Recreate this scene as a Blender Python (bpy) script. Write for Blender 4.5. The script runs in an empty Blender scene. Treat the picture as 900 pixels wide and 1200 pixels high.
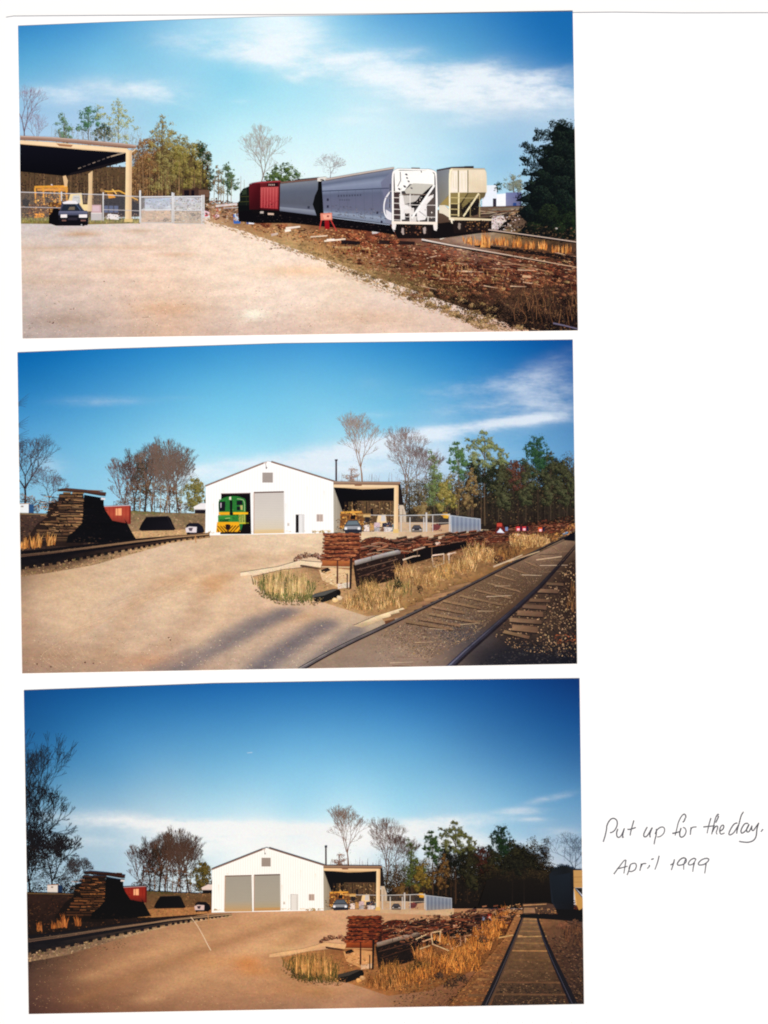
# An album page lying flat under daylight: a white sheet of paper with three
# glossy 4 x 7 inch colour prints stuck on it and a pen-written caption.
# The prints are flat objects, so they are built as flat objects of paper and
# ink at their real size (1 photo pixel = 0.2735 mm); everything printed on a
# print is a part of that print.
import bpy, math, random
import numpy as np

scene = bpy.context.scene
U = 0.0002735                       # metres per pixel of the 900 x 1200 photograph
CAMH = 0.62

# ---------------------------------------------------------------- camera
cam_d = bpy.data.cameras.new('camera'); cam = bpy.data.objects.new('camera', cam_d)
scene.collection.objects.link(cam); scene.camera = cam
cam.location = (0, 0, CAMH); cam.rotation_euler = (0, 0, 0)
cam_d.sensor_fit = 'VERTICAL'; cam_d.sensor_height = 24.0
cam_d.lens = 24.0 * CAMH / (1200 * U)
cam_d.clip_start = 0.01; cam_d.clip_end = 200.0

# ---------------------------------------------------------------- daylight
SUN_EL, SUN_ROT = 52.0, 180.0       # the sun stands towards the bottom edge of the page
world = bpy.data.worlds.new('World'); scene.world = world; world.use_nodes = True
wn = world.node_tree.nodes; wl = world.node_tree.links
bg = wn['Background']
sky_n = wn.new('ShaderNodeTexSky'); sky_n.sky_type = 'NISHITA'; sky_n.sun_disc = False
sky_n.sun_elevation = math.radians(SUN_EL); sky_n.sun_rotation = math.radians(SUN_ROT)
wl.new(sky_n.outputs['Color'], bg.inputs['Color']); bg.inputs['Strength'].default_value = 0.05
sun_d = bpy.data.lights.new('sun', 'SUN'); sun_d.energy = 3.2; sun_d.angle = math.radians(4)
sun_d.color = (1.0, 0.93, 0.853)
sun = bpy.data.objects.new('sun', sun_d); scene.collection.objects.link(sun)
sun.rotation_euler = (math.radians(90 - SUN_EL), 0, 0)
sun.location = (0, -1.0, 1.2)
vs = scene.view_settings
vs.view_transform = 'Standard'; vs.look = 'None'; vs.gamma = 1.0; vs.use_curve_mapping = False
vs.exposure = 0.47
scene.render.engine = 'CYCLES'
scene.cycles.filter_width = 2.0
scene.cycles.max_bounces = 3

PAPER = 0.86                        # reflectance of the whitest paper

# ---------------------------------------------------------------- helpers
def lin(c):
    out = []
    for v in c:
        v = min(max(v, 0.0), 255.0) / 255.0
        out.append(PAPER * (v / 12.92 if v <= 0.04045 else ((v + 0.055) / 1.055) ** 2.4))
    return out

def mixc(a, b, t):
    return (a[0] + (b[0]-a[0])*t, a[1] + (b[1]-a[1])*t, a[2] + (b[2]-a[2])*t)

def jit(c, a, R):
    k = 1 + R.uniform(-a, a)
    return (c[0]*k + R.uniform(-a, a)*14, c[1]*k + R.uniform(-a, a)*14, c[2]*k + R.uniform(-a, a)*14)

_mats = {}
def ink(kind):
    """printed-ink material: colour from the dye layer ('ink' attribute), broken up
    by the mottling of what is printed and by the grain of the film."""
    if kind in _mats: return _mats[kind]
    #        mottle size px, stretch x, amount, grain
    P = {'sky': (60, 2.0, .035, .055), 'earth': (7, 2.6, .16, .12), 'leaf': (2.6, 1.0, .30, .15),
         'paint': (9, 1.0, .05, .06), 'timber': (5, 4.0, .28, .14), 'brush': (3.2, .8, .34, .16),
         'scrap': (3.0, 2.2, .40, .16), 'pale': (12, 1.0, .015, .02)}[kind]
    m = bpy.data.materials.new(kind + '_ink'); m.use_nodes = True
    n = m.node_tree.nodes; l = m.node_tree.links
    b = n['Principled BSDF']; b.inputs['Roughness'].default_value = 0.45
    b.inputs['Specular IOR Level'].default_value = 0.04
    at = n.new('ShaderNodeAttribute'); at.attribute_name = 'ink'
    tc = n.new('ShaderNodeTexCoord'); oi = n.new('ShaderNodeObjectInfo')
    def noise(size, sx, detail, rough=0.55):
        mp = n.new('ShaderNodeMapping'); mp.inputs['Scale'].default_value = (1/(U*size*sx), 1/(U*size), 1/(U*size))
        l.new(tc.outputs['Object'], mp.inputs['Vector'])
        t = n.new('ShaderNodeTexNoise'); t.noise_dimensions = '4D'; t.inputs['Scale'].default_value = 1.0
        t.inputs['Detail'].default_value = detail; t.inputs['Roughness'].default_value = rough
        mu = n.new('ShaderNodeMath'); mu.operation = 'MULTIPLY'; mu.inputs[1].default_value = 37.0
        l.new(oi.outputs['Random'], mu.inputs[0]); l.new(mu.outputs[0], t.inputs['W'])
        l.new(mp.outputs['Vector'], t.inputs['Vector'])
        return t
    def modulate(col, src, amount):
        ma = n.new('ShaderNodeVectorMath'); ma.operation = 'MULTIPLY_ADD'
        l.new(src, ma.inputs[0]); ma.inputs[1].default_value = (amount*4,)*3; ma.inputs[2].default_value = (1-amount*2,)*3
        mx = n.new('ShaderNodeVectorMath'); mx.operation = 'MULTIPLY'
        l.new(col, mx.inputs[0]); l.new(ma.outputs[0], mx.inputs[1])
        return mx.outputs[0]
    col = at.outputs['Color']
    if kind == 'sky':                # thin cirrus: soft density from the 'cloud' attribute, torn by streaky noise
        ca = n.new('ShaderNodeAttribute'); ca.attribute_name = 'cloud'
        t1 = noise(24, 3.0, 9, 0.7)
        rr = n.new('ShaderNodeMapRange'); rr.inputs['From Min'].default_value = 0.3; rr.inputs['From Max'].default_value = 0.72
        rr.inputs['To Min'].default_value = 0.22; rr.inputs['To Max'].default_value = 1.35
        l.new(t1.outputs['Fac'], rr.inputs['Value'])
        mu = n.new('ShaderNodeMath'); mu.operation = 'MULTIPLY'
        l.new(ca.outputs['Fac'], mu.inputs[0]); l.new(rr.outputs[0], mu.inputs[1])
        mr = n.new('ShaderNodeMapRange'); mr.interpolation_type = 'SMOOTHSTEP'
        mr.inputs['From Min'].default_value = 0.0; mr.inputs['From Max'].default_value = 1.32; mr.inputs['To Max'].default_value = 0.84
        l.new(mu.outputs[0], mr.inputs['Value'])
        cc = n.new('ShaderNodeAttribute'); cc.attribute_name = 'cloud_colour'
        mx = n.new('ShaderNodeMix'); mx.data_type = 'RGBA'
        l.new(mr.outputs[0], mx.inputs['Factor']); l.new(col, mx.inputs['A']); l.new(cc.outputs['Color'], mx.inputs['B'])
        col = mx.outputs['Result']
    t = noise(P[0], P[1], 5, 0.65)
    col = modulate(col, t.outputs['Fac'], P[2])
    if kind == 'earth':
        t3 = noise(26, 3.4, 5, 0.65); col = modulate(col, t3.outputs['Fac'], 0.075)
        t5 = noise(2.2, 1.6, 3, 0.7); col = modulate(col, t5.outputs['Fac'], 0.13)
    if kind in ('scrap', 'brush', 'timber'):
        t4 = noise(11, 2.4, 4, 0.6); col = modulate(col, t4.outputs['Fac'], 0.30)
    g = noise(1.5, 1.0, 1.5)
    col = modulate(col, g.outputs['Color'], P[3])
    l.new(col, b.inputs['Base Color'])
    _mats[kind] = m
    return m

def plain(name, col, rough=0.7):
    m = bpy.data.materials.new(name); m.use_nodes = True
    n = m.node_tree.nodes; l = m.node_tree.links; b = n['Principled BSDF']
    b.inputs['Roughness'].default_value = rough; b.inputs['Specular IOR Level'].default_value = 0.05
    tc = n.new('ShaderNodeTexCoord'); t = n.new('ShaderNodeTexNoise')
    t.inputs['Scale'].default_value = 45.0; t.inputs['Detail'].default_value = 6.0
    r = n.new('ShaderNodeMapRange'); r.inputs['From Min'].default_value = .3; r.inputs['From Max'].default_value = .7
    l.new(tc.outputs['Object'], t.inputs['Vector']); l.new(t.outputs['Fac'], r.inputs['Value'])
    mx = n.new('ShaderNodeMix'); mx.data_type = 'RGBA'
    mx.inputs['A'].default_value = (*[c*0.985 for c in lin(col)], 1); mx.inputs['B'].default_value = (*lin(col), 1)
    l.new(r.outputs[0], mx.inputs['Factor']); l.new(mx.outputs['Result'], b.inputs['Base Color'])
    return m

def tag(o, label=None, cat=None, group=None, kind=None):
    if label: o['label'] = label
    if cat: o['category'] = cat
    if group: o['group'] = group
    if kind: o['kind'] = kind
    return o

def slab(name, pts, z0, z1, mat, edge=None):
    """a flat sheet of paper or board with a real thickness"""
    k = len(pts)
    vs_ = [(x, y, z0) for x, y in pts] + [(x, y, z1) for x, y in pts]
    fs = [tuple(range(k, 2*k)), tuple(reversed(range(k)))] + [(i, (i+1) % k, k+(i+1) % k, k+i) for i in range(k)]
    me = bpy.data.meshes.new(name); me.from_pydata(vs_, [], fs); me.update()
    me.materials.append(mat)
    if edge:
        me.materials.append(edge)
        for p in me.polygons[2:]: p.material_index = 1
    o = bpy.data.objects.new(name, me); scene.collection.objects.link(o)
    return o

EPS = 2.4e-7                        # thickness of one pass of ink
CELL = 0.5

def clip_convex(pts, cols, planes):
    for (a, b, c) in planes:
        if not pts: return pts, cols
        out = []; oc = []
        d = [a*x + b*y + c for x, y in pts]
        k = len(pts)
        for i in range(k):
            j = (i+1) % k
            if d[i] >= 0:
                out.append(pts[i]); oc.append(cols[i])
            if (d[i] >= 0) != (d[j] >= 0):
                t = d[i] / (d[i] - d[j])
                out.append((pts[i][0] + (pts[j][0]-pts[i][0])*t, pts[i][1] + (pts[j][1]-pts[i][1])*t))
                oc.append(mixc(cols[i], cols[j], t))
        pts, cols = out, oc
    return pts, cols

class Part:
    def __init__(s, sheet, name, label, mat, parent):
        s.sheet, s.name, s.label, s.mat, s.parent = sheet, name, label, mat, parent
        s.v = []; s.f = []; s.c = []; s.cloud = None; s.cc = None
        s.R = random.Random(len(sheet.parts)*7919 + len(name)*131)
        sheet.parts.append(s)
    def sub(s, name, label=None, mat=None):
        return s.sheet.part(name, label, mat or s.mat, s)
    # ---- one flat patch of ink
    def poly(s, pts, col):
        S = s.sheet
        cols = col if isinstance(col, list) else [col]*len(pts)
        pts = [S.xf(x, y) for x, y in pts]
        if S.grade: cols = [S.grade(c) for c in cols]
        x0, y0, x1, y1 = S.inner
        if any(not (x0 < x < x1 and y0 < y < y1) for x, y in pts):
            pts, cols = clip_convex(pts, cols, S.planes)
            if len(pts) < 3: return
        xs = [p[0] for p in pts]; ys = [p[1] for p in pts]
        ax = 0
        for i in range(len(pts)):
            j = i-1
            ax += xs[j]*ys[i] - xs[i]*ys[j]
        if abs(ax) < 1e-3: return
        z = S.lift(min(xs), min(ys), max(xs), max(ys), pts, ax)
        b = len(s.v)
        if ax > 0: pts = pts[::-1]; cols = cols[::-1]
        s.v += [S.to3(x, y, z) for x, y in pts]
        s.c += [lin(c) for c in cols]
        s.f.append(tuple(range(b, b+len(pts))))
    def rect(s, x0, y0, x1, y1, col): s.poly([(x0, y0), (x1, y0), (x1, y1), (x0, y1)], col)
    def vgrad(s, pts, stops):
        """polygon whose colour follows y through stops [(y, col), ...]"""
        def at(y):
            if y <= stops[0][0]: return stops[0][1]
            for (ya, ca), (yb, cb) in zip(stops, stops[1:]):
                if y <= yb: return mixc(ca, cb, (y-ya)/(yb-ya))
            return stops[-1][1]
        s.poly(pts, [at(p[1]) for p in pts])
    def quad(s, a, b, c, d, rows):
        """four-sided panel a-b (top) c-d (bottom, c under b) with horizontal colour rows [(t, col)]"""
        for (t0, c0), (t1, c1) in zip(rows, rows[1:]):
            L0 = mixp(a, d, t0); R0 = mixp(b, c, t0); L1 = mixp(a, d, t1); R1 = mixp(b, c, t1)
            s.poly([L0, R0, R1, L1], [c0, c0, c1, c1])
    def stroke(s, pts, w, col, w1=None, c1=None):
        k = len(pts)
        w1 = w if w1 is None else w1; c1 = c1 or col
        L = []; Rr = []
        for i, (x, y) in enumerate(pts):
            xa, ya = pts[max(i-1, 0)]; xb, yb = pts[min(i+1, k-1)]
            dx, dy = xb-xa, yb-ya; d = math.hypot(dx, dy) or 1
            h = (w + (w1-w)*i/max(k-1, 1))/2
            L.append((x - dy/d*h, y + dx/d*h)); Rr.append((x + dy/d*h, y - dx/d*h))
        for i in range(k-1):
            ca = mixc(col, c1, i/(k-1)); cb = mixc(col, c1, (i+1)/(k-1))
            s.poly([L[i], L[i+1], Rr[i+1], Rr[i]], [ca, cb, cb, ca])
    def fleck(s, x, y, rx, ry, col, ang=0.0, k=5):
        R = s.R; a0 = R.uniform(0, 6.28); ca, sa = math.cos(ang), math.sin(ang); pts = []
        for i in range(k):
            a = a0 + 6.283*i/k; r = R.uniform(.6, 1.15)
            u, v = math.cos(a)*rx*r, math.sin(a)*ry*r
            pts.append((x + u*ca - v*sa, y + u*sa + v*ca))
        s.poly(pts, col)
    def clump(s, x, y, r, n, pal, leaf=1.0, sq=1.0, jitter=.16, up=True):
        """n leaf flecks round (x, y): palette runs dark -> light from the lower left to the sunlit upper right"""
        R = s.R; n = int(n*2.6); leaf = leaf*.62
        for _ in range(n):
            a = R.uniform(0, 6.283); q = math.sqrt(R.random())*r*(1 + .22*math.sin(3*a+x))
            u, v = math.cos(a)*q, math.sin(a)*q*sq
            t = .5 + (.32*u - .42*v)/max(r, .1) * (1 if up else .3) + R.gauss(0, .2)
            t = min(max(t, 0), .999)*(len(pal)-1); i = int(t)
            s.fleck(x+u, y+v, leaf*R.uniform(.5, 1.3), leaf*R.uniform(.4, 1.0), jit(mixc(pal[i], pal[i+1], t-i), jitter, R), R.uniform(-.8, .8))
    def scatter(s, poly_, n, rx, ry, cols, ang=0.0, angj=.4, jitter=.15, near=None):
        """n flecks strewn inside a polygon; near=(y_far, scale_far) shrinks them with distance"""
        R = s.R; xs = [p[0] for p in poly_]; ys = [p[1] for p in poly_]
        n = int(n*1.7); rx *= .72; ry *= .72
        x0, x1, y0, y1 = min(xs), max(xs), min(ys), max(ys); done = 0; tries = 0
        while done < n and tries < n*8:
            tries += 1
            x, y = R.uniform(x0, x1), R.uniform(y0, y1)
            if not inside(x, y, poly_): continue
            done += 1
            k = 1.0
            if near: k = near[1] + (1-near[1])*(y-near[0])/max(y1-near[0], 1)
            s.fleck(x, y, rx*k*R.uniform(.4, 1.3), ry*k*R.uniform(.4, 1.3), jit(R.choice(cols), jitter, R), ang + R.uniform(-angj, angj))
    def blades(s, poly_, n, h, w, cols, lean=.25, jitter=.14):
        """n grass blades rooted inside a polygon"""
        R = s.R; xs = [p[0] for p in poly_]; ys = [p[1] for p in poly_]
        spots = []
        tries = 0
        while len(spots) < n and tries < n*8:
            tries += 1
            x, y = R.uniform(min(xs), max(xs)), R.uniform(min(ys), max(ys))
            if inside(x, y, poly_): spots.append((y, x))
        for y, x in sorted(spots):
            hh = h*R.uniform(.45, 1.2); l_ = R.uniform(-lean, lean)*hh; c = jit(R.choice(cols), jitter, R)
            ww = w*R.uniform(.6, 1.3)
            s.poly([(x-ww/2, y), (x+ww/2, y), (x+l_*.45+ww*.3, y-hh*.6), (x+l_, y-hh), (x+l_*.45-ww*.3, y-hh*.6)], c)
    # ---- continuous tone sheets (sky, ground): a fine mesh of dye colours
    def tone(s, outline, ctrl, step=4.0, power=3.2, blots=(), clouds=None, cloud_col=(240, 247, 250), soft=.02):
        if clouds is not None: soft = .015
        S = s.sheet
        o2 = [S.xf(x, y) for x, y in outline]
        if S.grade: ctrl = [(x, y, S.grade(c)) for x, y, c in ctrl]
        C = np.array([[*S.xf(x, y)] for x, y, c in ctrl]); K = np.array([c for x, y, c in ctrl], float)
        xs = [p[0] for p in o2]; ys = [p[1] for p in o2]
        x0, x1, y0, y1 = min(xs), max(xs), min(ys), max(ys)
        z = S.lift(x0, y0, x1, y1)
        nx = int((x1-x0)/step)+1; ny = int((y1-y0)/step)+1
        def tps(r2): return r2*np.log(r2 + 1e-9)
        D2 = ((C[:, None]-C[None])**2).sum(2)/1e4
        k_ = len(C); A_ = np.zeros((k_+3, k_+3)); A_[:k_, :k_] = tps(D2) + np.eye(k_)*soft
        A_[:k_, k_] = 1; A_[:k_, k_+1:] = C/100; A_[k_, :k_] = 1; A_[k_+1:, :k_] = C.T/100
        W_ = np.linalg.solve(A_, np.vstack([K, np.zeros((3, 3))]))
        def colour(px, py):
            d2 = ((px[:, None]-C[None, :, 0])**2 + (py[:, None]-C[None, :, 1])**2)/1e4
            c = np.clip(tps(d2) @ W_[:k_] + W_[k_] + np.stack([px, py], 1)/100 @ W_[k_+1:], K.min(0)*.9, np.minimum(K.max(0)*1.03, 255))
            for (bx, by, rx, ry, bc, st) in blots:
                bx, by = S.xf(bx, by)
                m = st*np.exp(-(((px-bx)/rx)**2 + ((py-by)/ry)**2))
                c = c*(1-m[:, None]) + np.array(bc, float)[None]*m[:, None]
            return c
        def density(px, py):
            d = np.zeros(len(px))
            for (cx, cy, ln, wd, an, st) in clouds:
                a = math.radians(an); wd = wd*1.55; ln = ln*1.15; u = (px-cx)*math.cos(a) + (py-cy)*math.sin(a); v = -(px-cx)*math.sin(a) + (py-cy)*math.cos(a)
                d += st*np.exp(-((u/(ln*.5))**2 + (v/(wd*.5))**2))
            return d
        gx = np.linspace(x0, x1, nx+1); gy = np.linspace(y0, y1, ny+1)
        # clip every cell of the grid by the print and by the outline's spans
        pts = []; faces = []; index = {}
        def vid(x, y):
            k = (round(x, 3), round(y, 3))
            if k not in index: index[k] = len(pts); pts.append((x, y))
            return index[k]
        conv = planes_of(o2)
        for j in range(ny):
            for i in range(nx):
                q = [(gx[i], gy[j]), (gx[i+1], gy[j]), (gx[i+1], gy[j+1]), (gx[i], gy[j+1])]
                q, _ = clip_convex(q, [(0, 0, 0)]*4, conv)
                if len(q) >= 3: q, _ = clip_convex(q, [(0, 0, 0)]*len(q), S.planes)
                if len(q) < 3: continue
                ids = []
                for p in q:
                    k = vid(*p)
                    if k not in ids: ids.append(k)
                if len(ids) >= 3: faces.append(tuple(reversed(ids)))
        A = np.array(pts); col = colour(A[:, 0], A[:, 1])
        b = len(s.v)
        s.v += [S.to3(x, y, z) for x, y in pts]
        s.c += [lin(c) for c in col]
        s.f += [tuple(b+i for i in f) for f in faces]
        if clouds is not None:
            s.cloud = list(density(A[:, 0], A[:, 1])); s.cc = lin(cloud_col)

def mixp(a, b, t): return (a[0]+(b[0]-a[0])*t, a[1]+(b[1]-a[1])*t)

def inside(x, y, P):
    c = False; j = len(P)-1
    for i in range(len(P)):
        if (P[i][1] > y) != (P[j][1] > y) and x < (P[j][0]-P[i][0])*(y-P[i][1])/(P[j][1]-P[i][1]) + P[i][0]: c = not c
        j = i
    return c

def planes_of(o):
    """half planes of a convex outline"""
    cx = sum(p[0] for p in o)/len(o); cy = sum(p[1] for p in o)/len(o); res = []
    for i in range(len(o)):
        (xa, ya), (xb, yb) = o[i], o[(i+1) % len(o)]
        a, b = -(yb-ya), xb-xa; c = -(a*xa + b*ya)
        if a*cx + b*cy + c < 0: a, b, c = -a, -b, -c
        res.append((a, b, c))
    return res

class Sheet:
    """one flat sheet (a print or the page) that carries printed or written parts"""
    def __init__(s, root, centre, ztop, outline):
        s.root, s.centre, s.ztop = root, centre, ztop
        s.planes = planes_of(outline)
        xs = sorted(p[0] for p in outline); ys = sorted(p[1] for p in outline)
        k = len(outline)
        s.inner = (max(p[0] for p in outline if p[0] < centre[0])+2, max(p[1] for p in outline if p[1] < centre[1])+2,
                   min(p[0] for p in outline if p[0] > centre[0])-2, min(p[1] for p in outline if p[1] > centre[1])-2)
        s.x0, s.y0 = xs[0]-4, ys[0]-4
        s.h = np.zeros((int((ys[-1]-s.y0)/CELL)+8, int((xs[-1]-s.x0)/CELL)+8), np.float32)
        s.parts = []; s.grade = None; s.m = (1, 0, 1, 0)
    def xf(s, x, y): return (s.m[0]*x + s.m[1], s.m[2]*y + s.m[3])
    def to3(s, x, y, z): return ((x-s.centre[0])*U, (s.centre[1]-y)*U, s.ztop + z*EPS)
    def lift(s, xa, ya, xb, yb, pts=None, ax=0):
        """the pass of ink a patch is laid in: one above everything already printed under it"""
        i0 = max(int((ya-.05-s.y0)/CELL), 0); i1 = max(int((yb+.05-s.y0)/CELL)+1, i0+1)
        j0 = max(int((xa-.05-s.x0)/CELL), 0); j1 = max(int((xb+.05-s.x0)/CELL)+1, j0+1)
        w = s.h[i0:i1, j0:j1]
        if not w.size: return 1.0
        if pts and (i1-i0 > 3 or j1-j0 > 3):
            k = len(pts); sg = 1 if ax > 0 else -1
            convex = all(sg*((pts[i-1][0]-pts[i-2][0])*(pts[i][1]-pts[i-1][1]) - (pts[i-1][1]-pts[i-2][1])*(pts[i][0]-pts[i-1][0])) >= -1e-6 for i in range(k))
            if convex:
                gx = s.x0 + (np.arange(j0, j1)+.5)*CELL; gy = s.y0 + (np.arange(i0, i1)+.5)*CELL
                m = np.ones(w.shape, bool)
                for i in range(k):
                    (x1, y1), (x2, y2) = pts[i-1], pts[i]; dx, dy = x2-x1, y2-y1; L = math.hypot(dx, dy)
                    if L < 1e-6: continue
                    m &= sg*(dx*(gy[:, None]-y1) - dy*(gx[None]-x1))/L > -CELL*.62
                if m.any():
                    z = float(w[m].max())+1; w[m] = z
                    return z
        z = float(w.max())+1
        w[:] = z
        return z
    def part(s, name, label=None, mat='paint', parent=None): return Part(s, name, label, mat, parent)
    def build(s):
        objs = {}
        for p in s.parts:
            if not p.f: continue
            me = bpy.data.meshes.new(p.name); me.from_pydata(p.v, [], p.f)
            at = me.attributes.new('ink', 'FLOAT_COLOR', 'POINT')
            a = np.ones((len(p.v), 4), np.float32); a[:, :3] = p.c
            at.data.foreach_set('color', a.ravel())
            if p.cloud is not None:
                ct = me.attributes.new('cloud', 'FLOAT', 'POINT'); ct.data.foreach_set('value', np.array(p.cloud, np.float32))
                cc = me.attributes.new('cloud_colour', 'FLOAT_COLOR', 'POINT')
                q = np.ones((len(p.v), 4), np.float32); q[:, :3] = p.cc; cc.data.foreach_set('color', q.ravel())
            me.update(); me.materials.append(ink(p.mat))
            o = bpy.data.objects.new(p.name, me); scene.collection.objects.link(o)
            o.parent = objs.get(p.parent, s.root)
            if p.label: o['label'] = p.label
            objs[p] = o

# ---------------------------------------------------------------- printed trees
def bare_tree(S, label, x, y, h, spread, col, tip, w=2.0, seed=1, depth=7, lean=0.0, fork=.28, name='bare_tree', haze=0, hazecol=None, twig=.24):
    t = S.part(name, label, 'leaf'); t.R = random.Random(seed); R = t.R
    cr = t.sub('crown', mat='leaf'); cr.R = R
    tot = sum(.78**i for i in range(depth)); L0 = h/tot*1.12
    def grow(px, py, a, L, ww, d):
        n = 3; pts = [(px, py)]; aa = a
        for i in range(n):
            aa += R.uniform(-.10, .10)
            px += math.sin(aa)*L/n; py -= math.cos(aa)*L/n; pts.append((px, py))
        k = (depth-d)/depth; c = mixc(tip, col, k**.7)
        (t if d < 3 else cr).stroke(pts, max(ww, twig), c, max(ww*.68, twig))
        if d >= depth-1: return
        m = 2 if R.random() < .72 else 3
        for q in range(m):
            da = (q-(m-1)/2)*spread*R.uniform(.7, 1.3)*(2/m) + R.uniform(-.14, .14)
            na = aa*.80 + da
            if abs(na) > 1.75: na *= .7
            grow(px, py, na, L*R.uniform(.66, .92), ww*(.72 if m == 2 else .62), d+1)
        if d >= 1 and R.random() < .6:      # a side limb part of the way up
            q = R.randint(1, 2); na = a + R.choice((-1, 1))*R.uniform(.5, .95)
            grow(pts[q][0], pts[q][1], na, L*R.uniform(.5, .7), ww*.5, d+2 if d+2 < depth else d+1)
    grow(x, y, lean, L0, w, 0)
    for _ in range(haze):
        a = R.uniform(0, 6.283); q = math.sqrt(R.random())
        cr.fleck(x+lean*h*.5+math.cos(a)*q*spread*h*.42, y-h*.62+math.sin(a)*q*h*.36, .55, .4, jit(hazecol or tip, .2, R), R.uniform(-1, 1), 4)
    return t

def leafy_tree(S, label, x, y, h, wid, pal, trunk, n=500, leaf=1.1, seed=1, lobes=None, tw=1.4, name='tree', crown0=.25, limbs=7, tall=.0):
    t = S.part(name, label, 'leaf'); t.R = random.Random(seed); R = t.R
    cr = t.sub('crown', mat='leaf'); cr.R = R
    t.stroke([(x, y), (x+R.uniform(-.6, .6), y-h*.5), (x+R.uniform(-1, 1), y-h*.92)], tw, trunk, tw*.35)
    if lobes is None:
        lobes = []
        for i in range(9):
            f = crown0 + (1-crown0)*(i+.5)/9
            half = wid*.5*math.sin(math.pi*min(.98, .15+.8*f))**.8
            lobes.append((x+R.uniform(-.75, .75)*half, y-h*f, max(half*R.uniform(.45, .7), 1.2)))
    for (lx, ly, lr) in lobes[:limbs]:
        t.stroke([(x, min(y, ly+h*.16)), ((x+lx)/2, ly+h*.05), (lx, ly)], tw*.5, trunk, .3)
    n = int(n*1.5); fine = []
    for (lx, ly, lr) in lobes:
        for q in range(8):
            a = R.uniform(0, 6.283); d = lr*R.uniform(.2, 1.35)
            fine.append((lx+math.cos(a)*d, ly+math.sin(a)*d*.85, lr*R.uniform(.2, .55)))
    lobes = fine
    tot = sum(q[2]**2 for q in lobes)
    for (lx, ly, lr) in sorted(lobes, key=lambda q: q[1]):
        k = max(int(n*lr*lr/tot), 4)
        cr.clump(lx, ly, lr, k, pal, leaf, .85)
        cr.clump(lx, ly, lr*2.2, max(k//4, 1), pal, leaf*.8, .9)     # loose sprays between the clumps
    return t
# ================================================================ table, page and caption
paper_m = plain('white_paper', (254, 254, 252)); edge_m = plain('paper_edge', (205, 192, 184))
board_m = plain('backing_board', (251, 251, 248)); core_m = plain('print_paper', (250, 249, 246))

def to_xy(pts): return [((x-450)*U, (600-y)*U) for x, y in pts]

ground_o = slab('ground', [(-60, -60), (60, -60), (60, 60), (-60, 60)], -0.762, -0.742, plain('floor_concrete', (150, 148, 142)))
tag(ground_o, kind='structure')
top_o = slab('tabletop', [(-0.55, -0.42), (0.55, -0.42), (0.55, 0.42), (-0.55, 0.42)], -0.742, 0.0, board_m)
tag(top_o, kind='structure')

PAGE_T = 0.00042
page_pts = [(7, 21), (16, 19.6), (120, 18.8), (320, 18.0), (480, 16.6), (560, 15.8), (640, 15.8), (720, 15.0), (800, 15.9), (935, 15.6), (935, 1230), (6, 1230)]
page = slab('album_page', to_xy(page_pts), 0.0, PAGE_T, paper_m, edge_m)
tag(page, 'white paper album page carrying three colour prints and a pen written caption', 'album page')

PW = Sheet(page, (450, 600), PAGE_T + 2e-6, [(7, 22), (935, 17), (935, 1229), (7, 1229)])
PEN = [(74, 74, 80), (92, 92, 98)]
def pen(part, pts, w=1.55, closed=False):
    """a pen stroke: smooth the listed points and lay ink that thins and thickens"""
    P = list(pts); out = []
    for i in range(len(P)-1):
        p0, p1, p2, p3 = P[max(i-1, 0)], P[i], P[i+1], P[min(i+2, len(P)-1)]
        for k in range(6):
            t = k/6
            out.append(tuple(.5*((2*p1[c]) + (-p0[c]+p2[c])*t + (2*p0[c]-5*p1[c]+4*p2[c]-p3[c])*t*t + (-p0[c]+3*p1[c]-3*p2[c]+p3[c])*t**3) for c in (0, 1)))
    out.append(P[-1])
    part.stroke(out, w*part.R.uniform(.9, 1.1), jit(PEN[0], .1, part.R), w*part.R.uniform(.7, 1.0), jit(PEN[1], .1, part.R))

def wa(pts): return [(700 + x/9.0, 945 + y/9.0) for x, y in pts]      # left half of the caption
def wb(pts): return [(800 + x/9.0, 945 + y/9.0) for x, y in pts]      # right half
cap = PW.part('handwritten_caption', 'pen handwriting reading Put up for the day.', 'pale')
for st in ([(98, 200), (95, 240), (80, 310), (60, 372)], [(98, 205), (115, 165), (145, 130), (178, 126), (205, 150), (206, 200), (180, 250), (150, 272), (130, 274)],
           [(215, 235), (203, 270), (205, 310), (222, 325), (250, 305), (282, 235)], [(284, 228), (268, 290), (264, 330)], [(268, 328), (276, 318)],
           [(384, 145), (368, 200), (352, 260), (344, 305)], [(315, 240), (350, 238), (405, 220)],
           [(525, 215), (500, 260), (487, 300), (500, 320), (530, 300), (575, 225)], [(578, 220), (553, 285), (556, 325)],
           [(622, 235), (618, 300), (605, 350), (597, 398)], [(608, 290), (625, 250), (660, 220), (695, 218), (708, 245), (695, 285), (660, 315), (628, 320)]):
    pen(cap, wa(st))
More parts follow.
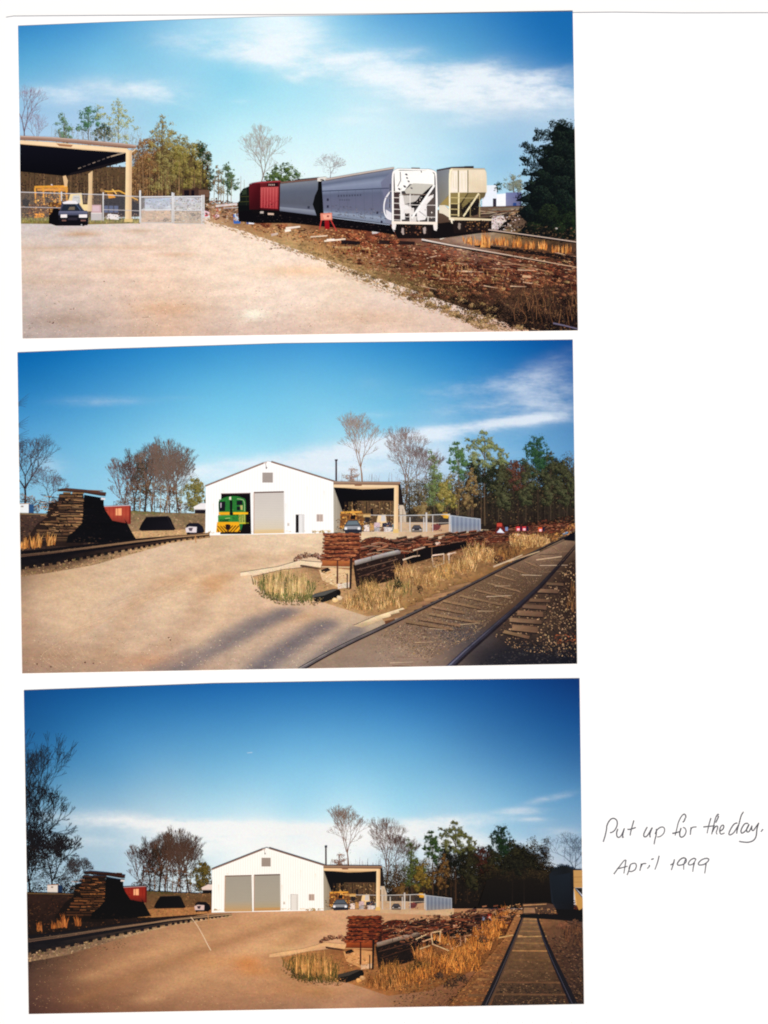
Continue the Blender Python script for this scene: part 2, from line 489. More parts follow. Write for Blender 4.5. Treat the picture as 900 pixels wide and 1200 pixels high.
for st in ([(32, 118), (28, 90), (10, 80), (-20, 110), (-48, 170), (-65, 240), (-82, 305)], [(-112, 283), (-70, 275), (-28, 262)],
           [(-2, 165), (14, 150), (26, 118)], [(-18, 225), (-32, 270), (-30, 312), (-8, 322), (20, 300), (34, 260), (22, 228), (0, 220)], 
           [(86, 218), (82, 260), (78, 298)], [(80, 262), (96, 222), (145, 214)],
           [(296, 120), (275, 190), (255, 282)], [(215, 215), (260, 210), (338, 202)],
           [(378, 88), (368, 82), (345, 120), (325, 200), (303, 293)], [(372, 95), (372, 115), (345, 170)], [(310, 270), (335, 220), (362, 205), (366, 230), (352, 270), (362, 294)],
           [(385, 262), (420, 240), (432, 210), (420, 195), (398, 215), (388, 260), (402, 290), (440, 278)],
           [(575, 172), (540, 185), (505, 235), (485, 285), (500, 298), (540, 270), (585, 195)], [(640, 55), (615, 95), (592, 180), (572, 250), (568, 286)],
           [(690, 178), (655, 180), (625, 220), (612, 260), (625, 280), (665, 250), (695, 195)], [(698, 185), (672, 240), (680, 268), (700, 262)],
           [(700, 262), (728, 205)], [(728, 200), (725, 240), (742, 252), (770, 215), (800, 172)], [(800, 170), (782, 230), (772, 310), (745, 355), (690, 376), (620, 372), (592, 366)],
           [(845, 238), (822, 266)]):
    pen(cap, wb(st))
dat = PW.part('handwritten_date', 'pen handwriting reading April 1999', 'pale')
for st in ([(172, 712), (225, 640), (280, 570), (304, 566)], [(300, 566), (290, 630), (278, 705)], [(205, 655), (255, 645), (318, 628)],
           [(345, 620), (332, 670), (312, 722)], [(330, 660), (350, 610), (395, 598), (410, 625), (395, 665), (360, 684), (335, 682)],
           [(462, 600), (455, 640), (446, 678)], [(456, 640), (475, 605), (515, 600)], [(548, 615), (545, 632), (524, 655)], [(566, 558), (594, 548)],
           [(650, 518), (632, 590), (605, 665)], [(812, 555), (798, 610), (778, 670)], [(768, 615), (790, 605), (810, 585)]):
    pen(dat, wa(st))
for st in ([(30, 548), (5, 540), (-30, 560), (-58, 600), (-45, 618), (0, 610), (32, 585), (34, 550), (12, 600), (8, 665)],
           [(140, 560), (118, 545), (80, 565), (58, 600), (70, 615), (105, 605), (136, 562)], [(122, 590), (110, 640), (104, 688)],
           [(275, 555), (250, 545), (200, 560), (165, 595), (172, 615), (220, 610), (262, 580), (275, 552)], [(245, 600), (238, 650), (230, 705)]):
    pen(dat, wb(st))
for i in range(15):
    mx_ = 474 + i*15 + (i*7) % 5; PW.part('perforation_mark', None, 'pale').fleck(mx_, 1198 + (i % 2)*.3, 1.1, .8, (232, 232, 230))
for mx_ in (55, 63, 80): PW.part('perforation_mark', None, 'pale').fleck(mx_, 1197.6, 1.2, .7, (236, 236, 234))
# ================================================================ prints
PRINT_T = 0.00024
def make_print(outline, label, place):
    cx = sum(p[0] for p in outline)/len(outline); cy = sum(p[1] for p in outline)/len(outline)
    root = slab('photo_print', [((x-cx)*U, (cy-y)*U) for x, y in outline], 0.0, PRINT_T, core_m, edge_m)
    root.location = ((cx-450)*U, (600-cy)*U, PAGE_T + 1e-6)
    tag(root, label, 'photo print', 'colour prints mounted down the left of the album page')
    return Sheet(root, (cx, cy), PRINT_T + 2e-6, outline)

def pts_smooth(P, k=4):
    out = []
    for i in range(len(P)-1):
        p0, p1, p2, p3 = P[max(i-1, 0)], P[i], P[i+1], P[min(i+2, len(P)-1)]
        for q in range(k):
            t = q/k
            out.append(tuple(.5*((2*p1[c]) + (-p0[c]+p2[c])*t + (2*p0[c]-5*p1[c]+4*p2[c]-p3[c])*t*t + (-p0[c]+3*p1[c]-3*p2[c]+p3[c])*t**3) for c in (0, 1)))
    return out + [P[-1]]

GREEN = [(38, 48, 26), (70, 92, 48), (110, 132, 72), (150, 165, 100)]
DKGREEN = [(10, 18, 16), (20, 34, 24), (38, 58, 36), (62, 84, 50)]
BROWN = [(48, 34, 24), (86, 66, 42), (126, 102, 64), (160, 138, 92)]
OLIVE = [(62, 52, 26), (104, 92, 42), (140, 126, 62), (170, 158, 92)]

def print_one():
    S = make_print([(21.5, 31), (120, 27), (320, 20), (671, 14), (677, 387.5), (27, 397)],
                   'topmost print, of hopper railcars beside a sandy yard and a dark conifer', 0)
    sky = S.part('sky', 'blue sky with thin white cloud', 'sky')
    sky.tone([(20, 12), (680, 12), (680, 290), (20, 290)],
        [(21, 31, (52, 134, 194)), (100, 28, (72, 150, 205)), (180, 35, (118, 185, 220)), (240, 34, (160, 212, 234)), (330, 26, (200, 236, 246)), (400, 22, (130, 194, 226)),
         (460, 22, (92, 164, 212)), (560, 22, (58, 134, 192)), (671, 18, (22, 104, 172)), (30, 80, (98, 172, 212)), (120, 75, (124, 192, 224)), (200, 80, (144, 204, 230)),
         (280, 85, (140, 208, 232)), (360, 80, (160, 218, 236)), (450, 70, (150, 205, 230)), (540, 70, (104, 172, 212)), (610, 58, (60, 132, 190)), (665, 70, (44, 118, 180)),
         (30, 130, (150, 192, 222)), (110, 130, (160, 198, 226)), (200, 140, (156, 210, 230)), (280, 140, (176, 226, 238)), (380, 140, (190, 232, 242)), (480, 130, (186, 222, 236)),
         (580, 130, (164, 200, 224)), (665, 130, (158, 194, 220)), (60, 180, (172, 206, 230)), (250, 190, (200, 236, 243)), (330, 200, (222, 244, 246)), (430, 190, (214, 240, 244)),
         (520, 180, (182, 222, 238)), (590, 190, (146, 194, 224)), (600, 215, (164, 206, 228)), (670, 210, (150, 190, 220)), (300, 240, (226, 240, 240))],
        clouds=[(140, 103, 150, 20, -2, .55), (60, 108, 90, 12, 2, .45), (185, 108, 90, 14, 8, .6), (90, 122, 130, 14, 3, .35), (200, 122, 60, 10, 12, .35), (330, 38, 90, 46, 0, .85), (250, 48, 130, 26, 4, .5),
                (300, 66, 200, 14, 6, .35), (420, 66, 90, 9, 0, .6), (400, 82, 160, 18, 4, .4), (510, 96, 170, 28, 0, .7), (600, 102, 130, 20, 6, .5), (655, 118, 80, 30, 0, .4),
                (560, 86, 60, 12, -28, .5), (640, 86, 70, 8, -10, .35), (480, 64, 50, 8, -15, .3), (345, 94, 24, 5, 20, .5), (355, 88, 12, 4, 5, .4), (283, 119, 24, 4, 0, .5), (418, 141, 70, 14, -3, .55),
                (428, 128, 40, 7, 10, .5), (520, 120, 120, 20, 4, .45), (550, 142, 70, 10, -4, .4), (540, 178, 110, 9, -5, .35), (460, 148, 60, 10, 0, .2), (540, 108, 200, 40, 3, .4), (360, 60, 180, 40, 4, .35), (620, 110, 120, 34, 0, .45), (470, 90, 160, 40, 6, .3)])
    # ---- trees on the skyline, back to front
    bare_tree(S, 'bare purplish tree cut off by the left edge', 29, 172, 58, .5, (96, 72, 76), (150, 142, 168), 1.8, 4, 7, .1)
    bare_tree(S, 'second bare branching tree behind the canopy', 46, 178, 40, .7, (110, 86, 88), (160, 150, 172), 1.1, 9, 6, -.1)
    leafy_tree(S, 'narrow pale green tree left of the others', 75, 172, 42, 20, [(52, 70, 52), (86, 112, 84), (120, 150, 112)], (98, 84, 70), 300, 1.0, 2, [(73, 138, 4), (75, 146, 6), (78, 154, 7), (73, 158, 6), (82, 162, 6)])
    leafy_tree(S, 'mid green tree with two rounded tops', 104, 178, 54, 26, [(30, 58, 44), (60, 98, 68), (98, 138, 96)], (96, 84, 66), 430, 1.0, 3, [(104, 128, 4), (100, 135, 6), (107, 136, 7), (97, 144, 6), (110, 146, 6), (103, 150, 7), (94, 150, 4), (113, 155, 4)])
    leafy_tree(S, 'tall thin yellow green tree', 139, 186, 70, 34, [(82, 84, 50), (128, 134, 82), (168, 172, 112), (186, 190, 140)], (104, 88, 64), 520, .9, 5,
               [(137, 121, 4), (134, 128, 4), (142, 130, 5), (138, 138, 6), (146, 136, 4), (132, 144, 4), (150, 146, 4), (140, 150, 6), (128, 138, 3), (119, 126, 3), (117, 136, 4), (122, 134, 3), (124, 146, 4), (155, 140, 3), (158, 150, 3), (136, 160, 7), (148, 162, 6)], 1.2)
    leafy_tree(S, 'small dark pine clump above the canopy roof', 122, 180, 30, 18, DKGREEN, (60, 48, 38), 280, .95, 6, [(117, 155, 5), (124, 152, 5), (121, 160, 6), (127, 158, 5), (115, 162, 4)])
    tw = S.part('low_trees', 'haze of bare twigs above the canopy roof', 'leaf')
    for i in range(230):
        R = tw.R; x = R.uniform(60, 166); y = R.uniform(148, 170) if x < 150 else R.uniform(150, 184)
        tw.stroke([(x, y+9), (x+R.uniform(-3, 3), y)], .3, R.choice([(140, 138, 132), (120, 112, 96), (164, 168, 166), (110, 108, 84), (150, 142, 116)]), .2)
    tw.scatter([(66, 156), (110, 150), (166, 148), (168, 190), (110, 172), (66, 168)], 150, .8, .7, [(120, 126, 92), (150, 152, 120), (104, 104, 78), (140, 128, 100)])
    # wood behind the yard
    wood = S.part('woods', 'brown spring woodland standing behind the yard', 'leaf')
    wood.vgrad([(24, 200), (60, 200), (110, 196), (158, 196), (166, 184), (176, 188), (184, 176), (192, 170), (200, 178), (212, 182), (222, 180), (232, 190), (240, 200), (244, 215), (247, 252), (24, 258)],
               [(150, (120, 104, 70)), (190, (96, 76, 52)), (225, (66, 46, 36)), (256, (84, 66, 48))])
    for i in range(60):
        R = wood.R; x = 158+i*1.48; f = (x-158)/88; top = 176+R.uniform(-10, 14)-12*math.sin(math.pi*min(f*1.15, 1))
        pal = R.choice([[(62, 40, 28), (108, 74, 48), (146, 108, 72)], [(44, 32, 24), (84, 62, 42), (124, 98, 64)]]) if f < .35 else R.choice([[(66, 54, 30), (108, 94, 50), (148, 136, 82)], [(50, 40, 26), (88, 74, 44), (122, 106, 66)], [(84, 78, 42), (130, 122, 66), (166, 156, 96)]])
        for k in range(4): wood.clump(x+R.uniform(-3, 3), top+8+k*15+R.uniform(-4, 4), R.uniform(3, 7), 30, [mixc(c_, (40, 28, 24), .14*k) for c_ in pal], .9, 1.1)
    for i in range(60):
        R = wood.R; x = R.uniform(160, 244); y = R.uniform(190, 236); wood.fleck(x, y, R.uniform(.8, 2.4), R.uniform(1.5, 5), jit((44, 32, 26), .3, R))
    for i in range(90):
        R = wood.R; x = R.uniform(24, 246); y1 = R.uniform(232, 250); y0 = R.uniform(176 if x > 160 else 200, 214)
        wood.stroke([(x, y1), (x+R.uniform(-1.5, 1.5), y0)], R.uniform(.4, 1.3), R.choice([(160, 124, 84), (118, 88, 62), (50, 36, 30), (38, 28, 26), (142, 112, 78)]), .3)
    wood.scatter([(24, 198), (155, 192), (155, 246), (24, 248)], 700, 1.5, 1.2, [(48, 34, 30), (86, 62, 44), (106, 80, 52), (60, 44, 36), (90, 74, 48), (38, 28, 28)])
    wood.scatter([(24, 215), (246, 215), (246, 250), (24, 252)], 500, 1.5, 1.2, [(46, 32, 28), (90, 64, 46), (30, 22, 24), (112, 86, 60)])
    leafy_tree(S, 'rust brown tree at the left of the wood', 168, 246, 86, 34, [(64, 40, 28), (116, 78, 46), (152, 112, 68), (166, 134, 90)], (88, 66, 48), 900, 1.05, 12,
               [(166, 170, 6), (174, 166, 7), (160, 178, 6), (170, 184, 9), (178, 178, 6), (162, 196, 9), (174, 200, 9), (158, 212, 8), (170, 218, 10), (160, 228, 8), (176, 228, 8)], 1.6)
    leafy_tree(S, 'tall olive tree, highest of the wood', 190, 248, 112, 46, [(72, 56, 30), (116, 98, 52), (150, 136, 78), (172, 164, 104)], (92, 72, 50), 1300, 1.0, 13,
               [(190, 142, 5), (186, 150, 6), (196, 150, 6), (182, 158, 6), (202, 156, 6), (192, 162, 8), (180, 170, 7), (204, 168, 8), (194, 176, 9), (184, 186, 8), (206, 184, 9), (196, 196, 9), (186, 206, 9), (202, 206, 8), (192, 220, 9), (180, 222, 7), (202, 226, 8)], 1.7)
    leafy_tree(S, 'broad olive green tree at the right of the wood', 222, 246, 82, 46, OLIVE, (86, 70, 44), 1250, 1.0, 14,
               [(216, 164, 6), (224, 170, 8), (212, 174, 8), (230, 180, 8), (218, 186, 10), (234, 192, 7), (210, 194, 9), (226, 202, 9), (238, 206, 6), (214, 210, 9), (230, 216, 8), (242, 214, 5), (222, 222, 7)], 1.6)
    for i in range(46):
        R = wood.R; x = R.uniform(160, 244); y = R.uniform(176, 232); wood.clump(x, y, R.uniform(1.5, 3.5), 9, [(30, 22, 20), (56, 42, 30), (84, 66, 42)], .9, 1.3)
    for i in range(70):
        R = wood.R; x = R.uniform(158, 246); y1 = R.uniform(225, 246)
        wood.stroke([(x, y1), (x+R.uniform(-3, 3), y1-R.uniform(15, 50))], R.uniform(.35, .8), R.choice([(70, 50, 36), (56, 42, 30), (150, 118, 84)]), .25)
    leafy_tree(S, 'dark pine rising behind the wood', 238, 240, 72, 20, DKGREEN, (52, 44, 34), 260, .95, 16, [(234, 171, 4), (239, 175, 5), (235, 181, 4), (243, 183, 4), (240, 190, 4), (246, 187, 2.5), (247, 204, 5), (249, 214, 5), (247, 222, 5)])
    leafy_tree(S, 'thin brown tree beside the second pine', 256, 240, 46, 14, BROWN, (112, 92, 70), 220, .8, 17, None, 1.0)
    leafy_tree(S, 'dark green pine between the wood and the railcars', 267, 240, 50, 22, [(22, 36, 30), (44, 64, 48), (80, 100, 66), (112, 128, 86)], (96, 76, 56), 420, 1.0, 18,
               [(265, 194, 3.5), (268, 199, 4.5), (264, 203, 4), (271, 205, 5), (266, 210, 5), (274, 213, 5), (269, 218, 5), (276, 221, 4), (267, 224, 4), (262, 214, 3)], 1.3)
    for x in (251, 259, 262, 271, 282, 286):
        wood.stroke([(x, 240), (x+.5, 205+x % 7)], .7, (140, 116, 92), .4)
    bare_tree(S, 'tall bare grey tree behind the red boxcar', 305.5, 224, 62, .44, (128, 114, 100), (176, 176, 172), 1.9, 23, 8, 0, haze=130, hazecol=(176, 184, 184))
    leafy_tree(S, 'broad dark evergreen tree above the railcars', 330, 222, 32, 42, [(16, 26, 18), (34, 54, 30), (66, 88, 44), (104, 122, 66)], (60, 48, 36), 650, 1.1, 21,
               [(331, 197, 5), (323, 199, 5), (339, 199, 6), (316, 205, 6), (328, 205, 8), (342, 205, 7), (346, 208, 4), (336, 211, 7), (318, 211, 5), (324, 212, 6)], 1.4)
    bare_tree(S, 'small twiggy bare tree above the far hopper car', 387, 212, 27, .95, (120, 108, 108), (176, 172, 176), 1.0, 27, 7, 0, haze=120, hazecol=(168, 166, 172))
    # ---- far right: white buildings, trees
    fb = S.part('white_building', 'white low building behind the tan hopper car', 'paint')
    fb.poly([(565, 217.5), (582, 217.5), (582, 244), (565, 246)], (232, 238, 246)); fb.poly([(582, 228), (592.5, 227), (592.5, 244), (582, 244)], (244, 247, 250))
    w = fb.sub('shaded_wall', 'wall in blue shade'); w.poly([(592.5, 226), (611, 225.5), (611, 243), (592.5, 244)], [(120, 128, 172), (90, 96, 140), (92, 96, 132), (128, 130, 160)])
    w = fb.sub('door', 'dark doorway'); w.rect(577.5, 233, 581.5, 244, (48, 44, 58))
    w.rect(601, 238, 605, 243, (40, 70, 130))
    leafy_tree(S, 'small dark tree behind the white building', 583, 226, 13, 8, DKGREEN, (40, 34, 30), 70, .8, 31, [(583, 215, 3), (585, 219, 3.5), (582, 222, 2.5)])
    leafy_tree(S, 'round grey olive tree left of the conifer', 602, 226, 20, 22, [(78, 84, 78), (112, 118, 102), (142, 146, 122)], (90, 84, 74), 330, .9, 32, [(600, 211, 5), (606, 211, 5), (595, 216, 5), (602, 218, 6), (609, 217, 5), (596, 222, 4), (607, 223, 4)])
    # ---- ground
    gr = S.part('yard_ground', 'pale sandy gravel yard', 'earth')
    gr.tone([(20, 262), (245, 255), (330, 256), (680, 262), (680, 402), (20, 402)],
        [(30, 265, (203, 194, 190)), (100, 266, (210, 198, 192)), (180, 262, (227, 208, 194)), (250, 262, (233, 212, 192)), (300, 280, (241, 220, 198)),
         (30, 300, (219, 196, 178)), (130, 300, (233, 208, 188)), (250, 300, (243, 220, 198)), (350, 310, (243, 220, 200)), (420, 335, (233, 210, 186)),
         (30, 345, (205, 186, 174)), (130, 345, (219, 194, 176)), (250, 345, (231, 206, 184)), (350, 345, (241, 220, 200)), (440, 355, (231, 208, 190)), (500, 368, (227, 204, 188)),
         (40, 390, (183, 166, 158)), (130, 388, (197, 174, 160)), (200, 385, (213, 180, 156)), (250, 388, (211, 184, 166)), (350, 386, (221, 194, 176)), (480, 384, (225, 198, 178)), (560, 386, (217, 188, 168))],
        blots=[(297, 369, 15, 6, (255, 250, 228), .95), (195, 362, 40, 8, (206, 150, 104), .35), (350, 318, 45, 7, (226, 170, 112), .38), (95, 274, 22, 3, (186, 132, 82), .6), (162, 272, 22, 2.2, (176, 140, 106), .55),
               (205, 299, 26, 2.5, (196, 150, 110), .4), (60, 292, 45, 2.5, (196, 156, 118), .4), (60, 330, 40, 4, (190, 160, 132), .4), (80, 375, 40, 8, (160, 132, 112), .45), (150, 290, 60, 3, (206, 164, 124), .35),
               (130, 318, 50, 3, (214, 174, 138), .4), (440, 372, 60, 10, (206, 160, 120), .3)])
    yard = [(26, 268), (240, 266), (300, 290), (380, 322), (440, 350), (540, 384), (540, 390), (28, 394)]
    gr.scatter(yard, 900, 1.3, .45, [(196, 158, 124), (240, 214, 184), (214, 174, 136), (176, 138, 108), (246, 224, 198)], 0, .2, .05, (262, .35))
    gr.scatter([(26, 330), (300, 335), (500, 386), (28, 394)], 260, .9, .6, [(126, 98, 78), (246, 228, 206), (160, 124, 96), (226, 196, 166)], 0, .5, .1)
    for x, y, a, b in [(61, 378, 2.2, 1.2), (38, 379, 1, .7), (35, 385, .8, .8), (123, 330, 1.2, .7), (158, 330, 1, .6), (318, 292, 3, .8), (326, 291, 4, .9), (322, 288, 2, .7), (216, 357, 2, .4), (172, 372, 6, .35), (84, 362, 3, .7), (66, 356, 2, .5)]:
        for _ in range(4): gr.fleck(x+gr.R.uniform(-1, 1)*a, y+gr.R.uniform(-1, 1)*b, a*.5, b*.6, jit((104, 70, 52), .2, gr.R))
    # ---- grass strip, things beneath the canopy
    gs = S.part('grass_strip', 'strip of rough green grass along the fence', 'brush')
    gs.poly([(24, 256), (60, 254.5), (165, 257), (165, 262), (100, 263.5), (24, 262.5)], (132, 116, 66))
    gs.blades([(24, 257), (165, 257), (165, 262.5), (24, 262.5)], 420, 4.0, .9, [(118, 124, 54), (150, 142, 78), (96, 100, 44), (172, 152, 96)])
    pan = S.part('yard_litter', 'pale sheets and scrap piled inside the fence', 'scrap')
    pan.rect(166, 247, 200, 261, (214, 178, 142)); pan.rect(200, 248, 238, 262, (196, 170, 140))
    pan.vgrad([(170, 233), (201, 232), (201, 247), (170, 247.5)], [(232, (160, 176, 200)), (247, (196, 200, 206))]); pan.vgrad([(203, 232), (238, 230), (238, 247), (203, 247)], [(231, (180, 186, 196)), (246, (206, 204, 200))])
    pan.scatter([(168, 247), (238, 247), (238, 261), (168, 261)], 60, 1.6, .8, [(150, 112, 84), (110, 84, 66), (226, 196, 164)]); pan.scatter([(168, 233), (238, 232), (238, 247), (168, 247)], 40, 2, .8, [(120, 128, 140), (206, 208, 212), (90, 84, 80)])
    pan.scatter([(200, 234), (238, 232), (238, 260), (200, 259)], 90, 2, 1, [(120, 92, 70), (90, 70, 56), (180, 150, 120), (200, 196, 190)])
    for x, y in ((195, 258), (206, 258), (228, 252)): pan.clump(x, y, 4, 24, BROWN, 1.0, .4)
    shed = S.part('dark_shed', 'small dark brown shed at the foot of the wood', 'timber')
    shed.poly([(214, 223), (231, 220.5), (246, 224), (246, 232), (214, 232)], (74, 52, 44)); shed.rect(233, 223, 246, 231, (112, 84, 68))
    q = shed.sub('window', 'black window opening'); q.rect(216, 223.5, 222, 230.5, (24, 18, 24)); q.rect(224.5, 223.5, 228, 230.5, (20, 14, 22))
    m = S.part('yellow_grader', 'yellow earth mover parked under the canopy', 'scrap')
    m.poly([(32, 240), (80, 238), (80, 250), (34, 252)], (104, 66, 38))
    m.poly([(41, 218.3), (79.5, 217.5), (79.5, 220.3), (41, 221)], (226, 158, 62)); m.poly([(44, 221.5), (80, 220.5), (80, 225), (44, 224)], (214, 148, 78))
    for x in (41.5, 51, 70, 78): m.stroke([(x, 221), (x+1.2, 240)], 2.2, (224, 160, 66), 1.6)
    m.scatter([(42, 225), (80, 225), (80, 244), (38, 244)], 130, 2, 1.2, [(208, 140, 56), (150, 92, 40), (60, 40, 32), (236, 176, 90), (84, 56, 44)])
    m.poly([(40, 251), (52, 250), (53, 255), (41, 256)], (224, 148, 50)); m.scatter([(26, 238), (80, 242), (80, 254), (26, 256)], 140, 1.6, 1.1, [(120, 80, 46), (50, 34, 30), (196, 148, 84), (30, 24, 28)])
    wh = m.sub('wheel', 'black tyre'); 
    for x in (31, 66): wh.fleck(x, 248 if x > 40 else 238, 5, 6, (22, 18, 20), 0, 12)
    lt = m.sub('beacon', 'white beacon on the roof'); lt.fleck(61, 217, 1.4, 1.2, (244, 236, 220), 0, 8)
    tr = S.part('cream_truck', 'cream truck cab parked under the canopy', 'paint')
    tr.poly([(83, 227.5), (96, 226.5), (97.5, 240), (103, 240), (107, 247), (78, 248), (80, 237)], (240, 216, 160)); tr.poly([(86, 229.5), (94, 229), (94.5, 238.5), (84, 239)], (206, 206, 204)); tr.stroke([(87, 232), (93, 232), (93, 237)], .7, (150, 148, 152))
    bl = S.part('stacked_crates', 'pink and white crates beside the rear post', 'paint')
    bl.rect(107.5, 240.5, 119, 250, (204, 168, 170)); bl.rect(107, 250, 120, 258.5, (196, 190, 188)); bl.rect(109, 242, 117, 248, (220, 190, 196)); bl.stroke([(107, 250.2), (120, 250.2)], 1, (236, 226, 220))
    dm = S.part('black_trailer', 'black covered trailer under a yellow digger arm', 'paint')
    dm.poly([(122, 234), (140, 231), (148, 232), (164, 240), (163, 252), (150, 255), (122, 249)], (26, 22, 32)); dm.rect(122.5, 241.5, 139, 249.5, (84, 96, 128)); dm.poly([(127, 251), (139, 252), (139.5, 258), (125, 257)], (236, 230, 226))
    for x in (127, 133): dm.rect(x, 241, x+1.2, 250, (38, 38, 54))
    dm.scatter([(122, 250), (162, 250), (162, 258), (122, 258)], 40, 1.5, 1, [(40, 30, 34), (160, 130, 110), (214, 200, 190), (90, 60, 50)])
    ya = S.part('digger_arm', 'yellow digger arm above the black trailer', 'paint')
    ya.stroke([(119, 224), (128, 225), (140, 224), (148, 228), (162, 235)], 2.0, (222, 168, 72), 1.4); ya.poly([(126, 227), (133, 228), (136, 232), (128, 233)], (232, 156, 40)); ya.stroke([(132, 222), (137, 228)], 1.3, (238, 190, 110)); ya.stroke([(118, 222), (123, 226)], 3, (150, 116, 76))
    # ---- open canopy
    c = S.part('open_canopy', 'open steel canopy with cream posts at the left', 'paint')
    c.vgrad([(24, 169), (60, 172), (100, 176), (148, 180), (148, 190), (95, 203.5), (78, 207), (24, 201.5)], [(168, (14, 14, 24)), (206, (6, 6, 12))])
    c.poly([(78, 207), (95, 203.5), (148, 190), (148, 187), (100, 199), (84, 203)], (24, 20, 24))
    for t in range(9):
        x = 92+t*5.6; c.stroke([(x, 198-t*2.1), (x+3.4, 196.8-t*2.1)], .9, (96, 84, 80) if t % 3 else (150, 132, 116))
    c.stroke([(130, 184), (146, 179.6)], 1.2, (180, 158, 132))
    p = c.sub('post', 'cream rear post'); p.poly([(104, 204), (109, 200.5), (108, 248), (102.5, 248), (104.2, 222)], [(232, 200, 152), (214, 180, 136), (214, 182, 138), (240, 212, 166), (236, 206, 158)])
    p = c.sub('post', 'thin far post'); p.poly([(74, 207), (77.5, 206), (80, 212), (79, 219), (76, 219)], (222, 186, 140))
    b = c.sub('beam', 'cream front beam'); b.poly([(24, 164.8), (60, 167), (100, 170.5), (149, 174.5), (153, 177.4), (148, 179.6), (100, 176.2), (60, 172.5), (24, 169.4)], (244, 214, 172))
    b.poly([(66, 168.6), (86, 170.4), (84, 173), (70, 171.8)], (170, 120, 84)); b.stroke([(24, 169.2), (148, 179.4)], .6, (206, 168, 126))
    r = c.sub('roof_edge', 'brown metal roof edge'); r.poly([(24, 159.5), (60, 161), (100, 164.6), (150, 169), (160.5, 171), (160, 174.2), (150, 174.4), (100, 169.6), (60, 166), (24, 164.4)], [(176, 148, 132)]*5 + [(132, 92, 72)]*5)
    r.stroke([(24, 160), (60, 161.4), (100, 165), (150, 169.4), (160, 171.4)], .8, (208, 184, 170))
    b2 = c.sub('brace', 'small cream brace at the corner'); b2.stroke([(153, 180), (159, 175.5)], 1.2, (232, 210, 180))
    p = c.sub('post', 'cream front post'); p.poly([(148, 176.5), (155, 176.5), (154.5, 259), (147, 259)], [(250, 224, 178), (228, 192, 146), (226, 188, 140), (246, 218, 170)])
    p.poly([(152.2, 178), (155, 177), (154.5, 259), (151.6, 259)], (220, 186, 144)); p.poly([(146, 257), (156, 257), (156, 260.5), (146, 260.5)], (226, 196, 124))  # darker right strip paints the shading on the front post
    # ---- chain link fence
    f = S.part('chain_link_fence', 'grey chain link fence across the back of the yard', 'pale')
    for (xa, ya, xb, yb) in ((24, 225.5, 72, 227), (72, 227, 121, 228.5), (121, 228.5, 165, 231)): f.stroke([(xa, ya), (xb, yb)], .9, (206, 202, 204))
    for (xa, ya, xb, yb) in ((24, 243, 72, 244), (121, 246, 165, 247.5), (72, 244, 76, 244)): f.stroke([(xa, ya), (xb, yb)], .7, (196, 190, 190))
    for i in range(90):
        x = 24+i*1.57; y = 226+(x-24)*.035
        if 58 < x < 104: f.stroke([(x, y), (x, y+10)], .16, (190, 186, 186))
        else: f.stroke([(x, y), (x, y+32)], .16, (184, 180, 180))
    g = f.sub('gate_panel', 'two gate panels of mesh')
    for xa, xb, y0, y1 in ((166, 202, 231.2, 261.5), (204, 238, 231, 262.5)):
        k = int((xb-xa)/1.15)
        for i in range(k): g.stroke([(xa+i*1.15, y0), (xa+i*1.15, y1)], .22, (206, 206, 208))
        for i in range(24): g.stroke([(xa, y0+i*1.28), (xb, y0+i*1.28)], .17, (204, 204, 206))
        g.stroke([(xa, y0), (xb, y0-.4)], 1.3, (226, 226, 228)); g.stroke([(xa, (y0+y1)/2), (xb, (y0+y1)/2)], 1.1, (222, 222, 224)); g.stroke([(xa, y1), (xb, y1)], .9, (206, 200, 196))
    for x, y0, y1, ww in ((72.5, 225, 236, 1.3), (121.3, 226, 259, 1.3), (164.6, 223.5, 261.5, 2.0), (202.2, 226, 261.5, 1.7), (204, 226.5, 262, 1.2), (237, 229, 263, 1.6), (239.2, 229, 263.5, 1.5)):
        q = f.sub('fence_post'); q.stroke([(x, y0), (x, y1)], ww, (226, 226, 226), ww, (204, 202, 200))
    # ---- saloon car
    k = S.part('parked_car', 'dark saloon car with a pale roof beside the fence', 'paint')
    k.poly([(57.5, 262), (58, 254), (64, 246), (70, 246), (104, 252), (104, 263), (99, 265), (66, 265)], (10, 9, 14))  # black base patch paints the shadow left of the car
    k.poly([(73, 237.2), (80, 235.6), (89, 235.8), (92.5, 238), (98, 246), (103, 250), (103.5, 262), (70, 263), (69, 250), (71, 246)], (62, 66, 88))
    k.quad((69.5, 248), (103, 248), (103, 252.5), (69, 252.5), [(0, (112, 116, 140)), (.5, (84, 88, 112)), (1, (70, 72, 92))])
    k.poly([(69, 252.6), (103.4, 252.6), (103.4, 258), (69, 258)], (22, 22, 32)); k.poly([(69, 258), (103.4, 258), (103, 264.5), (70, 264.5)], (12, 12, 18))
    q = k.sub('roof', 'pale roof'); q.poly([(73.4, 237.6), (80, 235.6), (89, 235.8), (92.3, 238.2), (91, 239.4), (75, 239.4)], (238, 234, 236))
    q = k.sub('windscreen', 'dark windscreen'); q.poly([(75, 239.6), (91.4, 239.4), (97, 247.4), (71.6, 247.6)], (34, 40, 52)); q.poly([(82, 243), (88, 242.6), (88, 246.4), (80, 246.4)], (112, 100, 84)); q.stroke([(89.5, 239.5), (95, 247)], .7, (86, 106, 140))
    for x0, x1 in ((71.5, 79), (93, 102.5)): q = k.sub('headlight', 'bright rectangular headlight'); q.poly([(x0, 251.8), (x1, 251.6), (x1, 255.4), (x0, 255.4)], (244, 236, 234)); 
    q = k.sub('number_plate', 'dark plate in the bumper'); q.rect(80, 255.5, 91, 258.4, (44, 40, 50)); q.rect(73, 258, 78, 259.6, (120, 86, 78)); q.rect(95, 258, 101, 259.6, (130, 92, 84))
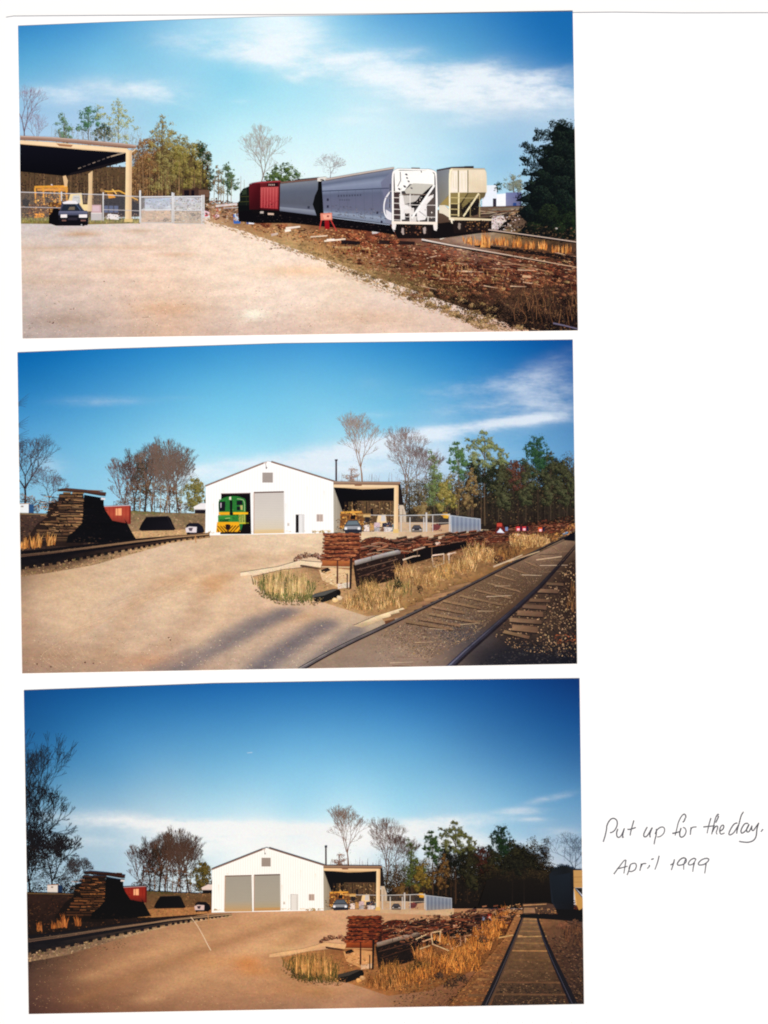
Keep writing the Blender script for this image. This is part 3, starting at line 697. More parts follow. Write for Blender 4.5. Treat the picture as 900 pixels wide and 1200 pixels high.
    q = k.sub('wheel', 'front tyre'); q.fleck(98.5, 263, 2.4, 2.6, (8, 8, 10), 0, 10); q.fleck(96, 263.8, .9, .9, (190, 186, 186), 0, 8)
    # ---- scrap and debris by the track (drawn over the ground)
    bg_ = S.part('track_ground', 'grey brown ground under the railcars', 'earth')
    bg_.poly([(244, 240), (282, 238), (450, 252), (560, 243), (680, 240), (680, 300), (460, 300), (300, 275), (247, 260)], [(150, 118, 90), (130, 100, 78), (70, 52, 44), (110, 88, 72), (70, 56, 46), (80, 60, 46), (120, 86, 60), (160, 120, 84), (190, 150, 112)])
    dg = S.part('scrap_strewn_ground', 'strip of rusty scrap and dead grass between yard and tracks', 'scrap')
    dg.tone([(245, 257), (300, 246), (460, 258), (560, 262), (680, 262), (680, 402), (600, 391), (570, 381.5), (500, 360), (440, 335), (330, 289), (285, 271)],
        [(270, 258, (150, 116, 84)), (300, 268, (168, 124, 84)), (340, 280, (176, 140, 96)), (400, 288, (136, 88, 56)), (450, 280, (104, 58, 42)), (520, 300, (110, 64, 46)), (600, 312, (96, 56, 44)), (670, 322, (74, 46, 38)),
         (400, 305, (168, 132, 88)), (440, 325, (150, 118, 80)), (500, 345, (100, 78, 52)), (560, 362, (58, 40, 30)), (660, 365, (32, 22, 20)), (600, 340, (84, 58, 42)), (660, 386, (16, 13, 14)), (600, 385, (58, 42, 34)), (560, 376, (110, 84, 62)),
         (560, 272, (170, 152, 132)), (600, 280, (120, 92, 62)), (650, 290, (78, 56, 40)), (520, 272, (150, 130, 112))])
    far_d = [(244, 244), (282, 240), (300, 262), (345, 268), (460, 272), (470, 286), (420, 296), (350, 284), (300, 270)]
    dg.scatter(far_d, 620, 2.4, .9, [(178, 112, 66), (120, 62, 38), (66, 34, 26), (214, 160, 110), (44, 24, 22), (196, 150, 104), (150, 96, 56)], .1, .5)
    dg.scatter([(400, 278), (470, 282), (677, 308), (677, 335), (560, 335), (440, 318), (380, 296)], 1500, 3.0, .8, [(150, 72, 44), (98, 44, 30), (58, 26, 22), (182, 120, 84), (40, 18, 18), (206, 168, 132), (128, 60, 40), (84, 40, 30)], .14, .35)
    dg.scatter([(330, 288), (400, 300), (470, 322), (560, 336), (520, 366), (440, 336), (380, 308)], 900, 1.6, .8, [(168, 132, 86), (122, 92, 56), (88, 66, 40), (196, 160, 112), (146, 116, 70), (104, 84, 46)], .3, .8)
    dg.scatter([(500, 334), (677, 332), (677, 388), (610, 388), (540, 374)], 900, 2.4, 1.0, [(36, 22, 18), (60, 38, 28), (20, 14, 14), (96, 66, 46), (126, 92, 62), (48, 30, 24)], .1, .9)
    dg.blades([(470, 345), (560, 340), (677, 345), (677, 388), (600, 388), (520, 370)], 420, 6, .6, [(96, 66, 42), (70, 46, 32), (40, 26, 22), (120, 84, 54), (50, 34, 26), (26, 18, 18)], .9)
    for x, y, r in ((520, 346, 10), (534, 352, 12), (552, 358, 13), (572, 364, 13), (596, 362, 14), (600, 376, 10), (622, 368, 14), (646, 372, 14), (668, 366, 12), (560, 346, 9), (640, 352, 10), (506, 340, 6), (664, 350, 9)):
        dg.clump(x, y, r, 60, [(14, 10, 10), (34, 24, 20), (66, 46, 34), (104, 76, 52)], 1.3, .55)
    dg.blades([(620, 330), (677, 335), (677, 388), (625, 388)], 34, 24, .5, [(110, 76, 46), (130, 92, 56), (60, 40, 26)], .25)
    dg.scatter([(520, 362), (590, 380), (640, 388), (560, 386)], 200, 2.4, .6, [(214, 172, 136), (110, 78, 56), (176, 132, 98), (70, 50, 40)], .3, .3)
    R = dg.R
    for i in range(190):
        t_ = R.random(); x = R.uniform(380, 676); y = R.uniform(284, 340)
        if y < 282+(x-470)*.12 or y > 300+(x-380)*.22: continue
        k = .5+.9*(y-280)/60
        dg.clump(x, y, R.uniform(2.5, 6)*k, int(16*k), R.choice([[(34, 16, 15), (84, 40, 28), (140, 76, 48)], [(24, 14, 14), (56, 30, 24), (96, 54, 38)], [(70, 40, 28), (128, 78, 50), (182, 128, 90)], [(90, 70, 46), (146, 114, 74), (190, 156, 110)]]), 1.3*k, .38)
        if R.random() < .5: dg.stroke([(x-4*k, y+1.5*k), (x+4*k, y+2*k)], 1.4*k, (20, 11, 12), .5)  # dark stroke paints shade under the clump
    for i in range(120):
        x = R.uniform(325, 610); y0 = 287+(x-330)*.392; y = y0+R.choice((R.uniform(-24, 0), R.uniform(-12, 1), R.uniform(-2, 4)))
        if y > 386: continue
        k = .5+(y-284)/100
        dg.clump(x, y, R.uniform(3, 6)*k, int(18*k), R.choice([[(82, 62, 40), (132, 104, 66), (182, 148, 104)], [(60, 46, 30), (104, 82, 50), (150, 120, 78)], [(110, 84, 56), (160, 126, 84), (206, 170, 124)]]), 1.2*k, .5)
    for i in range(46):
        x = R.uniform(470, 676); y = R.uniform(292, 336); dg.stroke([(x, y), (x+R.uniform(8, 26), y+R.uniform(0, 5))], R.uniform(.6, 1.6), R.choice([(190, 150, 118), (60, 30, 26), (214, 178, 146), (34, 20, 20), (140, 84, 58)]), .4)
    edge = pts_smooth([(247, 258), (288, 271), (330, 287), (384, 306), (440, 334), (500, 359), (570, 381), (605, 390)], 6)
    ew = S.part('dry_weeds', 'thin dry weeds fraying the edge of the yard', 'earth')
    for x, y in edge:                                    # ragged tufts break the edge of the yard
        for _ in range(16): ew.fleck(x+R.uniform(-9, 9), y+R.uniform(-3, 3)+2, R.uniform(.6, 2.4), R.uniform(.25, .6), jit(R.choice([(196, 160, 120), (176, 142, 102), (218, 182, 142), (158, 126, 90)]), .1, R), .35)
    bk = S.part('bramble_patch', 'brush with black shadow hollows in the lower right corner', 'brush')
    for x, y, r, n in ((574, 366, 11, 90), (590, 368, 11, 90), (606, 370, 11, 90), (622, 372, 11, 90), (638, 374, 10, 80), (656, 376, 10, 80), (670, 372, 9, 80), (560, 360, 7, 50), (546, 354, 6, 40), (534, 350, 5, 30), (512, 344, 5, 26), (666, 354, 8, 60), (600, 378, 8, 60), (620, 382, 7, 50), (648, 384, 8, 60), (672, 384, 7, 50), (584, 358, 6, 40), (618, 360, 6, 40)):
        bk.clump(x, y, r, n, [(5, 6, 10), (10, 9, 12), (24, 17, 16), (52, 36, 28)], 1.3, .62)  # near-black clumps paint shadow hollows into the brush
    for i in range(46):
        R = bk.R; x = R.uniform(600, 676); y = R.uniform(356, 388); bk.stroke(pts_smooth([(x, y), (x-R.uniform(-3, 5), y-R.uniform(6, 14)), (x-R.uniform(-5, 9), y-R.uniform(16, 28))], 3), .5, R.choice([(120, 78, 50), (84, 56, 42), (150, 104, 70), (60, 44, 40)]), .3)
    for i in range(120):
        R = bk.R; x = R.uniform(480, 676); y = R.uniform(318, 350); bk.clump(x, y, R.uniform(2, 4.5), 12, R.choice([[(70, 38, 28), (130, 80, 52), (186, 130, 88)], [(44, 24, 20), (96, 56, 40), (150, 96, 66)]]), 1.1, .45)
    pl = S.part('scrap_timber', 'pale boards and dark scrap lying in the debris', 'timber')
    for a, b_, w_, c_ in [((335, 268), (352, 266), 2.4, (236, 220, 204)), ((334, 271), (341, 270), 3, (240, 228, 214)), ((364, 278), (384, 276.6), 1.6, (222, 196, 170)), ((380, 283), (405, 280.5), 2.0, (236, 216, 192)), ((383, 281.5), (392, 281), 2.0, (244, 230, 214)),
                          ((392, 290), (432, 291.5), 2.4, (206, 166, 118)), ((436, 273), (464, 270.5), 3.2, (214, 206, 202)), ((400, 284), (430, 286), 5, (32, 24, 26)), ((444, 284), (486, 285.5), 5, (40, 26, 26)), ((490, 276), (514, 278), 5, (28, 24, 30)),
                          ((515, 279), (530, 274.5), 5, (220, 208, 192)), ((420, 294), (436, 297), 3, (64, 26, 22)), ((612, 324), (622, 325), 3, (222, 176, 136)), ((500, 303), (512, 300), 1.2, (196, 160, 136)), ((318, 276), (326, 274), 3, (210, 186, 170)),
                          ((300, 262), (316, 264), 2, (104, 64, 44)), ((470, 297), (520, 305), 1.2, (70, 34, 26)), ((540, 312), (600, 322), 1.0, (60, 28, 24)), ((560, 300), (640, 318), .8, (176, 130, 98))]:
        pl.stroke([a, b_], w_, c_, w_*.8)
    hp = S.part('rusty_scrap_heap', 'rust brown heap of scrap by the nearest hopper car', 'scrap')
    for x, y, r in ((436, 280, 7), (446, 276, 6), (428, 288, 8), (418, 292, 6), (462, 284, 6), (410, 276, 5), (330, 266, 6), (312, 264, 6)):
        hp.clump(x, y, r, 45, [(44, 20, 18), (98, 46, 32), (150, 82, 52), (184, 120, 80)], 1.5, .5)
    ob = S.part('oil_barrel', 'blue and white barrel at the far edge of the yard', 'paint'); ob.poly([(273.5, 251), (282, 251), (282, 262.5), (274, 262.5)], (58, 104, 178)); ob.poly([(275, 251.5), (281, 251.5), (281.5, 258), (276.5, 259)], (206, 224, 244))
    ob = S.part('oil_barrel', 'white barrel right of the blue one', 'paint'); ob.poly([(290, 252), (298.5, 252), (298, 263), (291, 263)], (240, 240, 246)); ob.rect(289, 252, 291.6, 263, (90, 100, 150))
    mk = S.part('marker_sign', 'small red and white marker beside the gate', 'paint')
    mk.poly([(240, 247), (246, 249), (247, 253), (240, 255)], (230, 190, 196)); mk.poly([(252, 252), (255, 248), (257.5, 254), (253, 256)], (236, 200, 204)); mk.rect(240.5, 252, 244, 254, (206, 60, 80)); mk.rect(250, 253, 253, 256, (190, 40, 60)); mk.rect(254, 244, 256, 248, (190, 70, 60))
    bank = S.part('debris_bank', 'bank of brown rubble behind the gate', 'scrap')
    bank.scatter([(240, 236), (252, 232), (282, 240), (284, 258), (262, 262), (241, 252)], 190, 2.2, 1.2, [(96, 66, 52), (146, 100, 72), (60, 40, 36), (190, 150, 118), (206, 190, 176), (122, 70, 50)])
    bank.stroke([(253, 242), (278, 239.5)], 2.4, (226, 214, 208)); bank.stroke([(262, 244.5), (281, 243.5)], 1.2, (190, 180, 176))
    # ---- railway vehicles
    ub = S.part('train_shadow', 'deep black shade under the standing railcars', 'paint')
    ub.poly([(279, 245), (330, 246), (380, 252), (456, 262), (464, 276), (440, 272), (400, 268), (340, 262), (300, 262), (280, 260)], (10, 8, 12))
    ub.poly([(458, 262), (516, 262), (580, 254), (600, 258), (588, 272), (560, 274), (516, 280), (466, 280)], (18, 14, 16))
    ub.scatter([(300, 250), (460, 264), (460, 271), (300, 259)], 60, 1.6, .7, [(40, 32, 34), (70, 58, 54), (26, 22, 26)])
    lo = S.part('yard_locomotive', 'small dark green locomotive at the far end of the train', 'paint')
    lo.poly([(281, 228), (285, 222), (290, 220), (294, 218), (294, 247), (279, 248), (279, 238), (281, 236)], (18, 24, 20))
    for y in (231, 237, 242): lo.stroke([(281, y), (292, y-.4)], .5, (74, 76, 38))
    lo.stroke([(289, 222), (289, 246)], .4, (44, 50, 32)); lo.poly([(284, 224), (289, 222), (289, 228), (284, 229)], (44, 56, 40))
    q = lo.sub('step', 'lower step'); q.rect(279, 241, 293, 247.5, (10, 12, 14))
    bx = S.part('red_boxcar', 'red boxcar with a dark end', 'paint')
    bx.poly([(292, 216.5), (305, 214.5), (305.5, 246), (292.5, 246)], [(96, 24, 32), (76, 14, 22), (44, 9, 15), (56, 12, 18)])
    bx.poly([(305, 214.5), (328.5, 213), (328.5, 247.5), (305.5, 246)], [(104, 28, 34), (84, 18, 26), (50, 12, 18), (70, 17, 24)])
    bx.quad((305.6, 220), (326.5, 219.4), (326, 245.5), (305.2, 244), [(0, (190, 84, 84)), (.5, (172, 62, 66)), (1, (156, 48, 54))])
    for i in range(12): bx.stroke([(307+i*1.7, 221), (306.8+i*1.7, 244)], .35, (140, 36, 44) if i % 2 else (214, 110, 108))
    bx.scatter([(307, 236), (326, 236), (325, 245), (306, 244)], 16, 1, .9, [(90, 24, 30), (130, 40, 44)])
    bx.poly([(292, 215.6), (306, 213.4), (328, 212.2), (330, 213.4), (306, 215)], (160, 60, 66))
    q = bx.sub('number_board', 'dark board with pale figures'); q.poly([(313.5, 215.4), (326, 214.8), (326, 218.6), (313.5, 219)], (28, 14, 18))
    for i in range(4): q.rect(315+i*2.0, 216.2, 316+i*2.0, 217.9, (200, 170, 160))
    q = bx.sub('underframe', 'dark underframe with a pale step'); q.poly([(296, 246), (328, 247.6), (328, 252), (296, 250)], (14, 10, 12)); q.poly([(305, 248.2), (309, 248), (309, 250.6), (305, 250.6)], (190, 176, 166)); q.poly([(314, 250), (321, 250.4), (321, 252.4), (314, 252.2)], (214, 184, 164))
    gap = S.part('car_gap', 'black gap between the two grey hopper cars', 'paint'); gap.poly([(370, 212), (380, 210), (381, 256), (364, 254), (366, 238)], (8, 10, 12))  # shade between the cars, laid as a black patch
    BL_TOP, BL_A, BL_B, BL_C = (118, 128, 152), (84, 94, 120), (78, 86, 110), (122, 136, 162)
    hc = S.part('grey_hopper_car', 'blue grey hopper car behind the nearest one', 'paint')
    hc.quad((328.5, 216), (373, 211.5), (371, 253), (328, 247.5), [(0, (125, 130, 139)), (.12, (108, 115, 129)), (.3, (90, 97, 113)), (.7, (87, 91, 104)), (.84, (96, 101, 117)), (.87, (136, 143, 157)), (1, (102, 107, 123))])
    hc.poly([(373.2, 211.5), (376, 215), (369, 230), (366.5, 240), (371, 253), (374, 253), (376, 212)], (12, 14, 16))
    hc.rect(360.5, 242, 363, 245, (48, 52, 68))
    q = hc.sub('roof_walk', 'pale walkway along the roof'); q.stroke([(329, 214.6), (350, 212.6), (373, 210.2)], 1.8, (120, 88, 78)); q.stroke([(345, 211.6), (374, 208.8)], .9, (70, 60, 60)); q.poly([(372, 209), (381, 207.6), (384, 209), (376, 213), (372, 213)], (222, 216, 206)); q.rect(375.5, 210.4, 379, 212, (90, 84, 80))
    nh = S.part('white_hopper_car', 'long grey hopper car with a white framed end, nearest of the train', 'paint')
    nh.quad((377, 213), (461, 198.5), (457, 263), (379.5, 253), [(0, (128, 135, 154)), (.10, (98, 108, 131)), (.2, (136, 146, 169)), (.3, (120, 130, 154)), (.42, (93, 100, 123)), (.62, (100, 103, 126)), (.78, (102, 106, 128)), (.86, (113, 122, 143)), (.9, (145, 157, 176)), (1, (117, 127, 146))])  # pale band below the top edge is a painted highlight
    nh.poly([(446, 214), (461, 199), (461, 264), (452, 262), (450.5, 250), (451.5, 240)], [(113, 118, 143), (115, 122, 143), (120, 124, 144), (129, 134, 151), (115, 115, 136), (107, 107, 132)])
    nh.stroke([(377, 224.6), (420, 222.6), (456, 221)], .9, (48, 56, 80)); nh.stroke([(380, 254.4), (457, 264)], .7, (176, 188, 206))
    for x, y in ((383, 233), (383, 241), (441, 248), (446, 259)): nh.rect(x, y, x+2.4, y+3, (44, 46, 66))
    for i in range(7):
        f = (i+1)/8; a_ = mixp((377, 225), (456, 221.4), f); b_ = mixp((379.5, 250), (456, 259), f); nh.stroke([a_, b_], .35, (84, 90, 108))
    for i in range(9): x = 396+i*3.2; nh.rect(x, 229-i*.12, x+1.7, 231.2-i*.12, (66, 70, 88))
    for i in range(5): x = 398+i*2.6; nh.rect(x, 234, x+1.3, 235.6, (72, 76, 94))
    nh.scatter([(384, 240), (452, 246), (452, 260), (384, 252)], 60, 2.2, .8, [(88, 88, 102), (116, 112, 118), (78, 82, 100)], .1, .3)
    q = nh.sub('roof_walk', 'pale brown walkway on the roof'); q.stroke([(381, 211), (420, 204), (462, 197.2)], 1.9, (188, 172, 164), 1.6, (206, 190, 178)); q.stroke([(382, 212.2), (462, 198.4)], .6, (96, 84, 84))
    e = nh.sub('car_end', 'white end of the car above the coupler')
    e.poly([(460, 203), (465, 199.5), (505, 200), (510.5, 204), (511, 262), (459, 262)], (70, 66, 66))
    e.poly([(462, 200.5), (505, 200.5), (509, 205), (509, 218), (480, 216), (474, 224), (463, 226)], (253, 252, 246))
    e.poly([(484, 215.2), (507.5, 216.4), (494, 228.5), (476, 227.6), (474, 224)], (200, 196, 184)); e.poly([(472, 229.6), (492, 229.4), (488, 236), (474, 240)], (198, 192, 184))
    e.poly([(483, 240), (507.5, 217), (500, 229), (490, 242), (482, 246)], (14, 10, 14))  # black diagonal patch is shadow painted on the car end
    e.poly([(467, 228), (472, 228), (474, 240), (482, 243), (482, 256), (471, 258), (468, 240)], (240, 236, 232)); e.poly([(488, 246), (499, 232), (508, 228), (507, 240), (498, 258), (489, 259)], (240, 236, 232))
    e.poly([(500, 240), (509, 230), (509.5, 256), (500, 258)], (88, 78, 74)); e.rect(460.5, 226, 468, 257, (66, 52, 52))
    e.poly([(473, 246), (485, 244), (485.5, 252), (474, 253)], (232, 226, 220)); e.rect(474.5, 250.5, 480, 257, (34, 26, 28)); e.rect(480, 254, 488, 260, (220, 214, 208))
    for x, y in ((476, 205), (477, 209), (479, 213), (474, 219), (468, 222), (482, 221)): e.fleck(x, y, 2.2, 1.2, (72, 66, 74), .6)
    e.stroke([(469, 202), (469.5, 212), (466, 219)], 1.0, (110, 104, 108)); e.poly([(482, 197.2), (492, 197.4), (492, 200.4), (482, 199.4)], (120, 110, 104)); e.stroke([(493, 199), (494, 203)], .9, (70, 60, 60))
    e.stroke([(467, 229.5), (478, 227.8), (507, 229)], .9, (120, 100, 88)); e.stroke([(491, 248), (499, 254)], .6, (110, 100, 100))
    e.scatter([(462, 204), (486, 204), (482, 226), (463, 226)], 14, 1.4, .8, [(226, 220, 214), (196, 188, 184), (240, 236, 230)], .5, .6); e.scatter([(474, 228), (508, 228), (506, 258), (470, 258)], 26, 1.4, 1.0, [(190, 180, 172), (170, 156, 146), (216, 208, 200)], .8, .6)
    q = nh.sub('end_brace', 'white diagonal brace'); q.stroke([(482.5, 256), (509, 217.5)], 2.4, (250, 248, 244))
    q = nh.sub('end_ladder', 'white ladder at the corner')
    for y in (225, 232, 238.5, 245.5, 252, 258): q.stroke([(460, y), (470, y+.4)], .8, (226, 218, 210))
    q.stroke([(469.8, 224), (470, 262)], 1.3, (246, 242, 236)); q.stroke([(480.5, 228), (480.5, 262)], .9, (240, 234, 228))
    for y in (240.5, 254.5): q.stroke([(470, y), (511, y+.5)], .7, (232, 226, 220))
    for x in (491, 501.5): q.stroke([(x, 254), (x, 262)], 1, (240, 236, 230))
    q = nh.sub('side_ladder', 'curved white handrail'); q.stroke(pts_smooth([(458, 224), (451.5, 234), (450, 246), (453, 255), (459, 258)], 4), 1.6, (236, 234, 236)); q.stroke([(457.5, 216), (456.5, 244)], 1.1, (60, 56, 70))
    for y in (232, 238, 244, 250): q.stroke([(452, y), (459, y+1)], .8, (120, 116, 126))
    q.poly([(452, 246), (459, 250), (459, 258), (453, 255)], (228, 226, 230))
    q = nh.sub('end_frame', 'white corner posts and sill')
    q.stroke(pts_smooth([(460.4, 268), (460.3, 230), (460.4, 206), (463, 200.6), (468, 199)], 4), 2.0, (255, 252, 246)); q.stroke(pts_smooth([(500, 199.4), (507, 201), (511, 206), (511.6, 230), (511.3, 269)], 4), 2.2, (255, 250, 244)); q.stroke([(466, 198.8), (502, 199.6)], 1.6, (255, 253, 248))
    q.poly([(459, 259.6), (512.5, 260.6), (512.5, 263.6), (459, 262.8)], (250, 236, 220)); q.poly([(459.2, 263), (464.5, 263), (463, 270), (460, 269)], (242, 234, 228)); q.poly([(507.5, 263.6), (512.6, 263.6), (511.5, 271), (508.5, 270)], (242, 232, 224))
    q = nh.sub('wheel_truck', 'dark wheels and coupler'); q.poly([(465, 263.6), (507, 264), (505, 279), (470, 280)], (24, 17, 18))
    for x in (472, 497.5): q.fleck(x, 271, 2.2, 5, (178, 160, 152), 0, 12); q.fleck(x+2.5, 272, 1.6, 5, (40, 30, 30), 0, 10)
    q.scatter([(474, 264), (495, 264), (494, 276), (476, 276)], 26, 1.4, 1.6, [(120, 76, 54), (66, 40, 34), (30, 22, 22), (150, 104, 78)])
    th = S.part('tan_hopper_car', 'cream and olive hopper car on the far track', 'paint')
    th.poly([(511.5, 200), (529, 198.5), (528, 226), (518, 238), (513, 244)], [(112, 116, 124), (134, 140, 146), (140, 142, 136), (128, 124, 110), (110, 110, 112)])
    th.poly([(526.5, 199), (568, 199.4), (569.5, 204), (569.5, 226), (527, 226.4)], [(236, 221, 192), (237, 221, 195), (230, 211, 183), (221, 202, 171), (244, 230, 209)])
    th.poly([(530, 201), (536, 201), (536, 225), (529, 225)], (246, 235, 218)); th.poly([(538, 201), (547.4, 201), (547.4, 225.4), (538, 225.4)], (245, 233, 215))
    for x in (537, 548.2): th.stroke([(x, 200), (x, 226)], 1.1, (112, 104, 66))
    th.poly([(527, 226.4), (569.5, 226), (564, 234), (552, 246), (540, 256), (527, 256)], (58, 48, 34))
    th.poly([(527, 226.6), (548, 226.4), (540, 238), (528, 240)], (141, 125, 78)); th.poly([(549, 226.6), (561, 226.4), (546, 244), (542, 244), (541, 240)], (126, 111, 69)); th.poly([(562, 226.4), (569.4, 226), (568, 231), (560, 236), (556, 236)], (104, 90, 60))
    th.poly([(540, 246), (556, 232), (562, 234), (560, 252), (544, 256)], (26, 22, 22))
    th.poly([(515, 240.5), (527, 228), (527, 243), (522, 241)], (155, 134, 80)); th.poly([(514.5, 241), (521, 240.8), (527, 247), (527, 256), (519, 251), (514.5, 250)], (228, 218, 196))
    for x in (531, 534, 541, 545, 552, 558, 564): th.stroke([(x, 202+x % 5), (x+.4, 224-x % 4)], 1.0, (236, 224, 194), .5, (226, 210, 172))
    q = th.sub('roof_walk', 'dark roof edge'); q.stroke([(511.5, 200.4), (529, 197.2), (546, 196.6)], 1.5, (70, 60, 62)); q.poly([(544, 195.6), (555, 195.4), (555, 197.6), (544, 197.8)], (52, 44, 42)); q.stroke([(528, 198.2), (568, 198.6)], 1.0, (226, 206, 170))
    q = th.sub('end_brace', 'cream diagonal brace'); q.stroke([(543, 254), (561, 227)], 2.0, (236, 222, 180))
    q = th.sub('end_frame', 'cream posts and ladder'); q.stroke(pts_smooth([(527, 258), (526.8, 230), (527, 204), (530, 199)], 3), 1.7, (252, 242, 208)); q.stroke([(537.6, 226), (537.2, 254)], 1.7, (246, 230, 180))
    for y in (232, 239, 245.5, 252): q.stroke([(527, y), (538, y+.3)], .9, (206, 186, 130))
    q.stroke([(538, 232.5), (560, 232.5)], .6, (196, 178, 130)); q.stroke(pts_smooth([(566, 199.6), (569.4, 203), (569.8, 226)], 3), 1.0, (226, 214, 184))
    q.poly([(527, 255), (566, 256.6), (576, 257), (576, 259), (528, 258.4)], (226, 208, 172)); q.poly([(527, 256), (532, 257), (533, 263.6), (529, 262)], (244, 234, 208))
    th.scatter([(540, 236), (568, 230), (566, 255), (540, 255)], 40, 1.2, .8, [(96, 82, 54), (40, 32, 26), (150, 134, 96), (24, 20, 20)], .6, .6); th.stroke([(562, 228), (562, 255)], .8, (190, 172, 124)); th.stroke([(551, 240), (551, 255)], .6, (170, 150, 104))
    q = th.sub('wheel_truck', 'dark wheels'); q.poly([(530, 259), (574, 259.4), (570, 271), (532, 274)], (28, 20, 20)); q.fleck(538.5, 265.5, 2.2, 4.6, (150, 134, 122), 0, 12); q.fleck(541, 266, 1.6, 5, (36, 28, 26), 0, 10); q.scatter([(544, 260), (576, 258), (574, 271), (546, 272)], 40, 1.6, 1.4, [(112, 74, 50), (60, 42, 36), (24, 20, 22), (150, 108, 70)])
    # ---- right: boards, conifer, far rail
    lum = S.part('stacked_lumber', 'low grey stack of boards right of the tan hopper car', 'timber')
    lum.poly([(572, 245), (612, 243), (628, 246), (612, 252), (574, 250)], (118, 106, 92)); lum.poly([(563, 249), (600, 248), (600, 254), (562, 254)], (60, 46, 42))
    for i in range(26): lum.stroke([(562+lum.R.uniform(0, 44), 246+lum.R.uniform(0, 9)), (576+lum.R.uniform(0, 46), 245+lum.R.uniform(0, 8))], .9, lum.R.choice([(150, 136, 118), (84, 66, 56), (40, 30, 32), (176, 154, 128), (120, 84, 60)]))
    lum.poly([(576, 254), (590, 253), (592, 259), (582, 271), (576, 271)], (214, 200, 196))
    lum.scatter([(576, 254), (610, 252), (606, 272), (578, 273)], 110, 1.8, 1.1, [(220, 206, 200), (36, 28, 30), (120, 90, 70), (24, 20, 24), (170, 140, 116)])
    for i in range(8): lum.stroke([(590+i*6, 252+(i % 3)), (604+i*6, 246+(i % 4))], 1.2, (150, 112, 72) if i % 2 else (60, 48, 42))
    con = S.part('conifer', 'large dark conifer at the right edge', 'leaf'); con.stroke([(657, 285), (657, 150)], 4, (20, 18, 18), 1)
    cr = con.sub('crown', mat='leaf')
    cr.poly([(655, 146), (664, 150), (680, 156), (680, 282), (640, 280), (606, 274), (618, 262), (606, 250), (620, 238), (604, 236), (622, 226), (612, 222), (632, 208), (616, 206), (636, 198), (628, 188), (642, 184), (634, 172), (648, 172), (646, 156)], (10, 16, 18))
    cl = [(657, 145, 6), (649, 147, 6), (664, 150, 8), (631, 156, 5), (628, 163, 4), (641, 160, 8), (656, 163, 13), (671, 158, 9), (615, 171, 4), (622, 176, 7), (632, 182, 9), (645, 178, 14), (662, 178, 16), (613, 187, 4), (621, 191, 8), (645, 196, 16), (665, 200, 14),
          (616, 203, 5), (630, 206, 11), (650, 218, 18), (670, 220, 12), (620, 218, 7), (614, 232, 8), (635, 233, 16), (660, 240, 18), (616, 248, 11), (640, 256, 18), (664, 260, 14), (624, 268, 10), (652, 272, 12), (672, 276, 8)]
    for x, y, r in cl:
        cr.clump(x, y, r, int(18+r*r*1.5), [(5, 8, 11), (10, 17, 18), (16, 27, 24), (40, 54, 42)] if y < 250 else [(6, 8, 10), (14, 18, 16), (24, 36, 22), (48, 60, 36)], 1.1, .8, .3); cr.clump(x, y, r*1.45, int(6+r*.9), [(6, 10, 12), (16, 25, 22), (24, 36, 28)], 1.1, .8, .3)
    cr.scatter([(650, 240), (678, 236), (678, 272), (650, 270)], 90, 1.6, .9, [(30, 46, 26), (20, 32, 20)])
    cr.scatter([(600, 262), (677, 268), (677, 286), (600, 280)], 220, 2, 1, [(12, 12, 14), (26, 22, 20), (40, 34, 26), (90, 70, 50)]); cr.fleck(652, 268, 1.6, 1.4, (176, 170, 160))
    rl = S.part('rail_track', 'pale topped rails of the near track', 'paint')
    for pts, w_ in (([(495, 282), (560, 294), (620, 304), (645, 309)], 3.6),): rl.stroke(pts, w_, (26, 20, 22), w_*.7)
    q = rl.sub('rail', 'pale sunlit rail head'); q.stroke([(494, 281), (530, 288), (580, 296.6), (622, 304), (677, 314)], 1.7, (226, 214, 206), .9, (200, 160, 126))
    rl2 = S.part('rail_track', 'thin rails of the far track under the conifer', 'paint'); rl2.stroke([(570, 270), (620, 277), (678, 285)], 3.4, (24, 19, 20), 2.6)
    q = rl2.sub('rail', 'thin pale rail'); q.stroke([(572, 269.6), (620, 276), (678, 284.4)], 1.1, (200, 176, 160)); rl2.stroke([(556, 288), (620, 296), (680, 305)], 3, (26, 19, 19), 6); rl2.scatter([(556, 284), (680, 296), (680, 312), (600, 300)], 160, 2.4, .8, [(30, 22, 22), (70, 44, 34), (120, 80, 52), (20, 16, 18)], .15, .3)
    q = S.part('broken_rail', 'grey rail end in the dark corner', 'paint'); q.stroke([(648, 379), (660, 381.5), (678, 386)], 1.8, (104, 98, 120), 1.4)
    gt = S.part('dry_grass_tufts', 'orange dry grass between the two tracks', 'brush')
    for x, y, h, n in ((568, 290, 17, 46), (552, 287, 10, 20), (561, 288, 9, 18), (590, 288, 9, 40), (605, 290, 10, 50), (620, 292, 9, 44), (635, 293, 9, 40), (650, 296, 8, 26), (663, 297, 9, 28), (580, 287, 8, 24), (547, 285, 7, 14)):
        gt.blades([(x-5, y-2), (x+6, y-2), (x+6, y+1), (x-5, y+1)], n, h, .9, [(216, 142, 70), (180, 104, 48), (232, 168, 98), (130, 74, 40)], .2)
    gt.blades([(350, 282), (440, 292), (430, 306), (360, 296)], 150, 5, .7, [(196, 150, 92), (150, 110, 62), (120, 88, 50)])
    gt.blades([(500, 306), (600, 320), (590, 334), (500, 326)], 120, 5, .7, [(170, 110, 64), (206, 156, 100), (90, 56, 36)])
    # ---- red track bumper
    bp = S.part('track_bumper', 'red track bumper with a square sign', 'paint')
    for a, b_ in (((377, 257), (374.6, 269)), ((387, 257), (394.5, 271))): bp.stroke([a, b_], 1.3, (186, 60, 56))
    bp.poly([(380.6, 257), (385.6, 257), (386.4, 269), (380.8, 269)], (150, 20, 28))
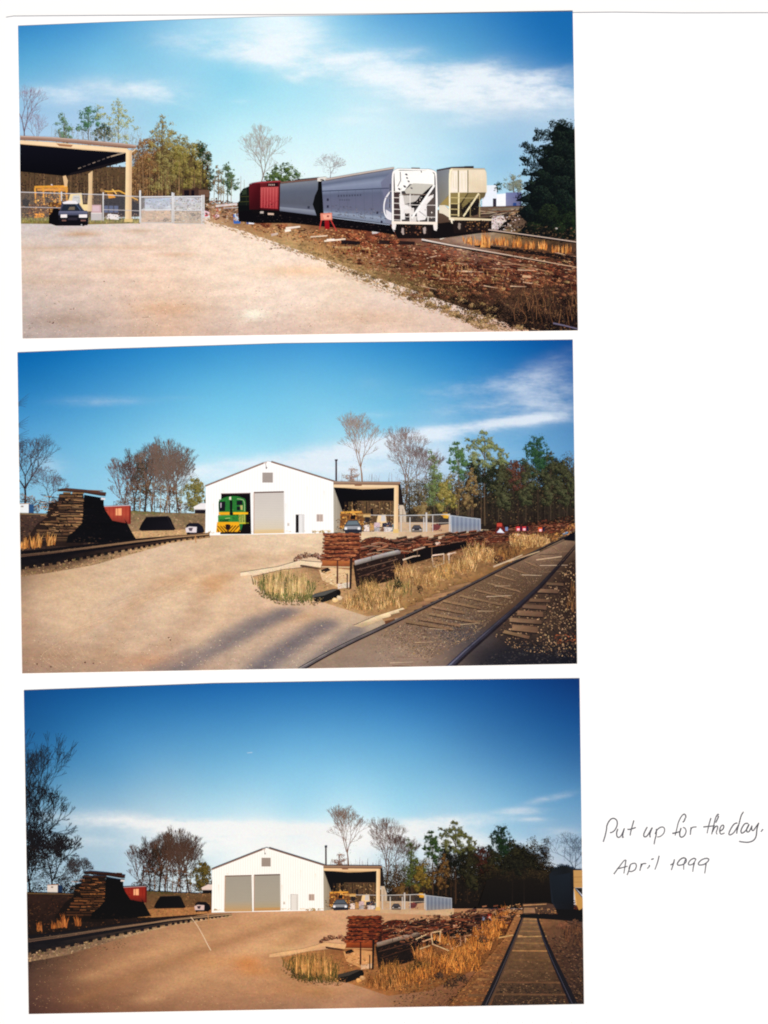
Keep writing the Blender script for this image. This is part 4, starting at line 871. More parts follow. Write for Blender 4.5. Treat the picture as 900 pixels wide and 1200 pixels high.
    q = bp.sub('sign_board', 'square board with a dark dot'); q.poly([(375.5, 250.6), (389, 249.8), (389.4, 258.2), (376, 258.6)], (224, 134, 112)); q.poly([(378, 252), (388, 251.4), (388, 257), (380, 257.4)], (236, 170, 146)); q.fleck(384.6, 253.8, 1.6, 1.5, (140, 50, 40), 0, 8)
    S.build()
# ---------------------------------------------------------------- second and third print: the shed and the curved drive
WOODPAL2 = [(18, 20, 17), (38, 42, 29), (68, 70, 46), (94, 94, 64)]
WOODPAL = [(16, 16, 14), (34, 32, 24), (58, 54, 36), (86, 84, 54)]
def midground(S, third):
    """trees, shed, canopy and yard as the second print shows them; the third print shows the same yard smaller"""
    bare_tree(S, 'bare rusty tipped tree at the left end of the row', 150, 607, 60, 0.34, (86, 62, 56), (112, 78, 66), 2.0, 141, 8, -0.16, haze=320, hazecol=(112, 78, 66))
    bare_tree(S, 'bare dark tree, second from the left of the row', 158, 607, 66, 0.32, (56, 44, 42), (88, 68, 62), 2.2, 142, 8, -0.04, haze=320, hazecol=(88, 68, 62))
    bare_tree(S, 'bare dark tree with a thick black trunk', 169, 607, 62, 0.34, (44, 36, 36), (76, 62, 58), 3.0, 143, 8, 0.02, haze=320, hazecol=(76, 62, 58))
    bare_tree(S, 'bare tree with a pale vine hung trunk', 178, 607, 66, 0.32, (120, 92, 74), (110, 88, 76), 2.4, 144, 8, 0.03, haze=320, hazecol=(110, 88, 76))
    bare_tree(S, 'bare grey tree forking low', 192, 607, 68, 0.36, (96, 78, 66), (112, 94, 84), 2.0, 145, 8, 0.06, haze=320, hazecol=(112, 94, 84))
    bare_tree(S, 'tallest bare tree of the row', 200, 607, 72, 0.34, (104, 84, 70), (116, 98, 90), 1.8, 146, 8, -0.05, haze=320, hazecol=(116, 98, 90))
    bare_tree(S, 'bare leaning tree left of the olive one', 211, 607, 66, 0.36, (104, 84, 68), (112, 94, 86), 2.2, 147, 8, -0.16, haze=320, hazecol=(112, 94, 86))
    hd = S.part('hedgerow', 'brown undergrowth at the feet of the bare trees', 'leaf')
    for x, y, r in ((142, 592, 8), (150, 586, 8), (160, 590, 9), (172, 586, 11), (184, 590, 10), (176, 572, 9), (164, 572, 8), (194, 592, 9), (205, 590, 9), (216, 594, 8), (226, 594, 7), (190, 574, 7), (152, 574, 7), (203, 576, 6)):
        hd.clump(x, y, r, 80, [(34, 26, 24), (72, 52, 42), (112, 82, 60), (132, 108, 78)], 1.1, .9)
    for x, y, r in ((163, 560, 8), (166, 548, 6), (170, 578, 8), (164, 590, 8)): hd.clump(x, y, r, 60, [(22, 26, 22), (44, 48, 36), (76, 70, 54)], 1.0, 1.1)
    for x in (157, 164, 171, 181, 188, 196, 207, 212): hd.stroke([(x, 606), (x+.8, 570)], 1.1, (64, 48, 40) if x % 2 else (146, 116, 88), .5)
    leafy_tree(S, 'olive green tree against the shed wall', 229, 608, 50, 32, [(54, 50, 26), (88, 84, 40), (122, 114, 58), (148, 136, 78)], (84, 70, 50), 900, 1.0, 45, [(226, 564, 5), (232, 568, 6), (222, 570, 6), (236, 576, 7), (226, 578, 8), (218, 584, 7), (236, 588, 7), (226, 590, 7), (240, 584, 5)])
    # right of the shed
    bare_tree(S, 'tall bare tree rising behind the canopy', 424.5, 566, 63, .46, (150, 118, 92), (150, 140, 138), 2.0, 51, 8, -.02, haze=90, hazecol=(150, 150, 158))
    leafy_tree(S, 'small brown bush over the canopy roof', 412, 568, 20, 16, [(110, 84, 74), (150, 120, 104), (176, 148, 130)], (120, 96, 84), 200, .8, 52, [(412, 554, 5), (408, 560, 5), (416, 560, 5), (412, 564, 5)])
    low = S.part('low_trees', 'haze of thin bare branches along the skyline', 'leaf')
    for i in range(170):
        R = low.R; x = R.uniform(396, 512); y = R.uniform(553, 575)
        low.stroke([(x, y+10), (x+R.uniform(-2, 2), y)], .3, R.choice([(140, 124, 128), (120, 100, 98), (164, 154, 160), (110, 90, 80)]), .2)
    bare_tree(S, 'bare twisted tree right of the canopy', 474, 604, 84, .42, (124, 96, 78), (128, 112, 112), 2.4, 53, 8, .04, haze=110, hazecol=(128, 120, 128))
    bare_tree(S, 'slender bare tree beside the twisted one', 490, 604, 70, .36, (96, 78, 68), (120, 108, 110), 1.3, 54, 8, .02, haze=80, hazecol=(116, 106, 110))
    dk = S.part('woods', 'dark wood behind the fence at the right', 'leaf')
    dk.vgrad([(466, 622), (468, 604), (480, 600), (492, 594), (504, 596), (516, 588), (528, 594), (540, 588), (552, 580), (564, 584), (578, 578), (592, 582), (604, 574), (618, 570), (628, 576), (640, 566), (652, 570), (664, 568), (676, 574), (700, 572), (700, 622)],
             [(570, (46, 42, 34)), (590, (32, 28, 24)), (606, (20, 17, 17)), (622, (36, 26, 22))])
    for i in range(64):
        R = dk.R; x = 470+i*3.5+R.uniform(-2, 2); top = 574-(x-470)*.17+R.uniform(-8, 8)-(6 if 548 < x < 600 else 0); 
        pal = [(26, 23, 20), (56, 48, 34), (96, 82, 54), (126, 112, 74)] if x < 545 else [(18, 18, 16), (38, 36, 28), (70, 64, 46), (98, 90, 62)]
        dk.clump(x, top, R.uniform(4, 8), 50, pal, .9, 1.1); dk.clump(x+R.uniform(-3, 3), top+11, R.uniform(5, 9), 70, pal, 1.0, 1.0); dk.clump(x+R.uniform(-3, 3), top+20, R.uniform(5, 9), 60, pal, 1.0, 1.0)
        dk.clump(x+R.uniform(-3, 3), top+32, R.uniform(6, 10), 90, [mixc(c_, (16, 14, 14), .25) for c_ in pal], 1.1, .9)
    dk.scatter([(470, 600), (540, 582), (600, 574), (674, 566), (674, 612), (470, 618)], 900, 1.4, 1.1, [(40, 34, 28), (62, 52, 36), (26, 22, 20), (96, 78, 52), (58, 48, 38), (18, 16, 16), (110, 88, 60)], 0, .8)
    for i in range(70):
        R = dk.R; x = R.uniform(470, 672); dk.stroke([(x, 614), (x+R.uniform(-1, 1), R.uniform(560, 590))], R.uniform(.4, 1.0), R.choice([(96, 76, 58), (66, 54, 44), (20, 16, 16), (120, 96, 74)] if x < 570 else [(50, 42, 34), (14, 12, 12), (58, 48, 40)]), .3)
    leafy_tree(S, 'narrow pale green tree leaning over the fence', 509, 612, 84, 22, [(54, 66, 40), (92, 108, 64), (126, 142, 88)], (86, 70, 54), 700, 1.0, 55, [(505, 532, 4), (508, 538, 5), (511, 546, 6), (508, 552, 6), (514, 556, 6), (510, 564, 7), (518, 568, 7), (506, 572, 6), (515, 580, 8), (506, 588, 8), (520, 590, 7)])
    leafy_tree(S, 'green tree with a clear blue gap under its crown', 537, 614, 98, 26, [(34, 56, 36), (62, 92, 54), (100, 128, 76)], (104, 84, 62), 700, 1.0, 56, [(535, 520, 4), (538, 526, 5), (532, 528, 5), (541, 534, 6), (534, 536, 6), (528, 540, 4), (544, 542, 5), (538, 546, 6), (532, 550, 4), (547, 552, 3), (540, 558, 5)])
    leafy_tree(S, 'tallest tree of the wood, airy and pale green', 568, 616, 112, 50, [(44, 52, 34), (84, 92, 56), (124, 132, 84), (150, 156, 108)], (92, 74, 56), 1500, .95, 57,
               [(566, 508, 4), (570, 514, 5), (562, 516, 5), (574, 522, 5), (566, 524, 6), (556, 520, 4), (548, 516, 3), (550, 524, 4), (580, 524, 4), (586, 532, 5), (594, 534, 3), (558, 532, 6), (570, 534, 7), (582, 542, 6), (562, 544, 6), (552, 540, 4), (574, 550, 6), (590, 544, 4)], 1.5)
    leafy_tree(S, 'dark pine limbs below the tallest tree', 566, 614, 70, 36, [(14, 18, 16), (26, 32, 24), (46, 50, 34)], (50, 40, 32), 600, 1.0, 58, [(556, 544, 5), (552, 548, 4), (560, 552, 6), (572, 556, 6), (578, 550, 4), (564, 562, 7), (550, 562, 5), (576, 568, 6)])
    leafy_tree(S, 'rust tinted tree between two dark ones', 607, 614, 70, 30, [(44, 28, 24), (82, 50, 40), (112, 74, 58)], (54, 40, 34), 650, 1.0, 59, [(603, 544, 5), (608, 548, 6), (600, 552, 6), (612, 556, 6), (604, 560, 7), (616, 548, 4), (596, 562, 5), (610, 568, 7)])
    leafy_tree(S, 'dark leaning tree left of the rust one', 592, 614, 74, 26, WOODPAL, (44, 36, 30), 500, 1.0, 60, [(590, 546, 4), (586, 552, 5), (594, 556, 5), (590, 562, 6), (584, 566, 5), (596, 570, 6)])
    leafy_tree(S, 'dark green tree with a broad rounded top', 630, 616, 104, 40, [(16, 34, 26), (32, 62, 42), (62, 96, 60)], (60, 48, 38), 1100, 1.0, 61, [(628, 516, 5), (622, 520, 5), (634, 520, 6), (626, 526, 7), (638, 528, 6), (620, 530, 5), (632, 534, 8), (642, 538, 6), (624, 540, 8), (636, 546, 8), (648, 548, 6), (628, 552, 8)])
    leafy_tree(S, 'dark tree behind the broad rounded one', 650, 616, 80, 34, [(14, 16, 15), (30, 32, 24), (54, 54, 36)], (40, 32, 28), 800, 1.0, 62, [(648, 540, 6), (656, 546, 6), (644, 550, 7), (660, 554, 7), (652, 560, 9), (642, 566, 8), (664, 566, 8)])
    leafy_tree(S, 'thin brown tree between the twisted tree and the fence', 496, 612, 24, 16, BROWN, (70, 58, 46), 900, .95, 260, None, 1.2, crown0=.3)
    leafy_tree(S, 'bushy olive tree behind the metal sheeting', 524, 612, 56, 22, OLIVE, (70, 58, 46), 900, .95, 261, None, 1.2, crown0=.3)
    leafy_tree(S, 'small olive tree at the left foot of the tallest', 550, 612, 64, 20, BROWN, (70, 58, 46), 900, .95, 262, None, 1.2, crown0=.3)
    leafy_tree(S, 'grey green tree at the right of the tallest', 584, 612, 72, 24, WOODPAL2, (70, 58, 46), 900, .95, 263, None, 1.2, crown0=.3)
    leafy_tree(S, 'dark olive tree left of the broad rounded one', 616, 612, 76, 22, WOODPAL2, (70, 58, 46), 900, .95, 264, None, 1.2, crown0=.3)
    leafy_tree(S, 'dark green tree at the right of the broad rounded one', 645, 612, 84, 26, WOODPAL2, (70, 58, 46), 900, .95, 265, None, 1.2, crown0=.3)
    leafy_tree(S, 'dark tree nearest the right edge', 664, 612, 76, 26, WOODPAL2, (70, 58, 46), 900, .95, 266, None, 1.2, crown0=.3)
    # ---- left side
    wl = S.part('white_outbuilding', 'small white building at the left edge' , 'paint'); 
    wl.poly([(20, 591), (34, 590.5), (34, 604), (20, 604.5)], (232, 236, 236)); wl.poly([(34, 590.5), (40, 591.5), (40, 604), (34, 604)], (40, 78, 120)); wl.rect(25, 592.6, 28, 594.4, (150, 140, 130)); wl.stroke([(20, 590.6), (36, 590)], 1.0, (180, 150, 128))
    wr = S.part('white_outbuilding', 'low white building showing left of the shed', 'paint'); wr.poly([(227, 594), (236, 589.5), (246, 590), (246, 597), (228, 597)], (236, 232, 230)); wr.rect(229, 597, 246, 602.5, (26, 22, 30)); wr.stroke([(229, 597), (246, 597)], .7, (190, 180, 176))
    gb = S.part('grass_bank', 'brown grass bank behind the heaps', 'brush')
    gb.vgrad([(-30, 600), (60, 602), (140, 598), (200, 601), (246, 602), (246, 634), (-30, 634)], [(599, (112, 104, 70)), (604, (150, 120, 94)), (616, (142, 110, 88)), (634, (150, 116, 84))])
    gb.vgrad([(-30, 602), (100, 604), (160, 632), (240, 626), (240, 640), (-30, 668)], [(604, (74, 54, 46)), (640, (46, 34, 30)), (668, (40, 30, 28))]); gb.scatter([(-20, 610), (150, 628), (150, 646), (-20, 660)], 260, 2.2, .8, [(96, 70, 52), (50, 36, 32), (30, 24, 24), (130, 98, 68)])
    gb.scatter([(140, 599), (246, 602), (246, 624), (140, 624)], 200, 1.8, .7, [(170, 136, 104), (128, 96, 76), (106, 84, 64), (184, 150, 112)])
    gb.scatter([(150, 598), (190, 600), (190, 603), (150, 602)], 60, 1.6, .7, [(92, 96, 50), (116, 112, 66)])
    gb.scatter([(20, 606), (70, 604), (70, 630), (20, 632)], 120, 2.4, .8, [(66, 46, 38), (36, 26, 26), (100, 72, 54)])
    gb.poly([(155, 623), (226, 620), (246, 622), (246, 628), (160, 634), (140, 634)], (190, 152, 108)); gb.scatter([(158, 623), (240, 622), (240, 628), (160, 633)], 60, 2, .6, [(206, 170, 124), (160, 122, 84), (130, 98, 70)])
    cn = S.part('red_container', 'red orange container half hidden by the tie stack', 'paint')
    cn.quad((121, 594), (152, 592.5), (151.5, 614), (121, 612), [(0, (166, 62, 48)), (.5, (176, 74, 54)), (1, (120, 46, 38))]); cn.poly([(152, 592.5), (154, 593.6), (153.6, 614), (151.5, 614)], (120, 34, 30)); cn.poly([(136, 596), (143, 595.6), (143, 604), (136, 604)], (244, 170, 120))
    for i in range(6): cn.stroke([(124+i*4.8, 594), (124+i*4.8, 610)], .6, (150, 46, 38))
    cn.stroke([(121, 593.6), (153, 592)], 1.0, (190, 180, 184))
    tp = S.part('tarpaulin_heap', 'black covered heap with sloping ends', 'paint'); tp.poly([(163, 620.6), (166, 614), (170, 608), (172, 605.6), (197, 604.6), (200, 607), (203, 614), (206, 620), (204, 621.5), (166, 622)], [(10, 10, 16)]*5 + [(20, 18, 24)]*5)
    tp.stroke([(171, 606), (198, 605)], .8, (52, 46, 48)); tp.stroke([(196, 605), (203, 620)], .6, (34, 30, 36))
    ca = S.part('pickup_truck', 'small dark topped vehicle with a white front', 'paint'); ca.poly([(218.5, 615.5), (222, 612.8), (233, 613), (238, 617), (240, 623), (236, 626), (219, 626)], (22, 22, 34)); ca.poly([(217.6, 619), (222, 617), (231, 617.5), (230.5, 624), (218.5, 624)], (226, 214, 214)); ca.poly([(221, 618.6), (226.6, 618.4), (225, 622.6), (222, 622)], (92, 80, 92))
    q = ca.sub('wheel', 'black tyre'); q.fleck(221, 625.4, 2.2, 1.8, (12, 10, 14), 0, 10); q = ca.sub('wheel', 'black tyre'); q.fleck(234.4, 624.6, 2, 2, (14, 12, 16), 0, 10)
    tree_stack(S)
    # ---- yard ground of the middle distance comes from the caller; the shed stands on it
def tree_stack(S):
    ts = S.part('tie_stack', 'tall stack of old wooden railway ties, its right end in black shade', 'timber')
    ts.poly([(30, 634), (44, 614), (55, 606), (58, 590), (68, 588), (70, 579), (98, 579), (100, 600), (98, 640), (34, 640)], (38, 27, 24))
    R = ts.R
    rows = []
    y = 574.0; k = 0
    while y < 632:
        h_ = R.uniform(2.4, 4.4); f = (y-574)/58
        rows.append((70-14*f-(14*max(f-.55, 0))*2.2+R.uniform(-7, 7), 99-3*f+(22 if k == 0 else 0)+R.uniform(-1.5, 1.5), y, y+h_-.5, R.choice([(92, 62, 42), (66, 44, 33), (128, 90, 58), (50, 35, 28), (108, 74, 50), (78, 52, 38), (148, 106, 68)])))
        y += h_; k += 1
    for xa, xb, ya, yb, c_ in rows:
        n = R.randint(2, 3); cuts = sorted([xa+R.uniform(-3, 3)] + [R.uniform(xa+8, xb-8) for _ in range(n-1)] + [xb])
        for a, b in zip(cuts, cuts[1:]):
            cc = jit(c_, .16, R); ts.poly([(a+.4, ya+R.uniform(-.4, .6)), (b-.4, ya+R.uniform(-.2, .9)), (b-.4, yb-R.uniform(.2, .8)), (a+.4, yb-R.uniform(.3, .8))], [mixc(cc, (255, 225, 170), .12)]*2 + [mixc(cc, (0, 0, 0), .35)]*2)
    for i in range(120): x = R.uniform(46, 97); y = R.uniform(580, 626); ts.stroke([(x, y), (x+R.uniform(3, 10), y+R.uniform(0, .8))], .5, R.choice([(40, 26, 22), (200, 152, 104), (130, 90, 62), (28, 20, 20)]))
    ts.poly([(68, 573.6), (78, 572), (100, 574), (125, 577.4), (124, 581.6), (118, 581), (98, 577.6), (70, 575.6)], [(70, 48, 38), (96, 64, 48), (88, 56, 44), (96, 60, 48), (44, 28, 26), (34, 24, 24), (50, 34, 30), (46, 32, 28)])
    for i in range(16): x = R.uniform(66, 98); y = R.uniform(574, 630); ts.fleck(x-14*(y-574)/58, y, 1.6, 1.4, jit((22, 16, 16), .2, R))
    q = ts.sub('shaded_end', 'end of the stack in black shade')
    q.poly([(99, 580), (122, 584), (122, 592), (124, 598), (128, 604), (132, 610), (142, 612), (148, 613), (146, 608), (149, 612), (154, 622), (160, 632), (120, 636), (78, 636), (80, 628), (88, 622), (97, 612)], (9, 9, 13))
    q.poly([(119, 583), (124, 583.6), (123.4, 586), (118.6, 585.6)], (214, 216, 220))
    q.scatter([(100, 590), (120, 592), (150, 622), (90, 632)], 50, 2, .6, [(20, 17, 20), (14, 13, 16), (34, 26, 26)])
    q.scatter([(84, 628), (160, 631), (160, 637), (84, 637)], 40, 2.4, .8, [(26, 20, 20), (58, 42, 34), (12, 10, 12)])

def shed_and_canopy(S, third):
    sh = S.part('workshop_shed', 'white gabled metal shed with two big doors', 'pale')
    WH = (254, 253, 249) if not third else (253, 249, 238)
    sh.poly([(241.6, 569), (309, 542.6), (314.5, 540.4), (320, 542.4), (390.6, 563.8), (391, 624.6), (240.8, 627.4)], WH)
    for i in range(46):
        x = 244.5+i*3.2; top = 569-(x-241.6)*.392 if x < 314 else 540.6+(x-314.5)*.305
        sh.stroke([(x, top+2), (x, 625.6-(x-241)*.02)], .35, mixc(WH, (206, 200, 190), .42))
    for i in range(60): x = sh.R.uniform(242, 390); sh.fleck(x, 625.6-(x-241)*.018-sh.R.uniform(0, 1.8), 2.2, .5, jit((232, 214, 184), .05, sh.R))
    for x, y, l_ in ((262, 574, 8), (296, 580, 16), (335, 590, 20), (344, 604, 14), (360, 570, 14), (250, 590, 18), (380, 575, 12)): sh.stroke([(x, y), (x+.3, y+l_)], 1.2, mixc(WH, (222, 208, 186), .4), .3, WH)
    q = sh.sub('side_wall', 'side wall in shade'); q.poly([(390.7, 565), (394, 566), (402, 600), (402.5, 623.6), (391, 624.8)], [(176, 170, 156), (150, 144, 130), (150, 140, 124), (150, 134, 112), (178, 168, 148)])
    for x in (393, 396, 399): q.stroke([(x, 572+(x-392)*3), (x, 623)], .3, (140, 132, 118))
    q.scatter([(393, 606), (402, 606), (402, 622), (393, 622)], 26, 1.2, 1, [(120, 92, 66), (176, 140, 96), (90, 80, 66)])
    q = sh.sub('roof_trim', 'brown roof trim'); q.stroke([(240.6, 569.8), (309.6, 542.6)], 1.7, (150, 120, 104)); q.stroke([(318, 541.2), (392.5, 564.4)], 1.7, (140, 110, 94)); q.stroke([(309, 542.8), (313, 542.0)], 1.6, (214, 196, 184)); 
    v = sh.sub('gable_vent', 'grey louvred vent'); v.rect(307.6, 553.8, 320, 565.6, (176, 164, 154))
    for i in range(7): v.rect(308, 554.6+i*1.6, 319.6, 555.3+i*1.6, (146, 136, 130))
    l = sh.sub('wall_lamp', 'small lamp under the gable'); l.stroke([(311.4, 543), (312.4, 549)], .9, (190, 180, 172)); l.fleck(312.4, 548, 1.0, 1.6, (120, 112, 108), 0, 8)
    if not third:
        b = sh.sub('open_doorway', 'open black engine doorway'); b.poly([(259.4, 578.6), (293.6, 577.8), (294.6, 625.8), (258.4, 626)], (14, 10, 14)); b.stroke([(259, 578.6), (294, 577.9)], .8, (120, 88, 84))
    else:
        b = sh.sub('roller_door', 'closed grey roller door, left of the pair'); b.quad((259.4, 578.6), (293.6, 577.8), (294.6, 625.8), (258.4, 626.4), [(0, (170, 166, 156)), (.7, (178, 172, 158)), (.9, (196, 170, 130)), (1, (206, 162, 110))]); b.stroke([(258.4, 578.4), (294.4, 577.6)], 1.4, (120, 90, 72))
        for i in range(22): b.stroke([(259.4, 581+i*2), (294, 580.4+i*2)], .3, (150, 144, 134))
        b.stroke([(258.9, 578.4), (258.2, 626)], .9, (196, 150, 110)); b.stroke([(294, 578), (294.8, 626)], .6, (150, 130, 112))
    d = sh.sub('roller_door', 'closed grey roller door with a rust stained foot'); d.quad((298, 577.4), (332.4, 576.6), (333, 624.6), (298, 625.4), [(0, (206, 198, 190)), (.6, (214, 206, 194)), (.88, (218, 204, 178)), (.93, (226, 196, 142)), (1, (222, 186, 132))])
    if third: d.quad((298, 577.4), (332.4, 576.6), (333, 624.6), (298, 625.4), [(0, (172, 168, 158)), (.7, (178, 172, 158)), (.9, (186, 170, 138)), (.92, (204, 162, 104)), (1, (196, 150, 96))])
    for i in range(22): d.stroke([(298.2, 580+i*2.05), (332.6, 579.4+i*2.05)], .28, (190, 182, 172) if not third else (150, 144, 134))
    d.stroke([(297.6, 577.3), (332.8, 576.4)], 1.7, (112, 92, 84)); d.stroke([(297.8, 577), (297.6, 625.4)], .9, (190, 150, 130)); d.stroke([(332.8, 577), (333.4, 624.6)], .4, (196, 184, 172))
    e = sh.sub('entry_door', 'small white door' if third else 'small white door standing open')
    if not third: e.rect(346.6, 603, 350.2, 624.2, (22, 18, 20))
    e.rect(350.2 if not third else 347, 603, 356.2, 624.3, (232, 230, 226)); e.stroke([(346.6, 603), (356.4, 603), (356.2, 624.2)], .6, (176, 168, 160)); e.stroke([(354.6, 603.4), (354.6, 624)], .4, (190, 184, 178))
    if third: e.stroke([(347, 603), (347, 624.3)], .6, (150, 144, 140))
    w = sh.sub('window', 'small grey window in two panes'); w.rect(371, 602.6, 378.6, 611.2, (206, 186, 172)); w.rect(371.6, 603.2, 374.2, 610.6, (176, 158, 150)); w.rect(375.2, 603.2, 377.8, 610.6, (186, 166, 154))
    m = sh.sub('meter_box', 'small pale box on the wall'); m.rect(336.6, 612.6, 339.4, 616.4, (226, 218, 208)); m.rect(337.2, 614, 338.6, 616, (196, 184, 172))
    wd = S.part('weeds', 'dry weeds along the shed wall', 'brush')
    for x, n in ((377, 26), (369, 10), (385, 8), (246, 8)): wd.clump(x, 623.4, 3.2 if x == 377 else 2.2, n, [(130, 104, 62), (190, 156, 96), (160, 140, 80)], 1, .6)
    if not third: locomotive(S)
    # ---- canopy lean-to
    c = S.part('open_canopy', 'open fronted canopy joined to the right of the shed', 'paint')
    c.poly([(391, 570.6), (462, 571.6), (462, 588), (418.4, 588), (418.6, 601), (402, 601)], [(8, 8, 14), (12, 12, 18), (10, 9, 12), (8, 8, 10), (10, 9, 12), (8, 8, 12)])
    wd2 = c.sub('back_opening', 'wood seen through the open back'); wd2.mat = 'leaf'
    wd2.poly([(402, 600), (418.4, 600), (418.4, 587), (464, 587), (470, 606), (470, 623), (402, 623)], (92, 70, 50))
    for i in range(40):
        x = wd2.R.uniform(404, 466); wd2.stroke([(x, 612), (x, 588)], wd2.R.uniform(.5, 1.2), wd2.R.choice([(50, 36, 30), (130, 98, 64), (28, 22, 22), (92, 74, 46)]))
    wd2.scatter([(402, 590), (466, 588), (466, 622), (402, 622)], 190, 1.4, 1, [(120, 90, 60), (40, 30, 28), (186, 156, 112), (80, 60, 44), (150, 116, 76)])
    m = S.part('yellow_grader', 'yellow earth mover under the canopy', 'scrap')
    m.poly([(399, 601), (425, 600), (427, 608), (424, 620), (398, 620)], (126, 82, 44)); m.poly([(399, 599.6), (424, 598.8), (424, 601), (399, 602)], (226, 164, 72)); m.rect(412, 597.6, 415, 599.6, (200, 150, 80))
    m.scatter([(399, 600), (428, 602), (426, 622), (398, 622)], 110, 1.6, 1.1, [(220, 154, 70), (150, 94, 46), (60, 40, 34), (236, 186, 104), (90, 58, 40)]); m.rect(411, 604, 416.6, 608.6, (20, 16, 18)); m.poly([(420, 602.4), (436, 602), (436, 604), (420, 605)], (190, 144, 84))
    tr = S.part('cream_truck', 'cream truck cab under the canopy', 'paint'); tr.poly([(443, 603.6), (452, 603), (453, 612), (452, 618), (441, 617), (441.6, 610)], (238, 208, 160)); tr.poly([(447, 604), (451.6, 604), (452, 611), (446, 611)], (206, 200, 196))
    li = S.part('yard_litter', 'pale drums and boxes under the canopy', 'paint')
    for x0, y0, x1, y1, c_ in ((427, 615, 432.6, 622.6, (232, 216, 206)), (433.6, 613.6, 438, 622, (196, 150, 90)), (438.6, 612, 445, 618, (206, 180, 186)), (438.6, 618, 445, 623, (176, 170, 170)), (448, 612.6, 458, 618, (40, 44, 62)), (450, 618, 460, 623, (222, 214, 210)), (460, 614, 462, 622, (90, 120, 130)), (446, 618, 450, 622, (120, 90, 70)), (434.6, 596, 437, 603, (20, 18, 22)), (426, 603.4, 434, 606, (210, 176, 120)), (428, 606, 433, 613, (44, 38, 40))): li.poly([(x0, y0+li.R.uniform(-.6, .6)), (x1, y0+li.R.uniform(-.6, .6)), (x1+.4, y1), (x0-.3, y1)], c_)
    li.scatter([(426, 611), (464, 611), (464, 623), (426, 623)], 70, 1.2, .9, [(230, 210, 196), (60, 48, 46), (150, 110, 80), (200, 160, 110), (110, 110, 124)])
    pk = S.part('parked_car', 'grey car parked before the canopy', 'paint')
    pk.poly([(403, 621), (404, 614.6), (408.6, 609.8), (418.6, 609.6), (422, 614), (424.4, 618), (424, 624), (404.6, 624.6)], (66, 70, 78)); pk.poly([(404, 616.6), (422, 616.4), (423, 620), (403.6, 620)], (150, 152, 158)); pk.poly([(403.6, 620.6), (424, 620.2), (423.6, 624), (404.6, 624)], (38, 40, 52))
    q = pk.sub('windscreen', 'pale windscreen'); q.poly([(408.4, 610.6), (418, 610.4), (421, 614.6), (405.6, 615)], (104, 118, 126) if not third else (90, 100, 112)); q.stroke([(409, 610.2), (418, 610)], .6, (40, 44, 56))
    for x in (405.2, 420.6): q = pk.sub('headlight', 'white headlight'); q.rect(x-1.4, 618, x+1.6, 620.6, (246, 242, 240))
    b = c.sub('beam', 'cream front beam'); b.poly([(391, 567.6), (466, 568.4), (466.6, 571.4), (462, 571.6), (428, 571.2), (391, 571.2)], (238, 208, 166)); b.poly([(391, 571.2), (428, 571.2), (462, 571.6), (440, 573), (424, 573.4), (404, 571.8)], (214, 178, 134)); b.poly([(415, 567.6), (424, 567.6), (424, 569.6), (416, 569.6)], (150, 104, 74))
    r = c.sub('roof_edge', 'brown roof edge'); r.poly([(390.6, 564.2), (469, 564.8), (469.4, 567.4), (466, 568.6), (391, 567.8)], [(176, 146, 122), (170, 138, 112), (104, 72, 58), (110, 78, 62), (122, 90, 72)])
    q = c.sub('roof_slope', 'dark end of the roof'); q.poly([(466.5, 568.6), (469.4, 567.6), (473, 592), (470.6, 596), (466.5, 590)], (32, 26, 26))
    q = c.sub('post', 'pale rear posts'); q.poly([(468, 592), (472.6, 592), (476, 603), (476, 623), (468, 623)], (206, 188, 166)); q.stroke([(472, 596), (472, 622)], .8, (150, 128, 108))
    p = c.sub('post', 'cream front post'); p.poly([(462, 569), (467, 569), (466.6, 624), (461.4, 624)], [(246, 216, 168), (226, 186, 138), (232, 192, 142), (250, 220, 172)]); p.rect(460.6, 620, 467.6, 624.6, (228, 192, 120))
    st = S.part('smoke_pipe', 'thin dark pipe standing on the shed roof', 'paint'); st.poly([(393, 539.6), (395, 539.4), (395.2, 563.8), (393, 563.8)], (66, 48, 54)); st.poly([(392.4, 538.4), (395.8, 538.2), (395.8, 540), (392.4, 540.2)], (44, 36, 44))
    # ---- fence and things behind it
    yd = S.part('fenced_yard', 'sandy ground inside the fence', 'earth'); yd.poly([(467, 612), (500, 612), (530, 614), (566, 622), (566, 632), (467, 628)], (206, 176, 142))
    md = S.part('soil_mound', 'tan soil mound beside the metal sheeting', 'earth'); md.poly(pts_smooth([(505, 624), (512, 617), (520, 614.4), (530, 616), (536, 624)], 3), (196, 158, 122))
    tkk = S.part('parked_car', 'dark car behind the fence with bright headlights', 'paint'); tkk.poly([(482, 623.6), (482.2, 619), (485, 615.2), (491.6, 615.2), (494.4, 619), (494.8, 623.6)], (28, 28, 38)); q = tkk.sub('windscreen', 'dark windscreen'); q.poly([(485.4, 615.8), (491.2, 615.8), (493, 618.6), (483.6, 618.6)], (62, 64, 76))
    q = tkk.sub('headlight', 'pair of pale headlights'); q.rect(483, 620, 485.4, 621.2, (206, 200, 200)); q.rect(491.4, 620, 494, 621.2, (206, 200, 200))
    rd = S.part('red_machine', 'dark red machine half buried by soil', 'scrap'); rd.poly([(505.6, 622), (507, 614.6), (513, 613.6), (517, 616), (514, 621)], (116, 40, 46)); rd.scatter([(505, 613), (517, 613), (517, 622), (505, 622)], 24, 1.2, 1, [(84, 28, 34), (150, 70, 66), (60, 40, 40)])
